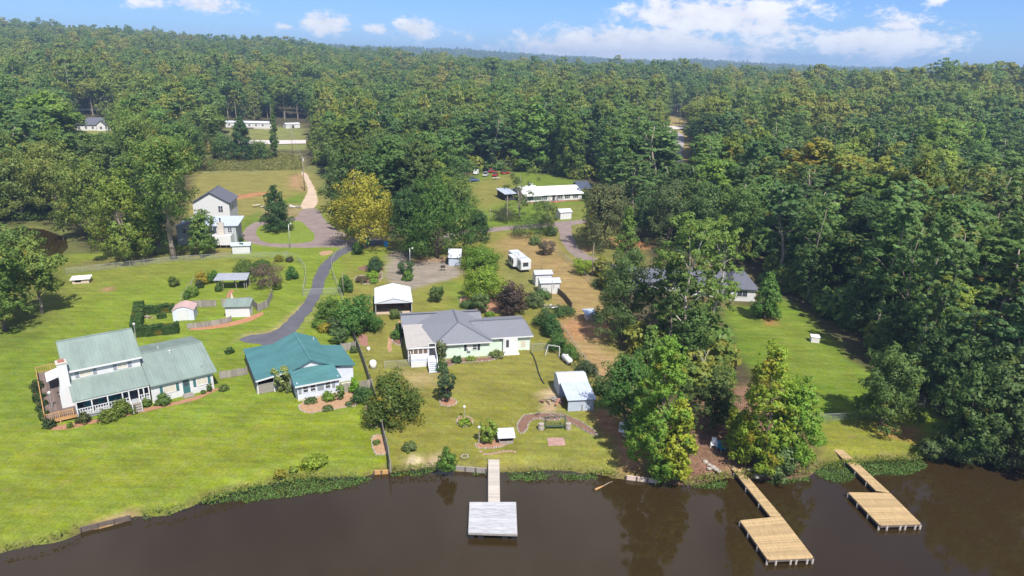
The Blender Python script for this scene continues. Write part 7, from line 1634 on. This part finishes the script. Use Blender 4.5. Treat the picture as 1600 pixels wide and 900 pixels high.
# ------------------------------------------------------------------ shrubs and plants
for a in (
    ('shrub', 'bush', 60, 612, 20, 18, (0.060, 0.096, 0.031), 'dark bush at the back corner of the deck border'), ('shrub', 'bush', 63, 627, 18, 16, (0.066, 0.111, 0.031), 'second dark bush along the deck border'), ('shrub', 'bush', 67, 640, 18, 16, (0.066, 0.103, 0.035), 'third dark bush along the deck border'), ('shrub', 'bush', 71, 653, 18, 15, (0.073, 0.119, 0.031), 'fourth dark bush along the deck border'), ('shrub', 'bush', 77, 667, 18, 14, (0.060, 0.096, 0.031), 'front dark bush at the deck corner'),
    ('shrub', 'bush', 110, 668, 10, 8, (0.157, 0.251, 0.037), 'tiny bright bush under the front deck rail'), ('shrub', 'bush', 131, 660, 20, 16, (0.103, 0.125, 0.037), 'reddish-green bush at the porch corner'),
    ('shrub', 'bush', 170, 657, 28, 17, (0.164, 0.222, 0.035), 'left clipped olive bush before the porch rail'), ('shrub', 'bush', 192, 648, 34, 24, (0.151, 0.214, 0.035), 'right clipped olive bush before the porch rail'), ('shrub', 'bush', 230, 635, 14, 13, (0.133, 0.207, 0.037), 'clipped bush right of the porch steps'),
    ('shrub', 'bush', 256, 632, 20, 18, (0.121, 0.214, 0.044), 'loose green bush below the wing windows'), ('shrub', 'bush', 246, 633, 9, 8, (0.133, 0.207, 0.051), 'small green bush left of the loose green bush'), ('shrub', 'bush', 318, 615, 7, 6, (0.109, 0.193, 0.037), 'tiny bush left of the wing corner'), ('shrub', 'vase', 328, 612, 8, 11, (0.109, 0.193, 0.051), 'small upright plant at the wing corner'),
    ('shrub', 'bush', 359, 552, 14, 9, (0.073, 0.148, 0.035), 'low dark bush on the lawn between the two roofs'), ('shrub', 'bush', 350, 610, 14, 10, (0.146, 0.207, 0.051), 'low plant by the old grey gate'),
    ('shrub', 'bush', 273, 447, 17, 16, (0.146, 0.207, 0.037), 'round bush alone on the upper left lawn'), ('shrub', 'bush', 317, 443, 20, 20, (0.370, 0.314, 0.036), 'golden shrub left of the garden pavilion'), ('shrub', 'bush', 334, 441, 20, 17, (0.109, 0.222, 0.037), 'green shrub behind the golden shrub'), ('shrub', 'bush', 312, 450, 12, 12, (0.066, 0.103, 0.044), 'small dark shrub below the golden shrub'),
    ('shrub', 'bush', 300, 462, 22, 14, (0.169, 0.281, 0.044), 'light green planting along the pavilion fence'), ('shrub', 'bush', 293, 467, 11, 8, (0.096, 0.193, 0.037), 'small bush at the end of the pavilion fence'), ('shrub', 'bush', 343, 455, 12, 12, (0.096, 0.170, 0.033), 'bush beneath the pavilion corner'),
    ('shrub', 'bush', 384, 433, 34, 26, (0.121, 0.193, 0.037), 'large loose shrub behind the pavilion'), ('shrub', 'bush', 408, 428, 34, 18, (0.115, 0.177, 0.037), 'dark loose shrub behind the purplish tree'), ('shrub', 'bush', 392, 440, 16, 10, (0.181, 0.281, 0.037), 'light shrub at the pavilion right end'), ('shrub', 'bush', 456, 436, 19, 18, (0.085, 0.199, 0.037), 'round green bush left of the curved chain-link fence'), ('shrub', 'bush', 433, 452, 14, 12, (0.206, 0.267, 0.051), 'yellowish plant at the foot of the purplish tree'),
    ('shrub', 'bush', 436, 408, 15, 9, (0.271, 0.263, 0.036), 'yellow-green shrub near the back fence'), ('shrub', 'bush', 452, 409, 12, 9, (0.091, 0.103, 0.051), 'dark clump at the back fence corner'), ('shrub', 'bush', 409, 420, 26, 14, (0.085, 0.170, 0.037), 'low dark shrub mass at the back of the pool garden'),
    ('shrub', 'bush', 560, 397, 20, 18, (0.073, 0.156, 0.033), 'dark bush at the foot of the yellow tree'), ('shrub', 'bush', 587, 423, 28, 20, (0.060, 0.119, 0.041), 'dark round shrub in the mulch strip'), ('hosta', 'bush', 582, 434, 22, 10, (0.242, 0.380, 0.037), 'lime hostas in the stone-edged bed'), ('hosta', 'bush', 584, 442, 14, 7, (0.194, 0.355, 0.044), 'small green hosta clump below the lime hostas'), ('shrub', 'bush', 565, 441, 18, 10, (0.142, 0.125, 0.061), 'brownish plants in the stone-edged bed'),
    ('shrub', 'vase', 635, 428, 24, 16, (0.073, 0.140, 0.044), 'dark spiky plant at the lamp pole bed'), ('shrub', 'bush', 637, 438, 18, 14, (0.146, 0.267, 0.044), 'light green bush at the lamp pole bed'), ('shrub', 'vase', 682, 472, 22, 21, (0.103, 0.170, 0.041), 'little vase-shaped shrub on the lawn behind the mint house'), ('shrub', 'bush', 619, 497, 20, 15, (0.133, 0.193, 0.044), 'bush at the carport corner'),
    ('shrub', 'vase', 752, 489, 26, 26, (0.139, 0.207, 0.063), 'light leafy shrub behind the ridge of the mint house'), ('shrub', 'bush', 765, 500, 17, 14, (0.169, 0.296, 0.032), 'round lime bush behind the right wing'), ('shrub', 'bush', 733, 480, 26, 12, (0.109, 0.177, 0.051), 'low groundcover in the mulch bed'),
    ('shrub', 'bush', 618, 529, 16, 14, (0.091, 0.199, 0.037), 'clipped round shrub left of the mint house'), ('shrub', 'bush', 625, 522, 18, 16, (0.073, 0.148, 0.037), 'dark shrub against the left end of the mint house'), ('shrub', 'bush', 690, 580, 18, 18, (0.091, 0.162, 0.044), 'low green plants right of the white steps'), ('shrub', 'vase', 690, 562, 18, 26, (0.151, 0.185, 0.069), 'small thin crape myrtle by the porch'), ('shrub', 'bush', 713, 566, 16, 10, (0.073, 0.148, 0.044), 'low dark plants along the mint wall'), ('shrub', 'bush', 735, 563, 18, 5, (0.242, 0.325, 0.051), 'yellow-green groundcover along the mint wall'), ('shrub', 'bush', 776, 557, 24, 9, (0.181, 0.236, 0.076), 'pale plants left of the white entry'),
    ('shrub', 'vase', 697, 627, 26, 44, (0.078, 0.125, 0.051), 'upright dark vase-shaped shrub on the front lawn'), ('shrub', 'bush', 699, 735, 30, 36, (0.121, 0.230, 0.035), 'rounded green bush at the water edge left of the floating dock'), ('fern', 'bush', 726, 663, 20, 11, (0.230, 0.340, 0.037), 'lime ferns in the small ring bed'), ('shrub', 'vase', 762, 692, 26, 30, (0.242, 0.340, 0.051), 'airy yellow-green plant left of the well house'),
    ('shrub', 'bush', 852, 512, 38, 32, (0.091, 0.170, 0.044), 'big shrub at the right end of the mint house'), ('shrub', 'bush', 862, 526, 30, 34, (0.078, 0.170, 0.044), 'dark leafy shrub on the overgrown fence'), ('shrub', 'bush', 870, 548, 28, 28, (0.091, 0.185, 0.041), 'green shrub behind the white swing frame'), ('shrub', 'bush', 889, 560, 26, 22, (0.103, 0.193, 0.037), 'green shrub right of the propane tank'), ('shrub', 'bush', 915, 585, 34, 20, (0.078, 0.111, 0.044), 'brown-green bramble behind the lake shed'), ('shrub', 'bush', 945, 615, 36, 26, (0.085, 0.148, 0.037), 'bramble right of the lake shed'), ('shrub', 'bush', 835, 478, 32, 22, (0.133, 0.185, 0.063), 'olive bush below the white sheds'), ('shrub', 'bush', 880, 492, 34, 14, (0.091, 0.162, 0.044), 'weeds over the ruined deck'), ('shrub', 'bush', 848, 468, 26, 16, (0.103, 0.193, 0.044), 'green weeds in front of the white sheds'),
    ('shrub', 'bush', 828, 372, 58, 40, (0.085, 0.156, 0.037), 'large dark shrub mass at the lane junction'), ('shrub', 'vase', 846, 360, 34, 38, (0.103, 0.177, 0.044), 'upright shrub beside the lane'), ('shrub', 'vase', 857, 368, 24, 46, (0.157, 0.207, 0.063), 'thin sapling beside the lane'), ('shrub', 'bush', 862, 368, 20, 14, (0.109, 0.177, 0.063), 'grey-green bush right of the sapling'), ('shrub', 'bush', 835, 382, 18, 12, (0.146, 0.222, 0.063), 'pale bush below the shrub mass'), ('shrub', 'vase', 854, 398, 24, 18, (0.185, 0.150, 0.097), 'dry brown bush by the camper'), ('banana_plant', 'vase', 910, 429, 28, 21, (0.267, 0.380, 0.037), 'bright lime banana plant beside the lane fence'), ('shrub', 'bush', 940, 448, 36, 14, (0.121, 0.193, 0.051), 'weeds at the foot of the dark pole'),
    ('shrub', 'vase', 441, 611, 26, 34, (0.315, 0.380, 0.127), 'pale flowering shrub at the sunroom corner'), ('shrub', 'bush', 452, 612, 14, 12, (0.194, 0.251, 0.089), 'faded flowers below the pale shrub'), ('shrub', 'bush', 486, 629, 18, 9, (0.133, 0.193, 0.063), 'grey-green plants at the left of the tan bed'), ('shrub', 'bush', 513, 625, 20, 14, (0.181, 0.310, 0.037), 'bright green bush before the sunroom'), ('shrub', 'vase', 532, 625, 13, 20, (0.181, 0.281, 0.063), 'little standard tree in the tan bed'), ('shrub', 'bush', 554, 614, 15, 24, (0.194, 0.370, 0.025), 'lime column shrub beside the grey fence'), ('shrub', 'bush', 568, 628, 34, 24, (0.073, 0.156, 0.037), 'dark shrub under the yellow-flecked tree'), ('shrub', 'bush', 546, 634, 12, 7, (0.121, 0.177, 0.063), 'low plants at the right of the tan bed'), ('shrub', 'bush', 512, 640, 16, 6, (0.121, 0.177, 0.051), 'low plants at the front of the tan bed'), ('shrub', 'bush', 586, 664, 11, 7, (0.133, 0.193, 0.076), 'small plant in the upper narrow bed'), ('shrub', 'bush', 588, 693, 12, 6, (0.169, 0.236, 0.063), 'small plant in the lower square bed'),
    ('shrub', 'bush', 510, 517, 26, 12, (0.345, 0.301, 0.036), 'golden low shrub behind the teal roof'), ('shrub', 'bush', 498, 512, 20, 14, (0.146, 0.251, 0.037), 'green low shrub left of the golden one'), ('shrub', 'vase', 528, 524, 28, 26, (0.103, 0.156, 0.057), 'dark flowering shrub behind the teal roof'), ('shrub', 'vase', 530, 537, 26, 22, (0.121, 0.193, 0.063), 'grey-green shrub at the teal roof right corner'), ('shrub', 'bush', 541, 456, 22, 24, (0.091, 0.193, 0.037), 'green vine bush at the dish pole'), ('shrub', 'bush', 553, 551, 12, 10, (0.121, 0.177, 0.063), 'small plant by the short grey fence'),
    ('reeds', 'bush', 486, 728, 30, 15, (0.267, 0.355, 0.037), 'tall yellow-green weeds on the left bank'), ('reeds', 'bush', 497, 724, 30, 14, (0.242, 0.340, 0.037), 'second clump of yellow-green weeds on the left bank'), ('reeds', 'bush', 437, 744, 18, 11, (0.320, 0.301, 0.036), 'golden weed clump at the left bank edge'), ('reeds', 'bush', 459, 735, 14, 8, (0.267, 0.355, 0.051), 'small pale weed clump on the left bank'), ('reeds', 'bush', 640, 704, 22, 14, (0.169, 0.222, 0.076), 'dead branches and weeds near the bare shore patch'),
    ('shrub', 'bush', 857, 314, 14, 10, (0.060, 0.125, 0.037), 'left foundation shrub of the white-roofed ranch house'), ('shrub', 'bush', 870, 314, 14, 9, (0.060, 0.125, 0.037), 'middle foundation shrub of the white-roofed ranch house'), ('shrub', 'bush', 882, 313, 12, 9, (0.060, 0.125, 0.037), 'right foundation shrub of the white-roofed ranch house'), ('shrub', 'bush', 790, 345, 40, 20, (0.121, 0.140, 0.063), 'brown weedy clump at the foot of the pale pole'), ('shrub', 'bush', 372, 378, 16, 10, (0.073, 0.133, 0.037), 'dark bush right of the farmhouse deck'), ('shrub', 'bush', 368, 358, 14, 12, (0.085, 0.133, 0.044), 'brown-green bush at the farmhouse corner'), ('shrub', 'vase', 380, 395, 9, 14, (0.121, 0.207, 0.051), 'sapling before the small white shed')):
    nm, kd, x, y, w, h_, c, lb = a
    shrub(nm, kd, x, y, w, h_, c, lb, 'plant' if nm in ('hosta', 'fern', 'reeds', 'banana_plant') else 'shrub')
for (x, y, w, h_, c, lb) in ((1452, 711, 36, 26, (.10, .15, .045), 'low bank bush where the right grass ends at the water'), (1478, 713, 40, 34, (.085, .135, .045), 'second bank bush of the right shore'), (1508, 716, 46, 38, (.095, .145, .05), 'third bank bush of the right shore'), (1542, 719, 46, 36, (.08, .13, .045), 'fourth bank bush of the right shore'), (1574, 724, 46, 34, (.12, .14, .06), 'greyish bank bush near the right picture edge'), (1597, 729, 30, 40, (.17, .17, .06), 'yellowish bank bush at the right picture edge')):
    shrub('bank_bush', 'bush', x, y, w, h_, c, lb, leaf=.24)
hedge((214, 525), (280, 519), 1.5, 1.6, (0.063, 0.125, 0.028), 'clipped front hedge of the pool garden'); hedge((226, 491), (273, 486), 1.3, 1.3, (0.066, 0.130, 0.028), 'clipped back hedge of the pool garden'); hedge((213, 520), (219, 484), 1.6, 1.6, (0.073, 0.140, 0.031), 'clipped left hedge of the pool garden'); hedge((246, 498), (260, 496), .7, .9, (0.078, 0.148, 0.031), 'small clipped hedge inside the pool garden')

# ------------------------------------------------------------------ floating weeds, bank grass, tall grass
def mat_of_plants(name, polys, per_m2, size, color, label, z=None, hgt_=.15, turn=0.0, cat='plants', upright=.5):
    rng = np.random.default_rng(len(name)*7+len(polys)); allq = []
    for pl in polys:
        W_ = np.array([(at(x, y, z if z is not None else 0)[:2] if z is not None else G(x, y)[:2]) for x, y in pl]); lo, hi = W_.min(0), W_.max(0); ar = np.prod(hi-lo); n = int(ar*per_m2)
        P_ = rng.uniform(0, 1, (n, 2))*(hi-lo)+lo; sd = seg_sd(P_[:, 0], P_[:, 1], W_)+.35*wob(P_[:, 0], P_[:, 1], 1.7); k = sd > rng.uniform(0, .35, n); P_ = P_[k]; n = len(P_)
        zz = (z if z is not None else hgt(P_[:, 0], P_[:, 1]))+rng.uniform(0, 1, n)**1.5*hgt_*(.6+.4*wob(P_[:, 0], P_[:, 1], .9)); c = np.stack([P_[:, 0], P_[:, 1], zz+.02], 1)
        nr = rng.normal(size=(n, 3))*.6; nr[:, 2] += 1-upright; nr /= np.linalg.norm(nr, axis=1)[:, None]; t = np.cross(nr, rng.normal(size=(n, 3))); t[:, 2] += upright*1.2; t /= np.linalg.norm(t, axis=1)[:, None]; b = np.cross(nr, t); b /= np.linalg.norm(b, axis=1)[:, None]
        s = size*rng.uniform(.5, 1.3, (n, 1)); allq.append(np.stack([c-t*s*.6, c-b*s*.35, c+t*s*.6, c+b*s*.35], 1))
    q = np.concatenate(allq); o = link(name, quad_mesh(name, q, M['leaf']), None); o.color = (*color, 1); o['turn'] = float(turn); tag(o, label, cat, kind='stuff'); print(name, len(q))
mat_of_plants('water_weeds', [[(314, 790), (316, 780), (360, 768), (420, 755), (470, 748), (575, 744), (582, 750), (540, 765), (470, 775), (400, 785), (360, 788)], [(600, 741), (640, 736), (680, 730), (690, 736), (655, 746), (618, 744)], [(782, 738), (850, 737), (862, 742), (855, 752), (800, 752)], [(860, 740), (930, 740), (935, 750), (880, 752)], [(735, 740), (765, 740), (764, 744), (738, 744)],
               [(1268, 735), (1300, 720), (1345, 722), (1350, 745), (1310, 757), (1285, 752)], [(1335, 722), (1400, 716), (1440, 718), (1450, 728), (1435, 742), (1390, 745), (1350, 742)], [(1075, 758), (1120, 750), (1140, 752), (1135, 765), (1095, 766)], [(1170, 752), (1260, 745), (1268, 752), (1210, 757)], [(205, 812), (250, 806), (268, 800), (270, 806), (230, 815)]],
              120, .17, (0.127, 0.222, 0.051), 'floating green water weeds along the shore', WATER, .28, upright=.35)
mat_of_plants('bank_grass', [[(0, 850), (60, 842), (120, 820), (128, 828), (60, 850), (0, 862)], [(215, 798), (300, 785), (320, 772), (420, 750), (440, 742), (560, 738), (560, 746), (420, 758), (300, 794), (218, 808)], [(612, 728), (700, 722), (700, 734), (612, 738)], [(785, 730), (960, 734), (980, 746), (900, 738), (790, 738)], [(1060, 745), (1140, 735), (1150, 748), (1070, 758)], [(1145, 735), (1270, 722), (1275, 738), (1160, 752)], [(1275, 722), (1440, 706), (1442, 718), (1280, 732)]],
              44, .22, (0.199, 0.244, 0.044), 'rough grass along the lake bank', None, .35, upright=.7, cat='grass')
mat_of_plants('field_weeds', [[(300, 262), (335, 242), (440, 240), (472, 246), (474, 266), (310, 268)]], 9, .6, (0.246, 0.251, 0.073), 'tall pale weeds in the field behind the farmhouse', None, 1.5, upright=.8, cat='weeds')
mat_of_plants('fence_weeds', [[(848, 500), (862, 496), (905, 556), (965, 625), (955, 640), (900, 590), (860, 530)]], 26, .3, (0.103, 0.170, 0.044), 'weeds grown through the overgrown chain-link fence', None, 1.1, upright=.5, cat='weeds')
mat_of_plants('leaf_litter', [[(1000, 640), (1080, 620), (1200, 605), (1262, 700), (1262, 735), (1050, 745)]], 5, .22, (0.246, 0.150, 0.073), 'brown leaf litter under the lakeside trees', None, .06, upright=.1, cat='leaf litter')
for i, (x, y, s) in enumerate(((1102, 722, .35), (1108, 727, .3), (1114, 731, .4), (1119, 734, .33), (1108, 733, .3), (1123, 737, .3), (1172, 734, .35), (1182, 745, .4), (1190, 743, .3))):
    p = G(x, y); o = MB().lathe([(s*.3, -.05), (s, .02), (s*.9, s*.5), (s*.3, s*.7)], 7).build('shore_rock', M['stone'], None, tuple(p)); o.rotation_euler[2] = i*.9; tag(o, 'pale rock on the bank at the shore end of the left new dock', 'rock', 'rocks at the shore end of the left new dock')

# ------------------------------------------------------------------ the air
def haze():
    m = bpy.data.materials.new('haze_air'); m.use_nodes = True; N = m.node_tree.nodes; L = m.node_tree.links; N.remove(N['Principled BSDF'])
    v = N.new('ShaderNodeVolumePrincipled'); v.inputs['Color'].default_value = (.46, .68, 1, 1); v.inputs['Density'].default_value = .00024; v.inputs['Anisotropy'].default_value = .2
    L.new(v.outputs[0], N['Material Output'].inputs['Volume'])
    b = MB(); b.box(-5600, 5600, -900, 5900, -5, 150); o = b.build('haze', m); tag(o, 'thin blue summer haze over the hills', 'haze', kind='stuff')
haze()
